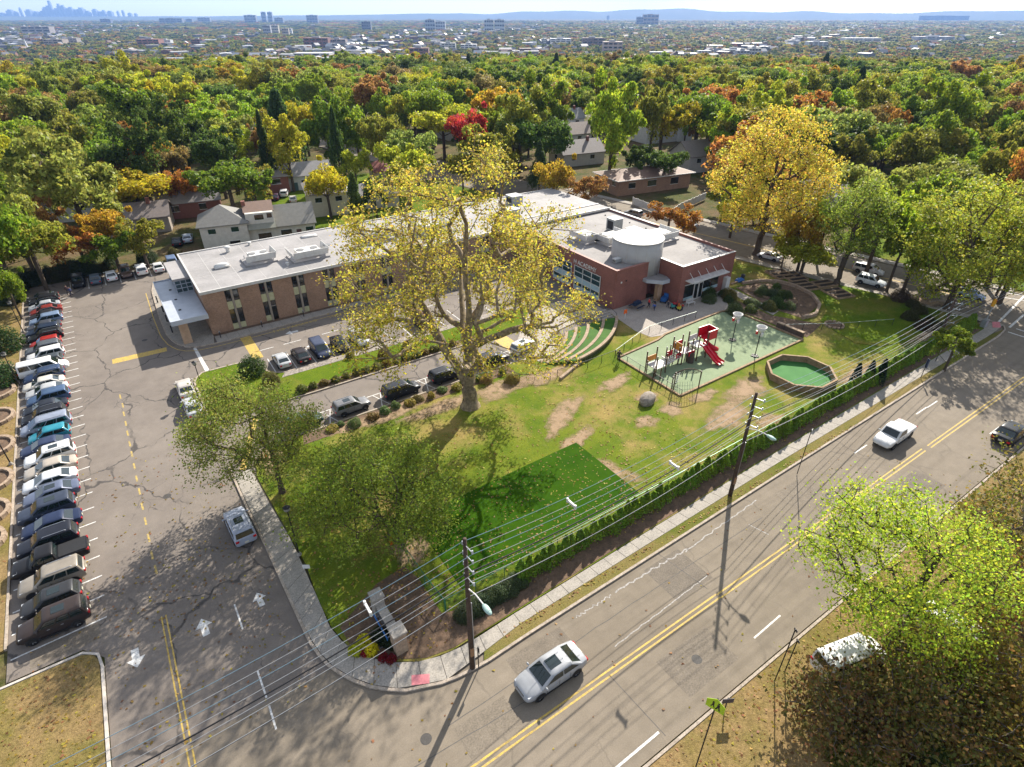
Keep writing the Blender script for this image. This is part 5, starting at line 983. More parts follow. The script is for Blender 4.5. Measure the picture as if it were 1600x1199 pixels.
for a in ((1352, 262, 430, 95, 'bright', 6, 'bright green tree behind the forked tree', G3), (1432, 235, 420, 115, 'green', 0, 'full green tree behind the crossroads tree', G3), (1560, 285, 475, 120, 'yellowgreen', 6, 'yellow-green tree over the far corner lawn', G3), (1275, 300, 408, 70, 'bright', 1, 'bright green tree over the side street bend', G3), (1140, 275, 372, 60, 'yellowgreen', 4, 'yellow-green tree left under the huge golden one', G3)):
    ptree(*a)
# ------------------------------------------------------------------ the wood beyond: nearest trees one by one, the far ones as a mass
def clear_of(x, y):
    if -100 < x < xl(y)-2.5 and y < 121: return False
    if x < 125 and y < 33: return False
    if xl(y)-1.5 < x < xr(y)+1.5: return False
    if 82 < x < 136 and 84 < y < 128: return False
    if y < 62 and x > 118 and y > 26 and x < 150: return False
    for hx, hy, c in HOUSES:
        if (hx+6-x)**2+(hy+4-y)**2 < c*c: return False
        ux, uy = -hx/math.hypot(hx, hy), -hy/math.hypot(hx, hy); s = (x-hx)*ux+(y-hy)*uy; q = abs(-(x-hx-6)*uy+(y-hy-4)*ux)
        if 0 < s < c*1.7 and q < c*.7: return False
    return all((x-a)**2+(y-b)**2 > 30 for a, b in TREES[:70])
PAL = ['green']*17+['bright']*15+['olive']*16+['dark']*10+['pale']*15+['yellowgreen']*10+['yellow']*2+['gold']*2+['orange']*2+['rust']*3+['brown']*5+['evergreen']*2
near = []; far = []
step = 9.6
gx = np.arange(-330, 620, step)
rg = np.random.default_rng(5)
for X in gx:
    for Y in np.arange(60, 640, step):
        Xc, Yc = X+rg.uniform(-.42, .42)*step, Y+rg.uniform(-.42, .42)*step
        x = Xc*.82686+Yc*.5624; y = -Xc*.5624+Yc*.82686
        px, py, dep = PROJ(x, y, 6)
        if not (-160 < px < 1760) or dep < 20: continue
        if Yc > 560 or not clear_of(x, y): continue
        dens = 1.0 if Yc < 330 else 1-.45*sstep(330, 560, Yc)
        if Yc > 140 and math.sin(x*.031+1.3)*math.sin(y*.037+.4)+.35*math.sin(x*.09)*math.sin(y*.08) > .74: continue
        if rg.uniform() > dens: continue
        patchc = math.sin(x*.021+.6)+math.sin(y*.027-1.1)
        cn = PAL[int(rg.integers(len(PAL)))]
        if patchc > 1.1 and cn in ('dark', 'green'): cn = ('olive', 'pale', 'yellowgreen', 'gold')[int(rg.integers(4))]
        pr = 8 if cn == 'evergreen' else int(rg.choice([0, 1, 2, 3, 4, 5, 6, 7, 0, 1, 6, 9]))
        big = rg.uniform(); r_ = (3.4+5.6*big**1.4)*(1 if pr != 8 else .75); hh = (9+11*big+rg.uniform(0, 4))*(1 if Yc < 300 else .85)*(1 if pr != 8 else 1.1)
        near.append((dep, x, y, hh, r_, cn, pr, px, py))
near.sort(key=lambda a: a[0]); inv = [a for a in near if -40 < a[7] < 1640 and a[8] > 30]
IND = inv[:228]; keep = set(id(a) for a in IND); REST = [a for a in near if id(a) not in keep]
ZONES = [(0, 280, 'left wood behind the parked cars'), (280, 620, 'wood behind the pale houses'), (620, 830, 'wood behind the sycamore'), (830, 1100, 'wood round the gabled house'), (1100, 1310, 'wood beyond the huge golden tree'), (1310, 1601, 'wood above the crossroads')]
ORD = ['leftmost', 'second', 'third', 'fourth', 'fifth', 'sixth', 'seventh', 'eighth', 'ninth', 'tenth', 'eleventh', 'twelfth', 'thirteenth', 'fourteenth', 'fifteenth']
cells = {}
for a in IND:
    zn = next((z for lo, hi, z in ZONES if lo <= min(max(a[7], 0), 1600) < hi), ZONES[-1][2]); cells.setdefault((zn, a[5], 'spire' if a[6] == 8 else 'crown'), []).append(a)
for (zn, cn, sh), lst in cells.items():
    lst.sort(key=lambda a: a[7])
    for k, a in enumerate(lst):
        only = len(lst) == 1; o = ORD[min(k, 14)]
        lb = ('only %s tree in the %s' if only else '%s tree, '+o+(' in' if k == 0 else ' from left in')+' the %s') % (NAMEC[cn], zn)
        tree(a[1], a[2], a[3], a[4], cn, a[6], lb, 'trees of the '+zn)
def gn_scatter(name, protos, pts, label):
    """one mass of far trees: points carrying size, turn, kind and hue"""
    colp = bpy.data.collections.new(name+'_kinds')
    for i, me in enumerate(protos):
        o = bpy.data.objects.new('%s_kind_%02d' % (name, i), me); colp.objects.link(o)
    A = np.array(pts, float); n = len(A); me = bpy.data.meshes.new(name); me.vertices.add(n); me.vertices.foreach_set('co', A[:, 0:3].ravel())
    for nm, tp, arr, key in (('tscale', 'FLOAT_VECTOR', A[:, [3, 3, 4]], 'vector'), ('tkind', 'INT', A[:, 5].astype(int), 'value'), ('trot', 'FLOAT_VECTOR', np.stack([np.zeros(n), np.zeros(n), A[:, 6]], 1), 'vector')):
        at = me.attributes.new(nm, tp, 'POINT'); at.data.foreach_set(key, np.ascontiguousarray(arr).ravel())
    at = me.attributes.new('tcol', 'FLOAT_COLOR', 'POINT'); at.data.foreach_set('color', np.concatenate([A[:, 7:10], np.ones((n, 1))], 1).ravel())
    o = ob(name, me); tag(o, label, None, None, 'stuff')
    ng = bpy.data.node_groups.new(name, 'GeometryNodeTree'); ng.interface.new_socket('Geometry', in_out='INPUT', socket_type='NodeSocketGeometry'); ng.interface.new_socket('Geometry', in_out='OUTPUT', socket_type='NodeSocketGeometry')
    N = ng.nodes; L = ng.links; gi = N.new('NodeGroupInput'); go = N.new('NodeGroupOutput'); ip = N.new('GeometryNodeInstanceOnPoints'); ci = N.new('GeometryNodeCollectionInfo')
    ci.inputs['Collection'].default_value = colp; ci.inputs['Separate Children'].default_value = True; ci.inputs['Reset Children'].default_value = True
    mp = N.new('GeometryNodeMeshToPoints'); L.new(gi.outputs[0], mp.inputs['Mesh']); L.new(mp.outputs[0], ip.inputs['Points']); L.new(ci.outputs[0], ip.inputs['Instance']); ip.inputs['Pick Instance'].default_value = True
    def at_(nm, tp):
        q = N.new('GeometryNodeInputNamedAttribute'); q.data_type = tp; q.inputs['Name'].default_value = nm; return [s for s in q.outputs if s.enabled and s.name == 'Attribute'][0]
    L.new(at_('tkind', 'INT'), ip.inputs['Instance Index']); L.new(at_('tscale', 'FLOAT_VECTOR'), ip.inputs['Scale'])
    er = N.new('FunctionNodeEulerToRotation'); L.new(at_('trot', 'FLOAT_VECTOR'), er.inputs[0]); L.new(er.outputs[0], ip.inputs['Rotation'])
    L.new(ip.outputs[0], go.inputs[0]); o.modifiers.new('scatter', 'NODES').node_group = ng; return o
pts = []
for d, x, y, hh, r_, cn, pr, px, py in REST: pts.append((x, y, TZ(x, y), r_, hh/2.25, pr, rg.uniform(0, 6.28), *shade(GREENS[cn], .2)))
gn_scatter('woodland', HIP, pts, 'autumn woodland closing the view beyond the nearest trees')
# ------------------------------------------------------------------ large trees near the camera, grown limb by limb
RT = np.array([.82686, -.56240, 0.0]); FW = np.array([.56240, .82686, 0.0])
def hero(x, y, h, z0, rmax, prof, nclump, per, sig, leaves, lsize, cols, r_trunk, bark, label, name='tree', trunk=None, limbs=(), seed=1, bf=.3, off=(0, 0), flare=1.3, outer=.45, squash=1.0, group=None, lsig=.55, avoid=None):
    rg = np.random.default_rng(seed); t = thing(name, label, 'tree', (x, y, .08), 0, group)
    C = []
    tp = [p[0] for p in prof]; rp = [p[1] for p in prof]; wts = np.array([np.interp(q, tp, rp)**1.4 for q in np.linspace(0, 1, 60)]); cdf = np.cumsum(wts)/wts.sum()
    for _ in range(nclump):
        q = np.interp(rg.uniform(), cdf, np.linspace(0, 1, 60)); R_ = rmax*np.interp(q, tp, rp); a = rg.uniform(0, 6.283); rr = R_*rg.uniform(.08, 1)**outer
        C.append(np.array([off[0]*q, off[1]*q, z0+q*(h-z0)])+RT*rr*math.cos(a)+FW*rr*math.sin(a)*squash)
    if avoid: C = [c for c in C if not (avoid[0] < PROJ(x+c[0], y+c[1], c[2])[0] < avoid[1] and avoid[2] < PROJ(x+c[0], y+c[1], c[2])[1] < avoid[3])]; nclump = len(C)
    C = np.array(C); att = (C[:, None, :]+rg.normal(0, sig, (nclump, per, 3))*np.array([1, 1, .7])).reshape(-1, 3)
    trunk = trunk or [(0, 0, 0), (0, 0, z0*.5), (.1, 0, z0*.9), (0, .1, z0+.18*(h-z0)), (0, 0, z0+.4*(h-z0)), (0, 0, z0+.6*(h-z0))]
    pos, par = grow(att, trunk, bf, limbs); mb, rad = wood_mesh(pos, par, r_trunk, .022, 2.25, 8, flare); mb.build('trunk', bark, t, True)
    P_ = att[rg.integers(len(att), size=leaves)]+rg.normal(0, lsig, (leaves, 3))*np.array([1, 1, .75]); N_ = rg.normal(0, .6, (leaves, 3))+np.array([0, 0, .55])
    tone = rg.integers(len(cols), size=leaves)
    low = np.argsort(P_[:, 2])
    for k, c in enumerate(cols):
        i = tone == k; o = ob('crown', leaves_mesh('crown', P_[i], N_[i], lsize, M_LEAF, 1.1, .45, .55), t, col=c)
    TREES.append((x, y)); return t
def V(r, f, z): return tuple(RT*r+FW*f+np.array([0, 0, z]))
hero(27.5, 48.9, 27.6, 9.0, 14.2, [(0, .86), (.15, 1), (.35, .95), (.6, .84), (.85, .60), (1, .22)], 180, 7, .8, 38000, .195, [(.57, .48, .05), (.50, .46, .055), (.38, .39, .045), (.58, .42, .065), (.34, .26, .05)], .82, M_BARKS, 'great sycamore with yellow leaves on the lawn edge', 'sycamore_tree',
     [(0, 0, 0), V(0, 0, 1.6), V(-.1, 0, 3.2), V(.0, 0, 5.5), V(0, .1, 7.4), V(.2, .2, 10), V(.3, 0, 13.5), V(.1, 0, 17), V(.4, 0, 21)],
     [(2, [V(-1.0, .3, 4.4), V(-2.2, .4, 6.6), V(-3.6, .8, 9.3), V(-4.6, 1, 12), V(-6, 1.2, 15)]), (4, [V(1.5, -.5, 8.4), V(3.3, -.8, 9.4), V(6, -.6, 10.3), V(9, -.4, 10.8)]), (5, [V(1.2, 1, 11.6), V(2.2, 1.6, 14), V(3.5, 2, 17)]), (4, [V(-.6, 2, 9), V(-.8, 4.5, 11), V(-1, 7, 13)])], 11, .28, outer=.5, lsig=.46, avoid=(872, 960, 370, 452))
hero(5.6, 46.4, 12.6, 3.8, 5.6, [(0, .6), (.25, 1), (.6, .9), (.85, .55), (1, .15)], 100, 5, .5, 26000, .15, [(.20, .27, .04), (.27, .32, .05), (.27, .25, .06)], .24, M_BARK, 'slender olive tree beside the curving walk', 'tree', None, (), 21, .3, (-3.0, .0), outer=.5)
hero(11.8, 35.4, 9.6, 2.4, 6.2, [(0, .55), (.25, 1), (.6, .95), (.85, .6), (1, .2)], 110, 5, .6, 29000, .155, [(.22, .30, .035), (.29, .36, .04), (.19, .25, .035)], .34, M_BARK, 'spreading green tree beside the artificial turf', 'tree', [(0, 0, 0), (0, 0, 1.0), (.1, .1, 2.2), (0, .3, 3.6), (0, .3, 5)], [(1, [V(-.8, 0, 2.1), V(-1.8, .2, 3.6), V(-2.8, .5, 5)]), (1, [V(.6, .2, 2.4), V(1.0, .6, 4.2), V(1.6, .6, 6)])], 31, .3, (-1.5, .8), squash=.9)
hero(37.0, 6.3, 12.6, 4.0, 7.2, [(0, .5), (.2, .9), (.5, 1), (.8, .75), (1, .3)], 110, 5, .55, 21000, .155, [(.40, .53, .04), (.50, .54, .045), (.30, .43, .04)], .36, M_BARK, 'bright yellow-green tree across the main road', 'tree', None, [(1, [V(.8, .2, 3.4), V(2.2, .8, 5.6), V(4, 1, 8)])], 41, .3, (-3.0, 2.0), squash=.85)
x, y = P(1182, 398); hero(x, y, 24.5, 6, 10.6, [(0, .6), (.2, .95), (.45, 1), (.75, .8), (1, .25)], 170, 5, .8, 26000, .30, [(.64, .47, .05), (.50, .47, .05), (.66, .43, .07), (.54, .50, .06)], .55, M_BARK, 'huge golden tree right of the brick hall', 'tree', None, (), 51, .3)
x, y = P(1478, 484); hero(x, y, 19, 3.5, 8.6, [(0, .6), (.2, .95), (.45, 1), (.75, .8), (1, .3)], 140, 5, .8, 23000, .28, [(.34, .38, .035), (.27, .33, .035), (.42, .40, .045)], .45, M_BARK, 'big yellow-green tree by the crossroads', 'tree', None, (), 52, .3)
x, y = P(1306, 446); hero(x, y, 17, 6.5, 5.2, [(0, .5), (.3, 1), (.7, .9), (1, .3)], 60, 5, .8, 9000, .26, [(.20, .27, .035), (.27, .32, .04)], .42, M_BARK, 'forked green tree between garden and side street', 'tree', [(0, 0, 0), V(0, 0, 2.5), V(.2, 0, 5), V(.3, 0, 8), V(.5, 0, 11)], [(2, [V(1.5, 0, 6), V(3, 0, 8)])], 53, .3)
# twiggy thicket across the road, lower right
for k, (px, py, hh, rr, nl, cs, lb) in enumerate(((1520, 930, 10.5, 4.2, 4200, [(0.210, 0.177, 0.028), (0.266, 0.177, 0.038), (0.140, 0.163, 0.024)], 'twiggy olive tree right of the bright yellow-green one'), (1590, 840, 10, 4.6, 4400, [(0.140, 0.150, 0.028), (0.210, 0.163, 0.033)], 'dull green tree at the right edge beside the road'), (1590, 1040, 8.5, 4.6, 4200, [(0.224, 0.136, 0.033), (0.196, 0.177, 0.028), (0.280, 0.136, 0.038)], 'reddish twiggy tree at the right edge'), (1470, 1090, 6.0, 4.0, 3800, [(0.224, 0.218, 0.028), (0.280, 0.190, 0.038)], 'low yellowish tree in the thicket below the white roof'), (1415, 1135, 6.2, 3.6, 5200, [(.20, .17, .04), (.26, .16, .05), (.15, .17, .035)], 'low olive and rust tree behind the exposed white van'), (1300, 1150, 4.2, 2.8, 4200, [(.16, .15, .04), (.24, .14, .05)], 'small rusty thicket tree nearest the school crossing sign'), (1555, 1170, 7, 4.2, 5200, [(0.196, 0.177, 0.028), (0.252, 0.163, 0.038)], 'thin olive tree in the lower right corner'))):
    x, y = P(px, py); hero(x, y, hh, 1.6, rr, [(0, .7), (.3, 1), (.7, .9), (1, .4)], 70, 5, .6, nl, .21, cs, .16, M('grey_twig', (.15, .125, .10), (.10, .085, .07), 5, .95), lb, 'tree', None, (), 60+k, .25)
# ------------------------------------------------------------------ hedges and shrubs
def shrub_mesh(kind, seed, n, size):
    rg = np.random.default_rng(seed)
    if kind == 'cone':
        q = rg.uniform(0, 1, n)**.75; a = rg.uniform(0, 6.283, n); r = (1-q)**.75*(.5+.08*np.sin(a*3+seed))*rg.uniform(.75, 1.05, n)+.03
        C = np.stack([r*np.cos(a), r*np.sin(a), .06+q*1.75], 1); N = np.stack([np.cos(a), np.sin(a), np.full(n, .5)], 1)
    else:
        u = rg.normal(0, 1, (n, 3)); u[:, 2] = np.abs(u[:, 2])*.9+.05; u /= np.linalg.norm(u, axis=1)[:, None]; C = u*rg.uniform(.72, 1.06, n)[:, None]*np.array([.5, .5, .85])*(1+.12*np.sin(u[:, :1]*5+seed)); N = u
    return leaves_mesh('foliage', C, N, size, M_LEAF, 1, .4, .7)
CONE = [shrub_mesh('cone', s, 900, .13) for s in (1, 2, 3)]; BALL = [shrub_mesh('ball', s, 620, .13) for s in (4, 5, 6)]
FINE = [shrub_mesh('ball', s, 3600, .05) for s in (7, 8, 9)]
STEM = MB().cyl(0, 0, -.05, .7, .035, 6, .01).mesh('stem', M_BARK)
def shrub(me, x, y, s, col, label, group, name='shrub', z=.1):
    t = thing(name, label, 'shrub', (x, y, z), random.uniform(0, 6.28), group); ob('foliage', random.choice(FINE) if (me in BALL and (s[0] if isinstance(s, tuple) else s) > 1.45) else me, t, (0, 0, 0), 0, shade(col, .2), s); ob('stem', STEM, t, (0, 0, 0), 0, None, (1, 1, s[2] if isinstance(s, tuple) else s)); return t
x = 18.3
while x < 96.5:
    y = 25.55+.012*(x-18)*.35; shrub(random.choice(CONE), x, y+random.uniform(-.06, .06), (1.4*random.uniform(.8, 1.2), 1.25*random.uniform(.85, 1.2), random.uniform(.92, 1.36)), (.20, .32, .03), 'upright green shrub in the long hedge beside the sidewalk', 'shrubs of the long hedge'); x += random.uniform(.62, .9)
for k in range(7): shrub(BALL[k % 3], 12.9+.78*k, 25.2+.03*k, (1.9, 1.6, 1.25), (.085, .12, .05), 'low grey-green shrub at the fence corner by the utility pole', 'shrubs at the fence corner')
names = ['first', 'second', 'third', 'fourth', 'fifth', 'sixth', 'seventh', 'eighth', 'ninth', 'tenth', 'eleventh', 'twelfth', 'thirteenth', 'fourteenth', 'fifteenth', 'sixteenth', 'seventeenth']
for k in range(16): shrub(BALL[k % 3], 12.6+1.36*k, 62.75+random.uniform(-.12, .12), (1.25*random.uniform(.8, 1.2),)*2+(random.uniform(.75, 1.05),), random.choice([(0.105, 0.128, 0.020), (0.150, 0.150, 0.030), (0.195, 0.135, 0.030)]), 'clipped round shrub, %s from the lot along the lower drive' % names[k], 'clipped shrubs along the lower drive')
for k in range(15): shrub(random.choice(BALL), 12.5+1.55*k+random.uniform(-.4, .4), 53.2+random.uniform(-.5, .5), (random.uniform(.8, 1.6),)*2+(random.uniform(.5, 1.0),), random.choice([(0.150, 0.210, 0.060), (0.240, 0.180, 0.050), (0.300, 0.255, 0.050), (0.135, 0.180, 0.050)]), 'small bed plant beside the waiting cars', 'bed plants beside the waiting cars')
for px, py, s, c, lb in ((395, 585, 3.4, (.075, .12, .03), 'large round green bush on the island by the yellow crossing'), (425, 600, 2.2, (.16, .14, .035), 'yellowish bush on the island'), (600, 560, 1.8, (.18, .12, .03), 'rust bush on the grass island'), (640, 545, 1.9, (.15, .10, .035), 'brown bush on the grass island under the sycamore'), (548, 560, 1.2, (.2, .2, .03), 'small yellow bush behind the parked minivan'), (760, 598, 1.6, (.26, .20, .07), 'tan ornamental grass near the sycamore foot'), (800, 598, 1.8, (.28, .22, .06), 'golden ornamental grass right of the sycamore'), (10, 548, 4.5, (.06, .11, .025), 'green bush at the left edge by the stone rings'), (5, 600, 4.0, (.06, .11, .025), 'second green bush at the left edge by the stone rings')):
    p = P(px, py); shrub(random.choice(BALL), p[0], p[1], (s, s, s*.8), c, lb, None)
for k, (px, py) in enumerate(((1331, 607), (1352, 603), (1371, 600))): p = P(px, py); shrub(CONE[k], p[0], p[1], (1.5, 1.5, 1.85), (.02, .045, .02), ('left', 'middle', 'right')[k]+' of the three dark conifers beside the hedge', 'dark conifers beside the hedge')
for k in range(34):
    px, py = random.uniform(1290, 1600), random.uniform(1040, 1230); p = P(px, py)
    if p[1] > 8.4: continue
    s = random.uniform(1.6, 3.6); shrub(random.choice(BALL), p[0], p[1], (s, s, s*random.uniform(.5, .8)), random.choice([(0.150, 0.165, 0.025), (0.225, 0.180, 0.030), (0.210, 0.112, 0.030), (0.270, 0.225, 0.030), (0.090, 0.128, 0.020)]), 'undergrowth bush in the thicket across the main road', 'undergrowth bushes across the main road', 'bush')
for k in range(26):
    p = P(random.uniform(1100, 1190), random.uniform(462, 492)) if k < 13 else P(random.uniform(1185, 1245), random.uniform(450, 490)); s = random.uniform(1.2, 2.6)
    shrub(random.choice(BALL), p[0], p[1], (s, s, s*.7), random.choice([(0.112, 0.150, 0.050), (0.090, 0.135, 0.030), (0.135, 0.180, 0.040), (0.180, 0.165, 0.040)]), 'feathery green plant in the garden beside the patio' if k < 13 else 'leafy plant in the oval kitchen garden', 'plants of the patio garden' if k < 13 else 'plants of the kitchen garden', 'plant')
for px, py in ((1420, 500), (1435, 490), (1450, 505), (1462, 515), (1440, 515), (1425, 480), (1405, 470)): p = P(px, py); s = random.uniform(1.6, 2.8); shrub(random.choice(BALL), p[0], p[1], (s, s, s*.7), random.choice([(.13, .09, .05), (.09, .09, .03)]), 'brown low bush under the crossroads trees', 'low bushes under the crossroads trees')
for k in range(40):
    xx = -15.9+random.uniform(-2.5, 0)-.0*k if k < 10 else random.uniform(-17, 9); yy = random.uniform(112, 120) if k < 10 else 120.3+random.uniform(0, 2.5); s = random.uniform(2, 3.6)
    shrub(random.choice(BALL), xx, yy, (s, s, s*.8), random.choice([(.035, .06, .02), (.05, .075, .02), (.09, .085, .02)]), 'dark bush behind the rear row of cars', 'bushes behind the rear row of cars', 'bush')
# fallen leaves
def litter():
    rg = np.random.default_rng(77); C = []; cols = []
    def area(n, x0, x1, y0, y1, z):
        for _ in range(n): C.append((rg.uniform(x0, x1), rg.uniform(y0, y1), z))
    area(260, 14, 33, 27.5, 36.5, .142); area(1500, 8, 45, 27, 47, .128); area(900, 12, 95, 24.6, 30, .145); area(1500, -30, -10.2, 23.5, 37.2, .105); area(2600, 8, 60, 0, 10, .098); area(900, -24, -15.4, 42, 110, .098); area(350, -14, 2, 36, 60, .012); area(260, 14, 60, 22.0, 22.4, .13); area(260, -9, 2, 26, 44, .012); area(150, 0, 60, 11, 21, .01); area(500, 5, 12, 24, 46, .13)
    half = len(C)//2; idx = rg.permutation(len(C)); C = np.array(C)
    for part, c, lb in ((idx[:half], (.42, .32, .06), 'scattered yellow fallen leaves over lawns and paving'), (idx[half:], (.36, .20, .085), 'scattered tan fallen leaves over lawns and paving')):
        o = ob('fallen_leaves', leaves_mesh('fallen_leaves', C[part]+np.array([0, 0, .012]), np.tile((0, 0, 1.0), (len(part), 1)), .19, M_LEAF, 1, .4, .25), col=c); tag(o, lb, None, None, 'stuff')
litter()
# ------------------------------------------------------------------ the far town
def PT(px, py):
    u = (px-800)/924; v = (599.5-py)/924; fw = math.cos(PITCH)+v*math.sin(PITCH); up = -math.sin(PITCH)+v*math.cos(PITCH)
    t = 50.0
    while t < 30000:
        X, Y = u*t, fw*t
        x, y = X*.82686+Y*.5624, -X*.5624+Y*.82686
        if CAM_H+up*t <= TZ(x, y): return x, y, t
        t *= 1.004
    return x, y, t
FAR = []
def tower(px0, px1, ytop, ybase, wc, label, rc=None, bands=3, depth=None, name='building', cat='building', group=None, set_back=False):
    x, y, t = PT((px0+px1)/2, ybase); wd = (px1-px0)*t/924; lo, hi = 0, 600; z0 = TZ(x, y)
    for _ in range(40):
        m = (lo+hi)/2
        if PROJ(x, y, z0+m)[1] > ytop: lo = m
        else: hi = m
    dp = depth or min(max(wd*.5, 14), 40); o = thing(name, label, cat, (x, y, z0), -HEAD, group)
    MB().box(-wd/2, 0, 0, wd/2, dp, lo).build('wall', M_HUE, o, col=wc)
    MB().box(-wd/2-.3, -.3, lo, wd/2+.3, dp+.3, lo+.8).build('roof', M_HUE, o, col=rc or tuple(c*1.1 for c in wc))
    if bands and lo > 5:
        n = min(bands, int(lo/3))
        for k in range(n):
            zz = lo*(k+.35)/n
            for s in range(4): MB().box(-wd/2+wd*(s+.12)/4, -.25, zz, -wd/2+wd*(s+.88)/4, .05, zz+lo/n*.45).build('window_band', M_GLASS, o)
    if lo > 14: MB().box(-wd*.18, dp*.3, lo+.8, wd*.12, dp*.7, lo+4.5).build('roof_plant', M_HUE, o, col=(.3, .3, .3))
    FAR.append((x, y, max(wd*.6, 9)+dp*.4, t)); return o
CRM, BRK2, WH2, GRYB = (.5, .46, .38), (.22, .11, .085), (.60, .60, .60), (.22, .24, .27)
for a in ((250, 286, 29, 38, GRYB, 'long dark block left on the far plain'), (291, 301, 30, 36, GRYB, 'small dark block beside the long one on the plain'), (310, 329, 28, 36, (.25, .27, .3), 'blue-grey block on the far plain'), (383, 401, 24, 37, GRYB, 'dark slab left of the twin towers'), (410, 417, 19, 36, (.24, .27, .32), 'left of the two pointed far towers'), (420, 427, 19, 36, (.24, .27, .32), 'right of the two pointed far towers'), (430, 443, 28, 37, GRYB, 'low block beside the pointed towers'), (480, 497, 24, 37, (.2, .2, .23), 'lone dark tower in the plain'), (412, 424, 40, 55, (.33, .34, .37), 'grey tower left of the cream pair'), (425, 436, 40, 53, CRM, 'cream tower with rounded look'), (442, 452, 45, 57, (.42, .36, .29), 'tan tower right of the cream one'), (452, 457, 45, 55, WH2, 'white slice beside the tan tower'), (566, 580, 34, 48, (.16, .17, .20), 'dark slab tower in the trees'), (665, 680, 31, 49, (.34, .37, .40), 'pale grey tower, left of a pair'), (681, 696, 34, 49, (.42, .44, .46), 'paler grey tower, right of a pair'), (757, 771, 31, 50, (.44, .47, .48), 'left half of the white twin slab'), (773, 788, 31, 50, (.46, .49, .50), 'right half of the white twin slab'), (994, 1004, 27, 40, (.20, .19, .19), 'dark wing of the brown tower on the skyline'), (1004, 1028, 23, 40, (.34, .28, .24), 'brown tower block on the skyline'), (948, 952, 25, 31, (.3, .3, .33), 'tiny far tower left of the brown block'), (1437, 1513, 25, 32, (.13, .13, .15), 'long dark building on the right skyline'), (36, 80, 42, 55, (.33, .30, .29), 'long slab at the far left'), (158, 174, 30, 38, (.16, .17, .2), 'dark box below the far city'), (300, 318, 62, 72, BRK2, 'red brick block with white side, upper left', ), (476, 514, 60, 76, BRK2, 'long brown brick block in the town'), (514, 541, 62, 75, (.30, .25, .24), 'pale end of the long brick block'), (640, 670, 76, 92, BRK2, 'brick block with many windows in the town'), (460, 516, 84, 96, (.5, .5, .5), 'white-roofed long shed in the town'), (668, 694, 92, 102, WH2, 'white flat-roofed shed beside the brick block'), (216, 250, 62, 74, (.28, .13, .10), 'red brick hall with white front, left'), (250, 268, 63, 72, WH2, 'white annex beside the red brick hall'), (130, 180, 118, 126, WH2, 'long white roof below the gabled row'), (245, 278, 114, 122, WH2, 'white shed right of the long white roof'), (260, 284, 92, 106, (.30, .33, .37), 'blue-grey gable-sided shed in the trees'), (366, 394, 96, 108, (.26, .25, .24), 'dark-roofed shed beside the bright trees'), (860, 892, 61, 70, (.62, .62, .62), 'white apartment row in the middle distance'), (846, 853, 61, 70, (.6, .6, .6), 'small white house block left of the apartment row'), (910, 942, 60, 74, (.20, .15, .14), 'dark brick block right of the apartment row'), (942, 972, 66, 84, (.42, .33, .28), 'tan apartment block with bays'), (1016, 1044, 82, 92, (.45, .45, .45), 'grey flat block near the wood edge'), (1060, 1090, 84, 93, (.4, .3, .26), 'brick shop row near the wood edge'), (1090, 1110, 80, 90, WH2, 'white shop block near the wood edge'), (1130, 1165, 78, 90, WH2, 'long low white building, right of centre'), (1168, 1187, 76, 91, (.46, .45, .43), 'concrete office with window bands'), (1150, 1170, 80, 92, (.35, .35, .36), 'grey box left of the concrete office'), (1320, 1376, 60, 67, (.55, .55, .55), 'long white flat building on the right'), (1246, 1258, 59, 65, WH2, 'small white house on the right rise'), (1432, 1490, 58, 65, (.40, .41, .44), 'pale terrace on the right rise'), (764, 800, 94, 106, (.62, .61, .58), 'white block with window grid'), (720, 745, 70, 80, WH2, 'white building in the centre town'), (690, 712, 68, 78, (.5, .5, .48), 'cream building in the centre town'), (1262, 1292, 66, 76, (.5, .5, .5), 'grey building group on the right'), (600, 640, 96, 108, (.4, .4, .4), 'grey shed in the centre trees'), (70, 100, 62, 72, (.36, .3, .25), 'tan block at the left'), (100, 122, 60, 70, (.33, .3, .28), 'brown block at the left'), (800, 830, 94, 104, (.36, .28, .25), 'low brick shops by the wood'), (835, 860, 94, 103, (.33, .25, .22), 'second low brick shops by the wood')):
    tower(*a, group='far town buildings')
# white gabled row
x, y, t = PT(150, 111); gr = thing('gabled_row', 'row of white gabled houses on the left edge of town', 'row of houses', (x, y, TZ(x, y)), -HEAD); FAR.append((x, y, 22, t))
for k in range(7): gwall(MB(), -22+6.6*k, -16+6.6*k, 0, 10, 5, 8.5, 'y').build('wall', M_HUE, gr, col=WH2); gable(MB(), -22+6.6*k, -16+6.6*k, 0, 10, 5, 8.6, 'y', .2).build('roof', M_HUE, gr, col=(.28, .28, .30))
x, y, t = PT(44, 80); ch = thing('church', 'white church with a tall pointed steeple', 'church', (x, y, TZ(x, y)), -HEAD); FAR.append((x, y, 22, t))
gwall(MB(), -5, 5, 3, 22, 6, 11, 'y').build('nave', M_HUE, ch, col=WH2); gable(MB(), -5, 5, 3, 22, 6, 11.1, 'y', .3).build('roof', M_HUE, ch, col=(.25, .25, .27)); st = MB().box(-2.2, -1, 0, 2.2, 3.2, 13).build('tower', M_HUE, ch, col=WH2); MB().add([(-2.2, -1, 13), (2.2, -1, 13), (2.2, 3.2, 13), (-2.2, 3.2, 13), (0, 1, 30)], [(0, 1, 4), (1, 2, 4), (2, 3, 4), (3, 0, 4)]).build('spire', M_HUE, st, col=WH2)
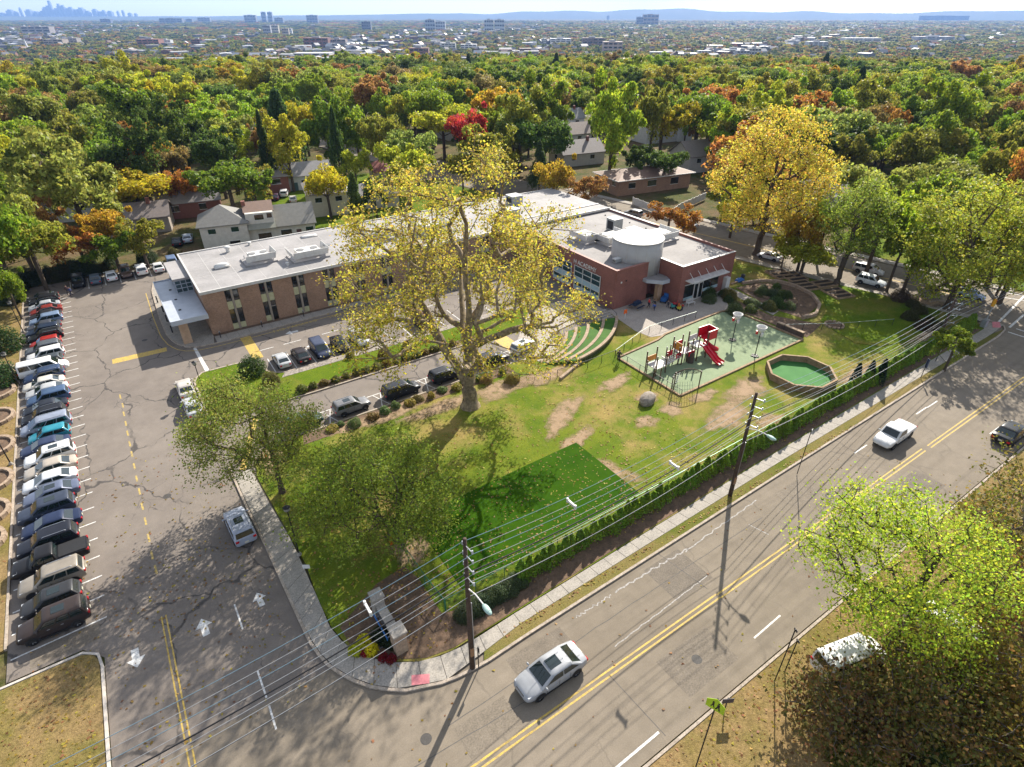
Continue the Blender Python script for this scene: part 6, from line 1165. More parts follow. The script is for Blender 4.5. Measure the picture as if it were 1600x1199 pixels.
# small far houses
HM = []
for w_, d_, h_, r_ in ((9, 8, 5.5, 3), (11, 8, 4, 3), (8, 10, 6, 3.5), (14, 9, 4, 2.2)):
    HM.append((gwall(MB(), -w_/2, w_/2, -d_/2, d_/2, h_, h_+r_).mesh('wall', M_HUE), gable(MB(), -w_/2, w_/2, -d_/2, d_/2, h_, h_+r_+.1).mesh('roof', M_HUE), MB().box(-w_*.3, -d_/2-.06, h_-2, -w_*.3+1.4, -d_/2+.02, h_-.6).mesh('window', M_GLASS), MB().box(w_*.12, -d_/2-.06, h_-2, w_*.12+1.4, -d_/2+.02, h_-.6).mesh('window', M_GLASS)))
rh = np.random.default_rng(9); nh = 0
WC = [((.46, .46, .45), 'white'), ((.38, .35, .30), 'cream'), ((.24, .12, .09), 'brick'), ((.34, .36, .39), 'blue-grey'), ((.36, .29, .22), 'tan')]; RC = [((.15, .145, .145), 'grey'), ((.24, .235, .235), 'pale'), ((.19, .12, .09), 'brown'), ((.13, .13, .14), 'dark')]
for _ in range(4000):
    if nh >= 285: break
    px, py = rh.uniform(-20, 1620), 54+64*rh.uniform()**1.1
    pr = 1.0 if px < 1150 else .45
    if rh.uniform() > pr or (py > 100 and px > 1000): continue
    x, y, t = PT(px, py)
    if any((x-a)**2+(y-b)**2 < (c+6)**2 for a, b, c, _ in FAR) or t > 2600: continue
    k = int(rh.integers(4)); wc, wn = WC[int(rh.choice([0, 0, 0, 1, 1, 2, 2, 3, 4]))]; rc, rn = RC[int(rh.integers(4))]; s = 1.1 if t < 900 else 1.4
    o = thing('town_house', 'small far %s house with %s roof among the town trees' % (wn, rn), 'house', (x, y, TZ(x, y)), -HEAD+rh.uniform(-.7, .7)+(1.57 if rh.uniform() < .4 else 0), 'small %s houses with %s roofs in the far town' % (wn, rn), s)
    ob('wall', HM[k][0], o, col=wc); ob('roof', HM[k][1], o, col=rc); ob('window', HM[k][2], o); ob('window', HM[k][3], o); FAR.append((x, y, 8, t)); nh += 1
# the rest of the town as one mass of small roofs
tp = []
M_TOWN = leaf('town_mass', True, 0.0); TM = []
for w_, d_, h_, r_ in ((10, 9, 6, 3.5), (13, 9, 5, 3), (26, 15, 7, .6), (18, 12, 9, .5)):
    mb = gwall(MB(), -w_/2, w_/2, -d_/2, d_/2, h_, h_+r_); gable(mb, -w_/2, w_/2, -d_/2, d_/2, h_, h_+r_+.1); TM.append(mb.mesh('town_roof', M_TOWN))
for _ in range(9000):
    if len(tp) >= 750: break
    px, py = rh.uniform(-40, 1640), 40+74*rh.uniform()**1.15
    if math.sin(px*.021+py*.11)+math.sin(px*.009-1.2+py*.05)+rh.normal(0, .5) < (.25 if px < 1050 else 1.35): continue
    if py > 96 and px > 1000: continue
    x, y, t = PT(px, py)
    if t > 5200: continue
    s = 1.15 if t < 1200 else 1.6; c = [(.25, .25, .25), (.19, .18, .17), (.14, .14, .15), (.13, .08, .065), (.10, .10, .12), (.32, .32, .33)][int(rh.integers(6))]
    tp.append((x, y, TZ(x, y), s, s, int(rh.choice([0, 0, 1, 1, 2, 3])), -HEAD+rh.uniform(-.6, .6)+(1.57 if rh.uniform() < .4 else 0), *c)); FAR.append((x, y, 6 if t < 1500 else 9, t))
gn_scatter('town_roofs', TM, tp, 'pale roofs of the far town scattered among the trees')
PAL2 = ['green']*20+['olive']*18+['dark']*16+['pale']*14+['yellowgreen']*6+['gold']*3+['orange']*3+['rust']*4+['brown']*6+['evergreen']*4
# far trees as one mass, thinning into the plain
pts = []; FA = np.array([(a, b, c) for a, b, c, _ in FAR])
for d0, d1, st, rr, hh in ((556, 1100, 12.0, (4.2, 7), (9, 14)), (1100, 2000, 17, (5.5, 9), (10, 15)), (2000, 4200, 36, (11, 19), (11, 16)), (4200, 9500, 90, (28, 50), (12, 20))):
    lat = d1*1.05
    for Y in np.arange(d0, d1, st):
        w_ = Y*.98+30; xs = np.arange(-w_, w_, st); m = len(xs); X = xs+rg.uniform(-.45, .45, m)*st; Yj = Y+rg.uniform(-.45, .45, m)*st
        x = X*.82686+Yj*.5624; y = -X*.5624+Yj*.82686
        keep = rg.uniform(size=m) < (.80+.14*np.sin(x*.006+1)*np.sin(y*.007))*(.9 if Y < 1500 else .85)
        if len(FA) and Y < 4200:
            Fn = FA[(FA[:, 0]*.5624+FA[:, 1]*.82686 > Y-80) & (FA[:, 0]*.5624+FA[:, 1]*.82686 < Y+140)]
            if len(Fn) == 0: Fn = FA[:1]
            D = Fn[None, :, :2]-np.stack([x, y], 1)[:, None, :]; s = D[..., 0]*.5624+D[..., 1]*.82686; q = np.abs(D[..., 0]*.82686-D[..., 1]*.5624)
            bad = ((s > -Fn[None, :, 2]) & (s < Fn[None, :, 2]*1.0+min(60, Y*.03)) & (q < Fn[None, :, 2]*.85+2)).any(1); keep &= ~bad
        for i in np.nonzero(keep)[0]:
            cn = PAL2[int(rg.integers(len(PAL2)))]; c = shade(GREENS[cn], .25); gm = .07; c = (c[0]*1.0+gm*.25, c[1]*.92+gm*.2, c[2]*.9+gm*.2); pts.append((x[i], y[i], TZ(x[i], y[i])-(.5 if Y < 2000 else 2), rg.uniform(*rr), rg.uniform(*hh)/2.25, 4 if cn == 'evergreen' else int(rg.integers(6)), rg.uniform(0, 6.28), *c))
gn_scatter('treetops', LOWP, pts, 'sea of autumn treetops thinning towards the hazy plain')
# ------------------------------------------------------------------ the city on the horizon
D = 18600
for px, wpx, top, lb in ((4, 10, 20, 'lowest block at the left end of the far city'), (18, 9, 15, 'stepped far skyscraper near the left edge'), (26, 5, 18, 'small block in the far city'), (34, 3, 12, 'thin far skyscraper with a mast'), (47, 9, 15, 'broad far skyscraper left of the tallest'), (58, 7, 18, 'low block left of the tallest far tower'), (66, 5, 17, 'small block left of the tallest far tower'), (73, 6, 11, 'tall block just left of the tallest far tower'), (78, 5, 9, 'narrow tower touching the tallest far tower'), (83, 6, -4, 'tallest tapering tower of the far city'), (90, 5, 13, 'low block right of the tallest far tower'), (96, 5, 6, 'second tallest far tower'), (102, 5, 8, 'pointed far tower beside the second tallest'), (107, 6, 13, 'block in the middle of the far city'), (113, 7, 11, 'wide far tower in the middle of the city'), (121, 7, 15, 'low middle block of the far city'), (129, 9, 12, 'broad stepped far tower'), (138, 7, 17, 'low block right of the stepped far tower'), (150, 7, 14, 'square far tower right of the middle'), (157, 6, 18, 'low block beside the square far tower'), (163, 5, 16, 'narrow far tower right of the square one'), (173, 7, 17, 'low far tower towards the right end'), (185, 3, 17, 'thin needle tower of the far city'), (193, 3, 16, 'last thin tower of the far city'), (203, 5, 20, 'low block at the right end of the far city'), (212, 4, 21, 'lowest block at the right end of the far city')):
    u = (px-800)/924; a = HEAD+math.atan(u*math.cos(PITCH))
    dep = D*math.cos(a-HEAD)*math.cos(PITCH)+.0; x, y = D*math.sin(a), D*math.cos(a); lo, hi = 0, 1200; px_, _, dp = PROJ(x, y, 100)
    for _ in range(40):
        m = (lo+hi)/2
        if PROJ(x, y, -46+m)[1] > top: lo = m
        else: hi = m
    w_ = wpx*dp/924; o = thing('skyscraper', lb, 'skyscraper', (x, y, -46), -HEAD, 'towers of the far city')
    if top < 0: MB().add([(-w_/2, -w_/2, 0), (w_/2, -w_/2, 0), (w_/2, w_/2, 0), (-w_/2, w_/2, 0), (-w_*.25, -w_*.25, lo*.85), (w_*.25, -w_*.25, lo*.85), (w_*.25, w_*.25, lo*.85), (-w_*.25, w_*.25, lo*.85)], [(0, 1, 5, 4), (1, 2, 6, 5), (2, 3, 7, 6), (3, 0, 4, 7), (4, 5, 6, 7)]).build('shaft', M_HUE, o, col=(.3, .33, .37)); MB().cyl(0, 0, lo*.85, lo, 6, 8, 1).build('mast', M_HUE, o, col=(.4, .4, .4))
    else: MB().box(-w_/2, -w_/2, 0, w_/2, w_/2, lo*.86).build('shaft', M_HUE, o, col=(.28, .31, .35)); MB().box(-w_*.3, -w_*.3, lo*.86, w_*.28, w_*.3, lo).build('crown_block', M_HUE, o, col=(.28, .31, .35))
# ------------------------------------------------------------------ the air
hz, t, b = nodes_of('haze_air'); t.nodes.remove(b); pv = t.nodes.new('ShaderNodeVolumePrincipled'); pv.inputs['Color'].default_value = (.27, .47, .92, 1); pv.inputs['Density'].default_value = 6.0e-5; pv.inputs['Anisotropy'].default_value = .1
t.links.new(pv.outputs[0], t.nodes['Material Output'].inputs['Volume'])
o = MB().box(-24000, -24000, -62, 24000, 24000, 620).build('haze', hz); tag(o, 'thin blue haze over the whole plain', None, None, 'stuff')
# ------------------------------------------------------------------ utility poles, lamps, wires
def upole(x, y, h, label, arms=True, lamp=None, lean=(0, 0)):
    t = thing('utility_pole', label, 'utility pole', (x, y, .05)); top = (lean[0], lean[1], h)
    MB().tube([(0, 0, -.1), (lean[0]*.5, lean[1]*.5, h*.5), top], [.19, .165, .12], 10).build('shaft', M_POLE, t, True)
    for k, z in enumerate((h-.5, h-1.3, h-2.2, h-3.2)):
        MB().tube([(0, -.12, z), (0, -.85, z+.12)], .035, 6).build('bracket', M_STEEL, t)
        MB().cyl(0, -.85, z+.05, z+.3, .07, 8, .05).build('insulator', M('grey_porcelain', (.42, .45, .48), None, 4, .3), t); MB().cyl(0, .28, z-.2, z+.06, .06, 8, .045).build('insulator', M('grey_porcelain', (.42, .45, .48), None, 4, .3), t)
    MB().box(-.14, -.02-.19, 1.6, .1, -.12, 2.4).build('meter_box', M('rust_box', (.30, .17, .09), None, 4, .7), t)
    MB().tube([(.16, -.12, 0), (.15, -.11, h*.55)], .03, 6).build('conduit', M_STEEL, t)
    if lamp:
        z, L = lamp; a = MB().tube([(0, -.1, z), (0, -L*.5, z+.35), (0, -L, z+.42)], .045, 8).build('lamp_arm', M_METALW, t)
        b = MB().ell((0, -L-.35, z+.40), (.19, .48, .13), 12, 8).build('lamp_head', M('verdigris_lamp', (.33, .46, .42), None, 4, .5), a, True); MB().ell((0, -L-.4, z+.30), (.13, .26, .08), 10, 6).build('lens', M_HEADL, b, True)
    return t
pA = P(738, 1045); pB = P(1140, 776); pC = P(1461, 543); hA = HGT(pA, 843); hB = HGT(pB, 615); hC = HGT(pC, 468)
upole(*pA, hA, 'brown wooden utility pole at the corner by the pink ramp', lamp=(hA-4.2, 1.9)); upole(*pB, hB, 'brown wooden utility pole beside the sidewalk in mid-block', lamp=(hB-3.6, 1.9)); upole(*pC, hC, 'dark utility pole among the leaves near the crossroads', lamp=None)
p0 = (pA[0]-31, pA[1]-.6); pD = P(1556, 462); hD = HGT(pD, 396)
td = upole(*pD, hD, 'utility pole with traffic lights across the side street')
def signal(parent, x, y, z, rz):
    s = MB().box(-.2, -.18, 0, .2, .18, 1.05).build('signal_head', M('signal_yellow', (.62, .30, .02), None, 4, .5), parent, False, (x, y, z), rz)
    for k, c in enumerate(((.4, .02, .02), (.5, .3, .02), (.02, .3, .1))): MB().cyl(0, 0, 0, .1, .12, 12).build('signal_lens', M_HUEG, s, col=c).matrix_local = Matrix.Translation((0, -.18, .85-k*.32)) @ Matrix.Rotation(R(90), 4, 'X')
ar = MB().tube([(0, 0, hD-1.0), (-1.6, -.6, hD-.7), (-2.6, -1.0, hD-.7)], .05, 8).build('mast_arm', M_STEEL, td); signal(td, -2.3, -.9, hD-1.9, R(30)); signal(td, -1.2, -.4, hD-1.9, R(-50)); signal(td, .6, -.4, hD-1.7, R(60))
pE = P(1536, 511); te = thing('signal_post', 'steel crossing signal post on the near corner of the crossroads', 'signal post', (*pE, .1)); MB().cyl(0, 0, 0, HGT(pE, 470), .09, 10).build('post', M_STEEL, te); signal(te, -.25, 0, 3.2, R(30)); MB().box(-.5, -.3, 0, .4, .3, 1.1).build('control_box', M_STEEL, te)
WSPEC = [(.45, -.85, .018, M_WIREB, 'upper blue-grey'), (.45, .28, .018, M_WIREB, 'second blue-grey'), (1.2, -.85, .015, M_WIRE, 'third grey'), (1.25, .28, .016, M_WIRE, 'fourth thin grey'), (2.1, -.85, .016, M_WIRE, 'fifth grey'), (2.9, 0, .045, M_WIREK, 'thick black'), (3.9, .1, .018, M_WIRE, 'seventh thin grey'), (4.9, -.1, .02, M_WIRE, 'lower grey'), (5.3, .15, .02, M_WIREK, 'lowest black')]
posts = [(p0, hA), (pA, hA), (pB, hB), (pC, hC), ((pC[0]+45, pC[1]+.5), hC)]
for d, oy, r, m, nm in WSPEC:
    mb = MB()
    pts = []
    for (a, ha), (b, hb) in zip(posts, posts[1:]):
        n = 14
        for k in range(n if b is not posts[-1][0] else n+1):
            t = k/n; sag = .9*4*t*(1-t); pts.append((a[0]+(b[0]-a[0])*t, a[1]+(b[1]-a[1])*t+oy, ha-d+(hb-ha)*t-sag))
    mb.tube(pts, r, 5); o = mb.build('overhead_wire', m); tag(o, '%s overhead wire along the main road' % nm, 'wire', 'overhead wires along the main road')
for k, (t, d, oy) in enumerate(((.28, .45, -.3), (.62, 1.2, -.85), (.35, 1.2, -.3), (.8, .45, -.3))):
    a, b = posts[1 if k < 2 else 0], posts[2 if k < 2 else 1]; sag = .9*4*t*(1-t); o = thing('wire_spacer', ['white spacer on the wires over the turf, left', 'white spacer on the wires over the lawn', 'white spacer on the wires over the lot entrance', 'white spacer on the wires near the entrance sign'][k], 'spacer', (a[0][0]+(b[0][0]-a[0][0])*t, a[0][1]+(b[0][1]-a[0][1])*t+oy, a[1]-d+(b[1]-a[1])*t-sag))
    MB().box(-.06, -.45, -.12, .06, .45, .06).build('bar', M_METALW, o); MB().cyl(0, -.4, -.2, .12, .08, 8).build('clamp', M_METALW, o); MB().cyl(0, .4, -.2, .12, .08, 8).build('clamp', M_METALW, o)
def lamp_post(px, py, ytop, label):
    b = P(px, py); h = HGT(b, ytop); t = thing('lamp_post', label, 'lamp post', (*b, .1), 0, 'black lamp posts of the school')
    MB().cyl(0, 0, 0, .25, .22, 12, .12).build('base', M_CONC, t); MB().cyl(0, 0, .2, h-.5, .06, 8, .045).build('post', M_BLACK, t); MB().cyl(0, 0, h-.55, h-.35, .12, 10, .26).build('collar', M_BLACK, t); MB().cyl(0, 0, h-.35, h-.1, .26, 12, .2).build('lantern', M('lantern_glass', (.25, .24, .2), None, 3, .3), t); MB().cyl(0, 0, h-.1, h+.05, .3, 12, .05).build('cap', M_BLACK, t)
lamp_post(37, 520, 472, 'black lamp post farthest along the left grass'); lamp_post(33, 607, 552, 'black lamp post between the stone rings, middle'); lamp_post(18, 727, 650, 'black lamp post nearest along the left grass'); lamp_post(318, 612, 566, 'black lamp post on the grass island'); lamp_post(468, 868, 793, 'black lamp post beside the curving walk')
# stone rings
for k, (px, py) in enumerate(((12, 582), (12, 612), (10, 652), (9, 697), (6, 750), (0, 800), (-8, 845))):
    x, y = P(px, py); t = thing('stone_ring', 'round tan stone planter ring, %s from the top along the left grass' % names[k], 'planter', (x-1.0, y, .09), 0, 'stone planter rings on the left grass')
    for j in range(18):
        a = j*2*math.pi/18; MB().box(-.3, -.17, 0, .3, .17, .38+random.uniform(-.01, .01)).build('block', M_STONE, t, False, (1.75*math.cos(a), 1.75*math.sin(a), 0), a+math.pi/2)
    MB().cyl(0, 0, .0, .16, 1.6, 20).build('soil', M_MULCH, t)
# ------------------------------------------------------------------ fences
def fence(path, h, label, wire=M_MESHG, postm=M_MESHG, bay=2.6, rail=True, top=None, gap=.22, wr=.006, name='chain_link_fence'):
    t = thing(name, label, 'fence', (0, 0, 0)); L = plen(path); n = max(1, round(L/bay)); pts = resample(path, n)
    for p in pts: MB().cyl(p[0], p[1], .05, h+.05, .035, 6).build('post', postm, t)
    for a, b in zip(pts, pts[1:]):
        d = math.hypot(b[0]-a[0], b[1]-a[1]); ang = math.atan2(b[1]-a[1], b[0]-a[0]); key = ('bay', round(d, 1), h, gap, wire.name)
        if key not in CMESH:
            mb = MB(); k = -h
            while k < d:
                for sgn in (1, -1):
                    x0, x1 = (k, k+h) if sgn > 0 else (k+h, k); z0, z1 = 0, h
                    def cl(xx): return min(max(xx, 0), d)
                    def zz(xx): return (xx-x0)/(x1-x0)*h
                    A, B = cl(x0), cl(x1)
                    if abs(A-B) < .02: continue
                    mb.add([(A, 0, zz(A)-wr), (B, 0, zz(B)-wr), (B, 0, zz(B)+wr), (A, 0, zz(A)+wr)], [(0, 1, 2, 3)])
                k += gap
            CMESH[key] = mb.mesh('wire_mesh', wire)
        ob('wire_mesh', CMESH[key], t, (a[0], a[1], .1), ang)
        if rail: MB().tube([(a[0], a[1], h+.06), (b[0], b[1], h+.06)], .03, 6).build('top_rail', top or postm, t)
    return t
fence([(11.75, 35.2), (11.7, 30), (11.9, 26.35)], 1.4, 'green chain-link fence from the orange cone to the corner', gap=.14, wr=.008)
fence([(11.95, 26.35), (48, 26.45), (96, 26.6)], 1.4, 'long green chain-link fence behind the hedge', gap=.16, wr=.008, top=M('green_rail', (.10, .20, .15), None, 4, .4, .3))
fence([(39.5, 48.2), (44, 47.9), (48.9, 47.9), (48.7, 42), (48.6, 36.5)], 1.15, 'black wire fence along the left of the playground', M_BLACK, M_BLACK, 2.4, True, gap=.3, wr=.005)
fence([(48.9, 48.0), (57, 50.5), (66.6, 50.0)], 1.1, 'fence with pale rail between playground and patio', M_BLACK, M_BLACK, 2.4, True, M('pale_rail', (.27, .31, .28), None, 4, .4, .3), gap=.3, wr=.005)
fence([(73.6, 40.2), (80.5, 36), (88, 32.5)], 1.1, 'fence with pale rail right of the playground', M_BLACK, M_BLACK, 2.6, True, M('pale_rail', (.27, .31, .28), None, 4, .4, .3), gap=.3, wr=.005)
fence([(33.5, 51.0), (38.5, 48.3)], 1.0, 'short black fence right of the sycamore', M_BLACK, M_BLACK, 2.0, True, gap=.3, wr=.005)
fn = thing('screen_fence', 'dark green screened fence behind the long wing', 'fence', (0, 0, 0)); q = resample([(7, 112.4), (66, 112.4)], 22)
for a, b in zip(q, q[1:]): MB().box(a[0]+.03, 112.37, .1, b[0]-.03, 112.42, 2.0).build('screen_panel', M('green_screen', (.02, .085, .035), (.03, .11, .05), 1, .8), fn); MB().cyl(a[0], 112.4, .05, 2.1, .04, 6).build('post', M_BLACK, fn)
wf = thing('white_fence', 'white panel fence round the brick house garden', 'fence', (0, 0, 0)); q = resample([P(988, 320), P(1045, 342), P(1062, 330), P(1102, 312)], 18)
for a, b in zip(q, q[1:]):
    d = math.hypot(b[0]-a[0], b[1]-a[1]); MB().box(.04, -.03, .15, d-.04, .03, 1.7).build('panel', M_METALW, wf, False, (*a, 0), math.atan2(b[1]-a[1], b[0]-a[0])); MB().box(-.06, -.06, 0, .06, .06, 1.85).build('post', M_METALW, wf, False, (*a, 0), math.atan2(b[1]-a[1], b[0]-a[0]))
# ------------------------------------------------------------------ entrance sign, signs, cone, boulder
mo = thing('entrance_sign', 'stone entrance sign with two square pillars and a blue name strip', 'sign', (7.8, 25.4, .1))
MB().box(-.45, -.4, 0, .45, .5, 2.0).build('pillar', M_STONE, mo); MB().box(-.52, -.47, 2.0, .52, .57, 2.16).build('pillar_cap', M_CONC, mo)
MB().box(-.4, 3.3, 0, .4, 4.1, 1.9).build('pillar', M_CONC, mo); MB().box(-.47, 3.23, 1.9, .47, 4.17, 2.05).build('pillar_cap', M_CONC, mo)
MB().box(-.25, .51, 0, .3, 3.29, 1.15).build('sign_wall', M('grey_slate', (.16, .16, .17), (.10, .10, .11), 3, .7), mo); MB().box(-.3, .51, 1.15, .36, 3.29, 1.25).build('wall_cap', M_CONC, mo)
MB().box(-.62, .7, .62, -.56, 3.1, .86).build('name_strip', M('sign_blue', (.04, .16, .42), None, 3, .4), mo)
for k in (.9, 2.0, 2.9): MB().box(-.5, k-.04, .6, -.25, k+.04, .68).build('bracket', M_STEEL, mo)
for k, (px, py, c, lb) in enumerate(((563, 1015, (.55, .52, .02), 'yellow mum clump, left of the entrance sign'), (570, 1007, (.55, .52, .02), 'upper yellow mum clump by the entrance sign'), (580, 1021, (.55, .52, .02), 'lower yellow mum clump by the entrance sign'), (557, 1020, (.50, .48, .02), 'yellow mum clump nearest the walk curve'), (570, 1022, (.30, .012, .015), 'red mum clump between the yellow ones'), (600, 1030, (.28, .012, .015), 'red mum clump at the pillar foot'), (612, 1033, (.25, .012, .015), 'red mum clump right of the pillar foot'))):
    p = P(px, py); shrub(BALL[k % 3], p[0], p[1], (1.0, 1.0, .75) if c[1] > .2 else (.75, .75, .45), c, lb, 'mums at the entrance sign', 'flower_clump', .14)
for k in range(5): p = P(592+k*5, 1000+k*3); shrub(BALL[k % 3], p[0]+.1, p[1]+.2, (1.1, 1.1, .8), (.035, .055, .02), 'dark evergreen bush before the entrance sign', 'dark bushes before the entrance sign', z=.13)
def sign(px, py, ytop, w_, h_, c, label, rz=0, shape='rect', glyph=None, back=False, name='road_sign'):
    b = P(px, py); h = HGT(b, ytop); t = thing(name, label, 'sign', (*b, .08), rz); MB().cyl(0, 0, 0, h, .04, 6).build('post', M_BLACK, t)
    if shape == 'rect': pl = [(-w_/2, -h_/2), (w_/2, -h_/2), (w_/2, h_/2), (-w_/2, h_/2)]
    else: pl = [(-w_/2, -h_/2), (w_/2, -h_/2), (w_/2, h_*.12), (0, h_/2), (-w_/2, h_*.12)]
    mb = MB().prism(pl, -.012, .012); mb.v = [(a, -.06+c_*1.0, b_+h-h_/2) for a, b_, c_ in mb.v]; o = mb.build('plate', M_HUEG, t, col=c)
    if glyph:
        for gx in (-.13, .15):
            k = .9 if gx < 0 else 1.1; zc = h-h_*.6
            MB().ell((gx, -.075, zc+.27*k), (.055, .012, .06), 8, 6).build('figure_head', M_BLACK, o)
            v = [(-.06, .2), (.06, .2), (.07, -.02), (.13, -.25), (.06, -.26), (0, -.06), (-.08, -.26), (-.14, -.24), (-.06, 0)]
            MB().add([(gx+a*k, -.0745, zc+b_*k) for a, b_ in v], [tuple(range(len(v)))]).build('figure_body', M_BLACK, o)
    return t
sign(1087, 1199, 1093, 1.0, 1.0, (.34, .52, .02), 'yellow-green school crossing sign with two walking figures', R(-72), 'pent', True)
sign(1131, 1112, 1092, .75, .45, (.03, .03, .055), 'small dark yard sign in the grass', R(-30), name='yard_sign'); sign(1245, 742, 672, .35, .45, (.45, .46, .47), 'small grey sign on a thin post beyond the mid-block pole', R(20)); sign(748, 1045, 1013, .25, .6, (.05, .05, .05), 'dark edge-on sign beside the corner pole', R(80)); sign(486, 912, 883, .55, .4, (.62, .62, .60), 'small white sign in the grass by the curving walk', R(-34)); sign(1438, 592, 562, .4, 1.2, (.07, .09, .16), 'blue-black sign leaning over the sidewalk hedge', R(60)); sign(1210, 1065, 985, .3, .2, (.06, .05, .05), 'thin dark post left of the thicket', R(70)); sign(1226, 1050, 1002, .3, .2, (.06, .05, .05), 'shorter dark post beside the thicket', R(70)); sign(1461, 566, 545, .4, .5, (.5, .5, .5), 'grey sign under the crossroads trees', R(34)); sign(596, 1015, 1012, .2, .1, (.1, .1, .1), 'low marker stake by the mums', 0)
cx, cy = P(612, 850); t = thing('traffic_cone', 'orange traffic cone at the foot of the spreading tree', 'cone', (cx, cy, .12)); M_OR = M('cone_orange', (.75, .14, .02), None, 4, .5); MB().box(-.2, -.2, 0, .2, .2, .04).build('base', M_OR, t); MB().cyl(0, 0, .04, .75, .15, 12, .03).build('body', M_OR, t, True); MB().cyl(0, 0, .4, .52, .099, 12, .081).build('band', M_WHT, t)
cx, cy = P(417, 720); t = thing('traffic_cone', 'orange traffic cone on the curving walk by the slender tree', 'cone', (cx, cy, .14)); MB().box(-.2, -.2, 0, .2, .2, .04).build('base', M_OR, t); MB().cyl(0, 0, .04, .75, .15, 12, .03).build('body', M_OR, t, True)
cx, cy = P(1011, 629); t = MB().ell((0, 0, .35), (1.35, .85, .75), 16, 10, .07).build('boulder', M('grey_boulder', (.30, .26, .22), (.20, .17, .14), 1.5, .9, bmp=.6, bscale=4, fine=4), None, True, (cx, cy, .08), R(20)); tag(t, 'grey boulder on the worn lawn by the playground', 'boulder')
for k, (px, py) in enumerate(((247, 474), (256, 489), (262, 504), (270, 521))): x, y = P(px, py); t = thing('bollard', 'dark bollard at the entrance canopy, %s from the back' % names[k], 'bollard', (max(x, 1.9), y, .13), 0, 'bollards at the entrance canopy'); MB().cyl(0, 0, 0, .95, .09, 10).build('post', M_BLACK, t); MB().cyl(0, 0, .95, 1.05, .12, 10, .05).build('cap', M_BLACK, t)
for k, x in enumerate((7.6, 13.2, 19.2)): t = thing('bollard', 'thin post on the wing walk, %s from the canopy' % names[k], 'bollard', (x, 82.5+.02*x, .13), 0, 'posts on the wing walk'); MB().cyl(0, 0, 0, .9, .06, 8).build('post', M_BLACK, t); MB().box(-.1, -.02, .75, .1, .02, 1.0).build('plate', M_STEEL, t)
# ------------------------------------------------------------------ playground
pg = struct('playground', MB().prism([(49.2, 47.4), (49.0, 37.0), (73.2, 37.3), (73.0, 48.3), (71.5, 49.1), (66.8, 49.0), (59, 48.6), (57, 48.0)], -.02, .135), M_PLAYFLOOR, 'pale green rubber playground surface')
ed = [(49.0, 47.6), (48.8, 36.8), (73.5, 37.1), (73.3, 48.5), (71.6, 49.3), (66.8, 49.2), (59, 48.8), (57, 48.2)]
kb = thing('playground_edging', 'tan timber edging round the playground', 'edging', (0, 0, 0))
for a, b in zip(ed, ed[1:]+ed[:1]):
    n = max(1, int(math.hypot(b[0]-a[0], b[1]-a[1])/2.4)); q = resample([a, b], n)
    for u, v in zip(q, q[1:]): d = math.hypot(v[0]-u[0], v[1]-u[1]); MB().box(.015, -.13, 0, d-.015, .13, .28).build('timber', M_TIMBER, kb, False, (*u, .0), math.atan2(v[1]-u[1], v[0]-u[0]))
rw = thing('retaining_wall', 'dark block wall at the right edge of the playground', 'wall', (0, 0, 0)); sweep(MB(), resample([(73.9, 37.4), (73.9, 41.5)], 4), .4, 0, .9).build('block_course', M_TIMBERD, rw); sweep(MB(), resample([(73.9, 37.4), (73.9, 41.5)], 4), .5, .9, 1.0).build('cap', M_STONE, rw)
ps = thing('play_structure', 'climbing frame with red twin slide, decks, posts and rope nets', 'play structure', (54, 42, .135))
def Q(px, py, z): x, y = P(px, py, z+.135); return (x-54, y-42, z)
M_POST = M('brown_post', (.11, .065, .045), None, 4, .5); M_RED = M('slide_red', (.52, .015, .03), (.45, .012, .025), 2, .3); M_ROPE = M('rope_black', (.03, .03, .03), None, 4, .8); M_DECK = M('deck_grey', (.55, .53, .5), None, 3, .6); M_ORP = M('panel_orange', (.55, .22, .03), None, 3, .5)
decks = [(Q(1025, 570, 1.0), 1.0), (Q(1066, 547, 1.5), 1.5), (Q(1090, 537, 1.9), 1.9)]
for (x, y, z), hh in decks:
    s = .85; MB().box(x-s, y-s, z-.08, x+s, y+s, z).build('deck', M_DECK, ps)
    for a in (-1, 1):
        for b in (-1, 1): MB().cyl(x+a*s, y+b*s, -.05, z+1.6+.4*random.random(), .085, 8).build('post', M_POST, ps)
    MB().box(x-s, y+s-.03, z+.2, x+s, y+s+.03, z+.95).build('guard_panel', M_RED if hh < 1.6 and hh > 1.2 else (M_ORP if hh < 1.2 else M_DECK), ps)
x, y, z = decks[1][0]; MB().box(x-.88, y-.6, z+.25, x-.82, y+.7, z+1.3).build('guard_panel', M_ORP, ps)
def bridge(a, b, n, name='bridge_plank'):
    for k in range(1, n): t = k/n; MB().box(-.12, -.7, -.04, .12, .7, .04).build(name, M_DECK, ps, False, (a[0]+(b[0]-a[0])*t, a[1]+(b[1]-a[1])*t, a[2]+(b[2]-a[2])*t-.35*4*t*(1-t)), math.atan2(b[1]-a[1], b[0]-a[0]))
bridge(decks[0][0], decks[1][0], 13); bridge(decks[1][0], decks[2][0], 7)
s0 = Q(1098, 537, 1.9); s1 = Q(1124, 567, .25)
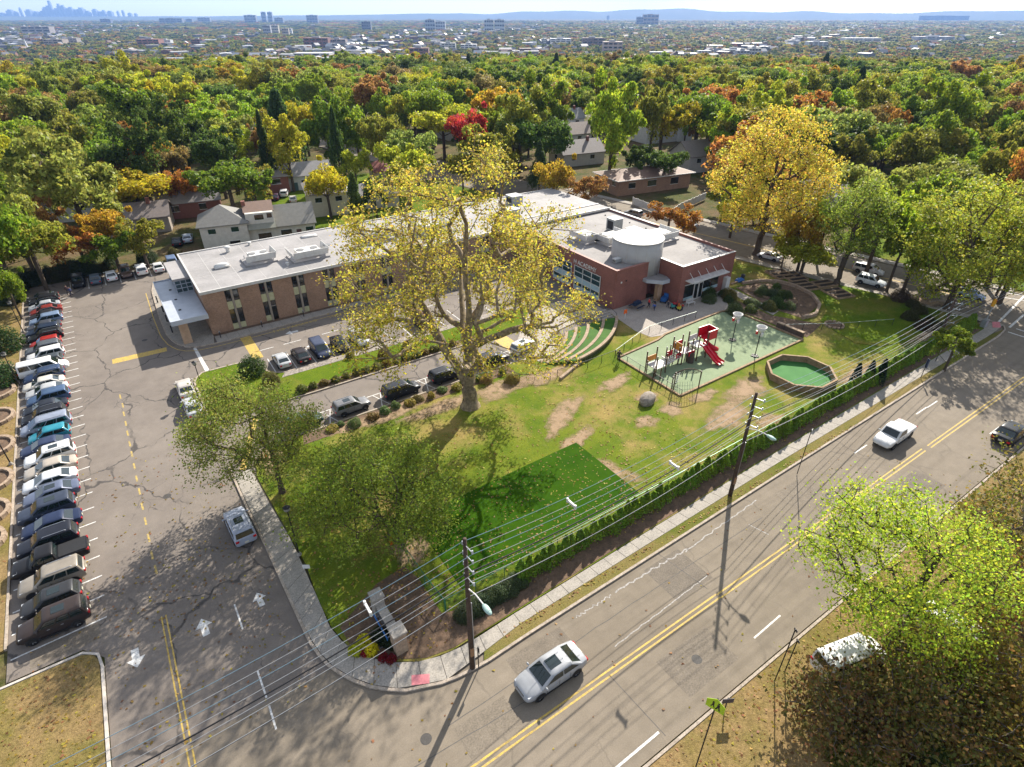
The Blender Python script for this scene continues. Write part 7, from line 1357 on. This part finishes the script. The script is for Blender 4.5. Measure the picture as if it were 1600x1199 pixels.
for off in (-.32, .32):
    dx, dy = s1[0]-s0[0], s1[1]-s0[1]; L = math.hypot(dx, dy); nx, ny = -dy/L, dx/L; mb = MB(); v = []
    path = [(0, 1.9), (.12, 1.86), (.4, 1.25), (.62, .85), (.82, .42), (1.0, .28), (1.12, .26)]
    for t, zz in path:
        cx, cy = s0[0]+dx*t+nx*off, s0[1]+dy*t+ny*off
        for w_, h_ in ((-.31, .2), (-.27, .02), (.27, .02), (.31, .2), (.31, -.05), (-.31, -.05)): v.append((cx+nx*w_, cy+ny*w_, zz+h_))
    n = len(path); mb.add(v, [(i*6+k, i*6+(k+1) % 6, (i+1)*6+(k+1) % 6, (i+1)*6+k) for i in range(n-1) for k in range(6)]+[(0, 1, 2, 3, 4, 5), tuple(reversed(range(6*n-6, 6*n)))]); mb.build('slide', M_RED, ps)
hx, hy, hz_ = Q(1106, 524, 2.2)
sl = MB(); sweep(sl, [(hx-.9, hy-.7), (hx+.9, hy-.7), (hx+1.0, hy+.8), (hx-.8, hy+.9)], .12, 1.9, 3.2); sl.build('slide_hood', M_RED, ps); MB().box(hx-.8, hy-.6, 1.85, hx+.9, hy+.8, 1.92).build('deck', M_RED, ps)
for a, b in ((hx-.9, hy-.7), (hx+.9, hy-.7), (hx+.9, hy+.8)): MB().cyl(a, b, -.05, 3.0, .07, 8).build('post', M_POST, ps)
sp = MB(); sp.tube([(hx+.8+.6*math.cos(a*.5), hy-.2+.9*math.sin(a*.5), 1.9-.16*a) for a in range(0, 11)], [.32]*11, 10); sp.build('spiral_slide', M_RED, ps, True)
fa, fb = Q(1052, 609, 0), Q(1091, 607, 0); arch = [(fa[0]+(fb[0]-fa[0])*t, fa[1]+(fb[1]-fa[1])*t, 2.3+.5*math.sin(math.pi*t)) for t in [k/10 for k in range(11)]]
for f_ in (fa, fb): MB().cyl(f_[0], f_[1], -.05, 2.4, .07, 8).build('post', M_POST, ps)
MB().tube(arch, .05, 8).build('arch_bar', M_POST, ps); net = MB()
for k in range(1, 10): net.tube([arch[k], (arch[k][0]+1.6, arch[k][1]+1.8, .6)], .022, 4)
for j in range(1, 6): net.tube([(p[0]+1.6*j/6, p[1]+1.8*j/6, p[2]+(.6-p[2])*j/6) for p in arch], .022, 4)
net.build('rope_net', M_ROPE, ps)
for k, (px, py) in enumerate(((1010, 582), (1021, 591), (1031, 593), (1049, 608))): x, y, z = Q(px, py, 0); MB().cyl(x, y, -.05, 1.7, .065, 8).build('post', M_POST, ps)
for k, (px, py, zz) in enumerate(((1040, 560, 1.1), (1046, 556, 1.3), (1053, 553, 1.4), (1060, 560, .9), (1074, 552, 1.2), (1080, 556, 1.0))):
    x, y, z = Q(px, py, zz); MB().cyl(x, y, -.05, zz+1.5, .075, 8).build('post', M_POST, ps)
    if k % 2: MB().box(x-.5, y-.03, zz, x+.5, y+.03, zz+.75).build('guard_panel', M_RED, ps)
    else: MB().box(x-.06, y-.7, zz-.1, x+.06, y+.7, zz+.02).build('step_bar', M_DECK, ps)
    MB().ell((x, y, zz+1.55), (.11, .11, .08), 8, 6).build('post_cap', M_DECK, ps)
x, y, z = Q(1078, 566, .0); MB().cyl(x, y, -.05, 1.4, .45, 12).build('crawl_drum', M_TIMBERD, ps)
la, lb_ = Q(1050, 600, .3), Q(1061, 596, .3)
for k in range(5): MB().tube([(la[0], la[1], .3+.3*k), (lb_[0], lb_[1], .3+.3*k)], .03, 6).build('ladder_rung', M_DECK, ps)
for (px, py, yt), lb in (((1144, 533, 488), 'ball hoop with white funnel at the back of the playground'), ((1179, 558, 508), 'ball hoop with white funnel nearer the wooden pit')):
    b = P(px, py); h = HGT(b, yt)-.5; t = thing('ball_hoop', lb, 'ball hoop', (*b, .135)); MB().cyl(0, 0, 0, h-.7, .06, 8).build('pole', M_BLACK, t); MB().cyl(0, 0, 0, .06, .35, 12).build('foot', M_BLACK, t)
    mb = MB(); n = 24
    v = [(r*math.cos(2*math.pi*k/n), r*math.sin(2*math.pi*k/n), zz) for r, zz in ((.62, h+.12), (.67, h+.12), (.3, h-.7), (.25, h-.7)) for k in range(n)]
    mb.add(v, [(j*n+k, j*n+(k+1) % n, ((j+1) % 4)*n+(k+1) % n, ((j+1) % 4)*n+k) for j in range(4) for k in range(n)]); mb.build('funnel', M_METALW, t, True)
    for k, c in enumerate(((.03, .05, .25), (.5, .02, .02), (.6, .6, .6))):
        a = k*2.094; MB().cyl(.42*math.cos(a), .42*math.sin(a), h-1.0, h-.55, .17, 10).build('outlet', M_HUEG, t, col=c)
    for k in range(5): MB().ell((.35*math.cos(k*1.256), .35*math.sin(k*1.256), .06), (.2, .2, .06), 8, 5).build('foot_pad', M_BLACK, t)
# wooden ball pit
pt = thing('wooden_pit', 'octagonal plank-walled pit with a bright green floor', 'ball pit', (64.4, 31.6, .1)); oct_ = [(4.0*math.cos(R(22.5+45*k)), 4.0*math.sin(R(22.5+45*k))) for k in range(8)]
MB().prism(oct_, .0, .06).build('floor', M_PITFLOOR, pt)
for k in range(8):
    a, b = oct_[k], oct_[(k+1) % 8]; d = math.hypot(b[0]-a[0], b[1]-a[1]); an = math.atan2(b[1]-a[1], b[0]-a[0])
    for j in range(4): MB().box(.03, -.04, .02+.21*j, d-.03, .04, .215+.21*j).build('plank', M_TIMBER, pt, False, (*a, 0), an)
    MB().box(.0, -.12, .86, d, .12, .92).build('cap_rail', M_TIMBER, pt, False, (*a, 0), an); MB().box(-.08, -.1, 0, .08, .1, .86).build('post', M_TIMBER, pt, False, (*a, 0), an)
# garden: raised beds, wall
for k, (px, py, rz, n) in enumerate(((1220, 432, -18, 3), (1240, 436, -18, 3), (1258, 450, -18, 3), (1285, 445, -18, 2), (1310, 462, -18, 3))):
    x, y = P(px, py); t = thing('raised_bed', 'dark timber raised bed set, %s from the hall' % names[k], 'raised bed', (x, y, .1), R(rz), 'raised vegetable beds')
    for j in range(n):
        o = MB().box(-1.6, -1.5+1.3*j, 0, 1.6, -.5+1.3*j, .25).build('soil', M('dark_soil', (.05, .038, .03), None, 4, .95), t)
        for u0, v0, u1, v1 in ((-1.7, -1.6, 1.7, -1.5), (-1.7, -.5, 1.7, -.4), (-1.7, -1.5, -1.6, -.5), (1.6, -1.5, 1.7, -.5)): MB().box(u0, v0+1.3*j, 0, u1, v1+1.3*j, .36).build('board', M_TIMBER, t)
gw = thing('stone_garden_wall', 'curved dry stone wall round the kitchen garden', 'wall', (0, 0, .08)); pth = resample([(79.2, 41), (82, 40.6), (85.6, 42.2), (88.3, 45.2), (89.2, 48.8), (88.6, 51.5), (86.5, 53.4), (83, 54.4)], 34)
for u, v in zip(pth, pth[1:]):
    d = math.hypot(v[0]-u[0], v[1]-u[1])
    for j in range(2): MB().box(.015+.03*j, -.2+random.uniform(-.03, .03), .26*j, d-.015, .2+random.uniform(-.03, .03), .25+.26*j+random.uniform(-.02, .02)).build('stone', M_STONE, gw, False, (*u, 0), math.atan2(v[1]-u[1], v[0]-u[0]))
for k, (px, py, w_, d_) in enumerate(((1180, 455, 2, 1.6), (1195, 462, 2.4, 1.8), (1232, 478, 3, 1.6))): x, y = P(px, py); t = thing('planter_box', 'pale framed planter in the kitchen garden, %s from the hall' % names[k], 'planter', (x, y, .14), R(20)); MB().box(-w_/2, -d_/2, 0, w_/2, d_/2, .2).build('soil', M_MULCH, t); [MB().box(*b_).build('board', M_TIMBER, t) for b_ in ((-w_/2-.1, -d_/2-.1, 0, w_/2+.1, -d_/2, .3), (-w_/2-.1, d_/2, 0, w_/2+.1, d_/2+.1, .3), (-w_/2-.1, -d_/2, 0, -w_/2, d_/2, .3), (w_/2, -d_/2, 0, w_/2+.1, d_/2, .3))]
x, y = P(1303, 510); t = thing('tree_ring', 'low stone ring round a sapling on the shaded lawn', 'planter', (x, y, .1)); [MB().box(-.22, -.12, 0, .22, .12, .25).build('block', M_STONE, t, False, (1.2*math.cos(j*.524), 1.2*math.sin(j*.524), 0), j*.524+1.571) for j in range(12)]; MB().cyl(0, 0, 0, .12, 1.1, 16).build('soil', M_MULCH, t)
# patio things
x, y = 61.9, 57.4; t = thing('picnic_table', 'dark blue picnic table on the patio', 'picnic table', (x, y, .125), R(10)); M_DB = M('dark_blue_plastic', (.02, .035, .075), None, 3, .5); MB().box(-.95, -.4, .7, .95, .4, .76).build('table_top', M_DB, t); [MB().box(-.95, s*.75-.14, .42, .95, s*.75+.14, .46).build('seat', M_DB, t) for s in (-1, 1)]; [MB().tube([(a, -.8, 0), (a, -.2, .7)], .04, 6).tube([(a, .8, 0), (a, .2, .7)], .04, 6).build('leg', M_TIMBER, t) for a in (-.7, .7)]; MB().box(-.6, -.3, .76, .6, .3, 1.15).build('table_cover', M_DB, t)
x, y = 69.6, 53.6; t = thing('bench', 'white slatted bench by the hall doors', 'bench', (x, y, .13), R(0)); [MB().box(-.75, -.2+.13*k, .42, .75, -.1+.13*k, .46).build('slat', M_METALW, t) for k in range(4)]; [MB().box(-.75, .3, .55+.15*k, .75, .34, .65+.15*k).build('back_slat', M_METALW, t) for k in range(3)]; [MB().box(a-.04, b-.04, 0, a+.04, b+.04, .42 if b < 0 else .95).build('leg', M_METALW, t) for a in (-.7, .7) for b in (-.2, .27)]
x, y = 67.0, 56.6; t = thing('toy_cart', 'blue toy cart beside the porch pillar', 'cart', (x, y, .125), R(20)); MB().box(-.6, -.4, .3, .6, .4, .85).build('tub', M('toy_blue', (.03, .12, .35), None, 3, .4), t); MB().box(.5, -.35, .85, .6, .35, 1.3).build('back', M('toy_blue', (.03, .12, .35), None, 3, .4), t); [MB().tube([(a, b-.05, .2), (a, b+.05, .2)], .2, 10).build('wheel', M_BLACK, t) for a in (-.4, .4) for b in (-.42, .42)]
for k, (dx, dy, c, lb) in enumerate(((0, 0, (.02, .25, .25), 'teal ride-on toy by the hall wall'), (.9, -.3, (.5, .12, .02), 'orange ride-on toy by the hall wall'), (.2, -.9, (.5, .4, .02), 'yellow ride-on toy by the hall wall'), (1.0, .6, (.4, .02, .03), 'red ride-on toy by the hall wall'))):
    x, y = 66.4, 54.2; t = thing('ride_on_toy', lb, 'toy', (x+dx, y+dy, .125), R(40*k)); MB().ell((0, 0, .35), (.42, .22, .2), 10, 8).build('body', M_HUEG, t, True, col=c); MB().box(-.4, -.12, .5, -.3, .12, .9).build('backrest', M_HUEG, t, col=c); [MB().tube([(a, b-.04, .15), (a, b+.04, .15)], .15, 10).build('wheel', M_BLACK, t) for a in (-.28, .28) for b in (-.2, .2)]
x, y = P(976, 500); t = thing('orange_post', 'orange and white marker post at the top of the terraces', 'marker post', (x, y, .12)); MB().cyl(0, 0, 0, 1.0, .05, 8).build('post', M_METALW, t); MB().box(-.3, -.03, .9, .3, .03, 1.5).build('panel', M_OR, t)
for px, py, c, lb in ((1118, 447, (.03, .03, .035), 'dark waste bin beside the hall doors'), (1155, 436, (.03, .03, .035), 'dark waste bin at the hall corner')): x, y = P(px, py); t = thing('waste_bin', lb, 'bin', (x, y-.6, .12)); MB().cyl(0, 0, 0, .85, .28, 12, .33).build('body', M_HUE, t, col=c); MB().cyl(0, 0, .85, .95, .36, 12, .2).build('lid', M_HUE, t, col=c)
x, y = P(1143, 440); t = thing('tarp_pile', 'blue tarp over planks beside the hall', 'tarp', (x+1, y-.8, .1)); MB().ell((0, 0, .1), (.9, .6, .45), 12, 8, .12).build('tarp', M('toy_blue', (.03, .12, .35), None, 3, .4), t); MB().box(-2.4, -.3, .05, -.6, .0, .2).build('plank', M_TIMBER, t)
# white vans under the thicket
for (a, b), lb in ((((1290, 1030), (1385, 992)), 'white van under the yellow-green tree across the road'), (((1458, 950), (1556, 1006)), 'white van seen through the twiggy trees at the right')):
    p, q = P(*a, 2.1), P(*b, 2.1); car('bigvan', WHT_, (p[0]+q[0])/2, (p[1]+q[1])/2, math.atan2(q[1]-p[1], q[0]-p[0]), lb, .95, 'white vans in the thicket', 'van', z=.09)
# ------------------------------------------------------------------ people
def skinned(name, V_, E_, rad, mat, parent, root=0, sub=1, col=None):
    me = bpy.data.meshes.new(name); me.from_pydata(V_, E_, []); o = ob(name, me, parent, col=col)
    m = o.modifiers.new('Skin', 'SKIN'); m.use_smooth_shade = True; m.branch_smoothing = .4
    sv = me.skin_vertices[0].data if me.skin_vertices else None
    if sv is None: bm = bmesh.new(); bm.from_mesh(me); bm.verts.layers.skin.verify(); bm.to_mesh(me); bm.free(); sv = me.skin_vertices[0].data
    for i, r in enumerate(rad): sv[i].radius = (r, r); sv[i].use_root = (i == root)
    me.materials.append(mat); o.modifiers.new('Smooth', 'SUBSURF').levels = sub; o.modifiers['Smooth'].render_levels = sub; return o
def person(x, y, h, rz, top, legs, hair, label, stride=.18, arms=(.25, -.2), z=.13, bend=0):
    t = thing('person', label, 'person', (x, y, z), rz, None, h/1.75); s = stride
    J = dict(pel=(0, 0, .95), chest=(.03+bend*.2, 0, 1.28), neck=(.04+bend*.35, 0, 1.5), head=(.06+bend*.4, 0, 1.62), crown=(.06+bend*.4, 0, 1.70), lh=(0, .1, .9), lk=(s*.7+.04, .11, .5), la=(s, .11, .09), lt=(s+.17, .12, .04), rh=(0, -.1, .9), rk=(-s*.2+.05, -.11, .5), ra=(-s, -.11, .1), rt=(-s+.16, -.12, .04), ls=(.03+bend*.33, .18, 1.42), le=(arms[1]*.5+bend*.3, .26, 1.17), lw=(arms[1]+.08+bend*.3, .25, .95), lf=(arms[1]+.12+bend*.3, .24, .84), rs=(.03+bend*.33, -.18, 1.42), re=(arms[0]*.5+bend*.3, -.26, 1.17), rw=(arms[0]+.1+bend*.3, -.25, .97), rf=(arms[0]+.14+bend*.3, -.24, .87))
    def mk(name, ks, ed, rad, m, col=None): i = {k: n for n, k in enumerate(ks)}; return skinned(name, [J[k] for k in ks], [(i[a], i[b]) for a, b in ed], rad, m, t, 0, 1, col)
    ks = list(J); ed = [('pel', 'chest'), ('chest', 'neck'), ('neck', 'head'), ('head', 'crown')]+[e for q in 'lr' for e in (('pel', q+'h'), (q+'h', q+'k'), (q+'k', q+'a'), (q+'a', q+'t'), ('neck', q+'s'), (q+'s', q+'e'), (q+'e', q+'w'), (q+'w', q+'f'))]
    RAD = dict(pel=.12, chest=.13, neck=.055, head=.095, crown=.07, h=.085, k=.055, a=.04, t=.035, s=.06, e=.042, w=.03, f=.035)
    mk('body', ks, ed, [RAD.get(k, RAD.get(k[-1], .05)) for k in ks], M_SKIN)
    mk('jacket', ['chest', 'pel', 'neck', 'ls', 'le', 'lw', 'rs', 're', 'rw'], [('pel', 'chest'), ('chest', 'neck'), ('neck', 'ls'), ('ls', 'le'), ('le', 'lw'), ('neck', 'rs'), ('rs', 're'), ('re', 'rw')], [.165, .15, .09, .085, .065, .05, .085, .065, .05], M_HUE, top)
    mk('trousers', ['pel', 'lh', 'lk', 'la', 'rh', 'rk', 'ra'], [('pel', 'lh'), ('lh', 'lk'), ('lk', 'la'), ('pel', 'rh'), ('rh', 'rk'), ('rk', 'ra')], [.145, .11, .075, .06, .11, .075, .06], M_HUE, legs)
    hx, hy, hz = J['head']; MB().ell((hx-.015, hy, hz+.05), (.11, .1, .1), 12, 8).build('hair', M_HUE, t, True, col=hair); MB().ell((hx+.1, hy, hz-.005), (.02, .018, .03), 6, 5).build('nose', M_SKIN, t, True)
    for q in (-1, 1): MB().ell((hx+.088, hy+q*.035, hz+.025), (.012, .014, .01), 6, 5).build('eye', M_BLACK, t)
    return t
person(63.4, 56.4, 1.7, R(-60), (.5, .03, .03), (.03, .03, .05), (.04, .025, .02), 'person in a red jacket standing by the picnic table'); person(63.9, 55.7, 1.65, R(150), (.02, .02, .02), (.02, .02, .03), (.03, .02, .015), 'person in black beside the one in red', .08)
person(*P(1022, 487), 1.3, R(200), (.03, .12, .45), (.04, .05, .1), (.2, .12, .05), 'child in bright blue running on the patio', .3, (.4, -.3), bend=.5); person(*P(1043, 483), 1.3, R(70), (.03, .03, .045), (.03, .03, .04), (.03, .02, .015), 'child in dark clothes running alone on the patio', .28, (.35, -.3)); person(66.9, 52.9, 1.2, R(0), (.4, .03, .03), (.03, .03, .05), (.03, .02, .015), 'child in red among the ride-on toys', .05)
person(*P(966, 568), 1.8, R(30), (.015, .015, .015), (.015, .015, .018), (.02, .015, .012), 'person in black standing at the playground gate', .1); person(*P(108, 461), 1.7, R(200), (.10, .05, .05), (.03, .03, .03), (.03, .02, .015), 'walker in brown beside the far parked cars', .22, z=.01); person(*P(113, 463), 1.6, R(200), (.05, .07, .2), (.03, .03, .05), (.03, .02, .015), 'walker in blue beside the one in brown', .22, z=.01)
# ------------------------------------------------------------------ say which one: alike things are told apart by their place
ONES = ['', 'first', 'second', 'third', 'fourth', 'fifth', 'sixth', 'seventh', 'eighth', 'ninth', 'tenth', 'eleventh', 'twelfth', 'thirteenth', 'fourteenth', 'fifteenth', 'sixteenth', 'seventeenth', 'eighteenth', 'nineteenth']
TENS = ['', '', 'twenty', 'thirty', 'forty', 'fifty', 'sixty', 'seventy', 'eighty', 'ninety']
def ordinal(n):
    if n < 20: return ONES[n]
    if n >= 100: return 'hundred-and-'+ordinal(n-100) if n > 100 else 'hundredth'
    if n % 10 == 0: return TENS[n//10][:-1]+'ieth'
    return TENS[n//10]+'-'+ONES[n % 10]
same = {}
for o in SC.objects:
    if o.parent is None and 'category' in o.keys() and 'label' in o.keys(): same.setdefault(o['label'], []).append(o)
for lb, lst in same.items():
    if len(lst) < 2: continue
    lst.sort(key=lambda o: PROJ(o.location.x, o.location.y, o.location.z)[0])
    for k, o in enumerate(lst): o['label'] = '%s, %s from left' % (lb, ordinal(k+1))
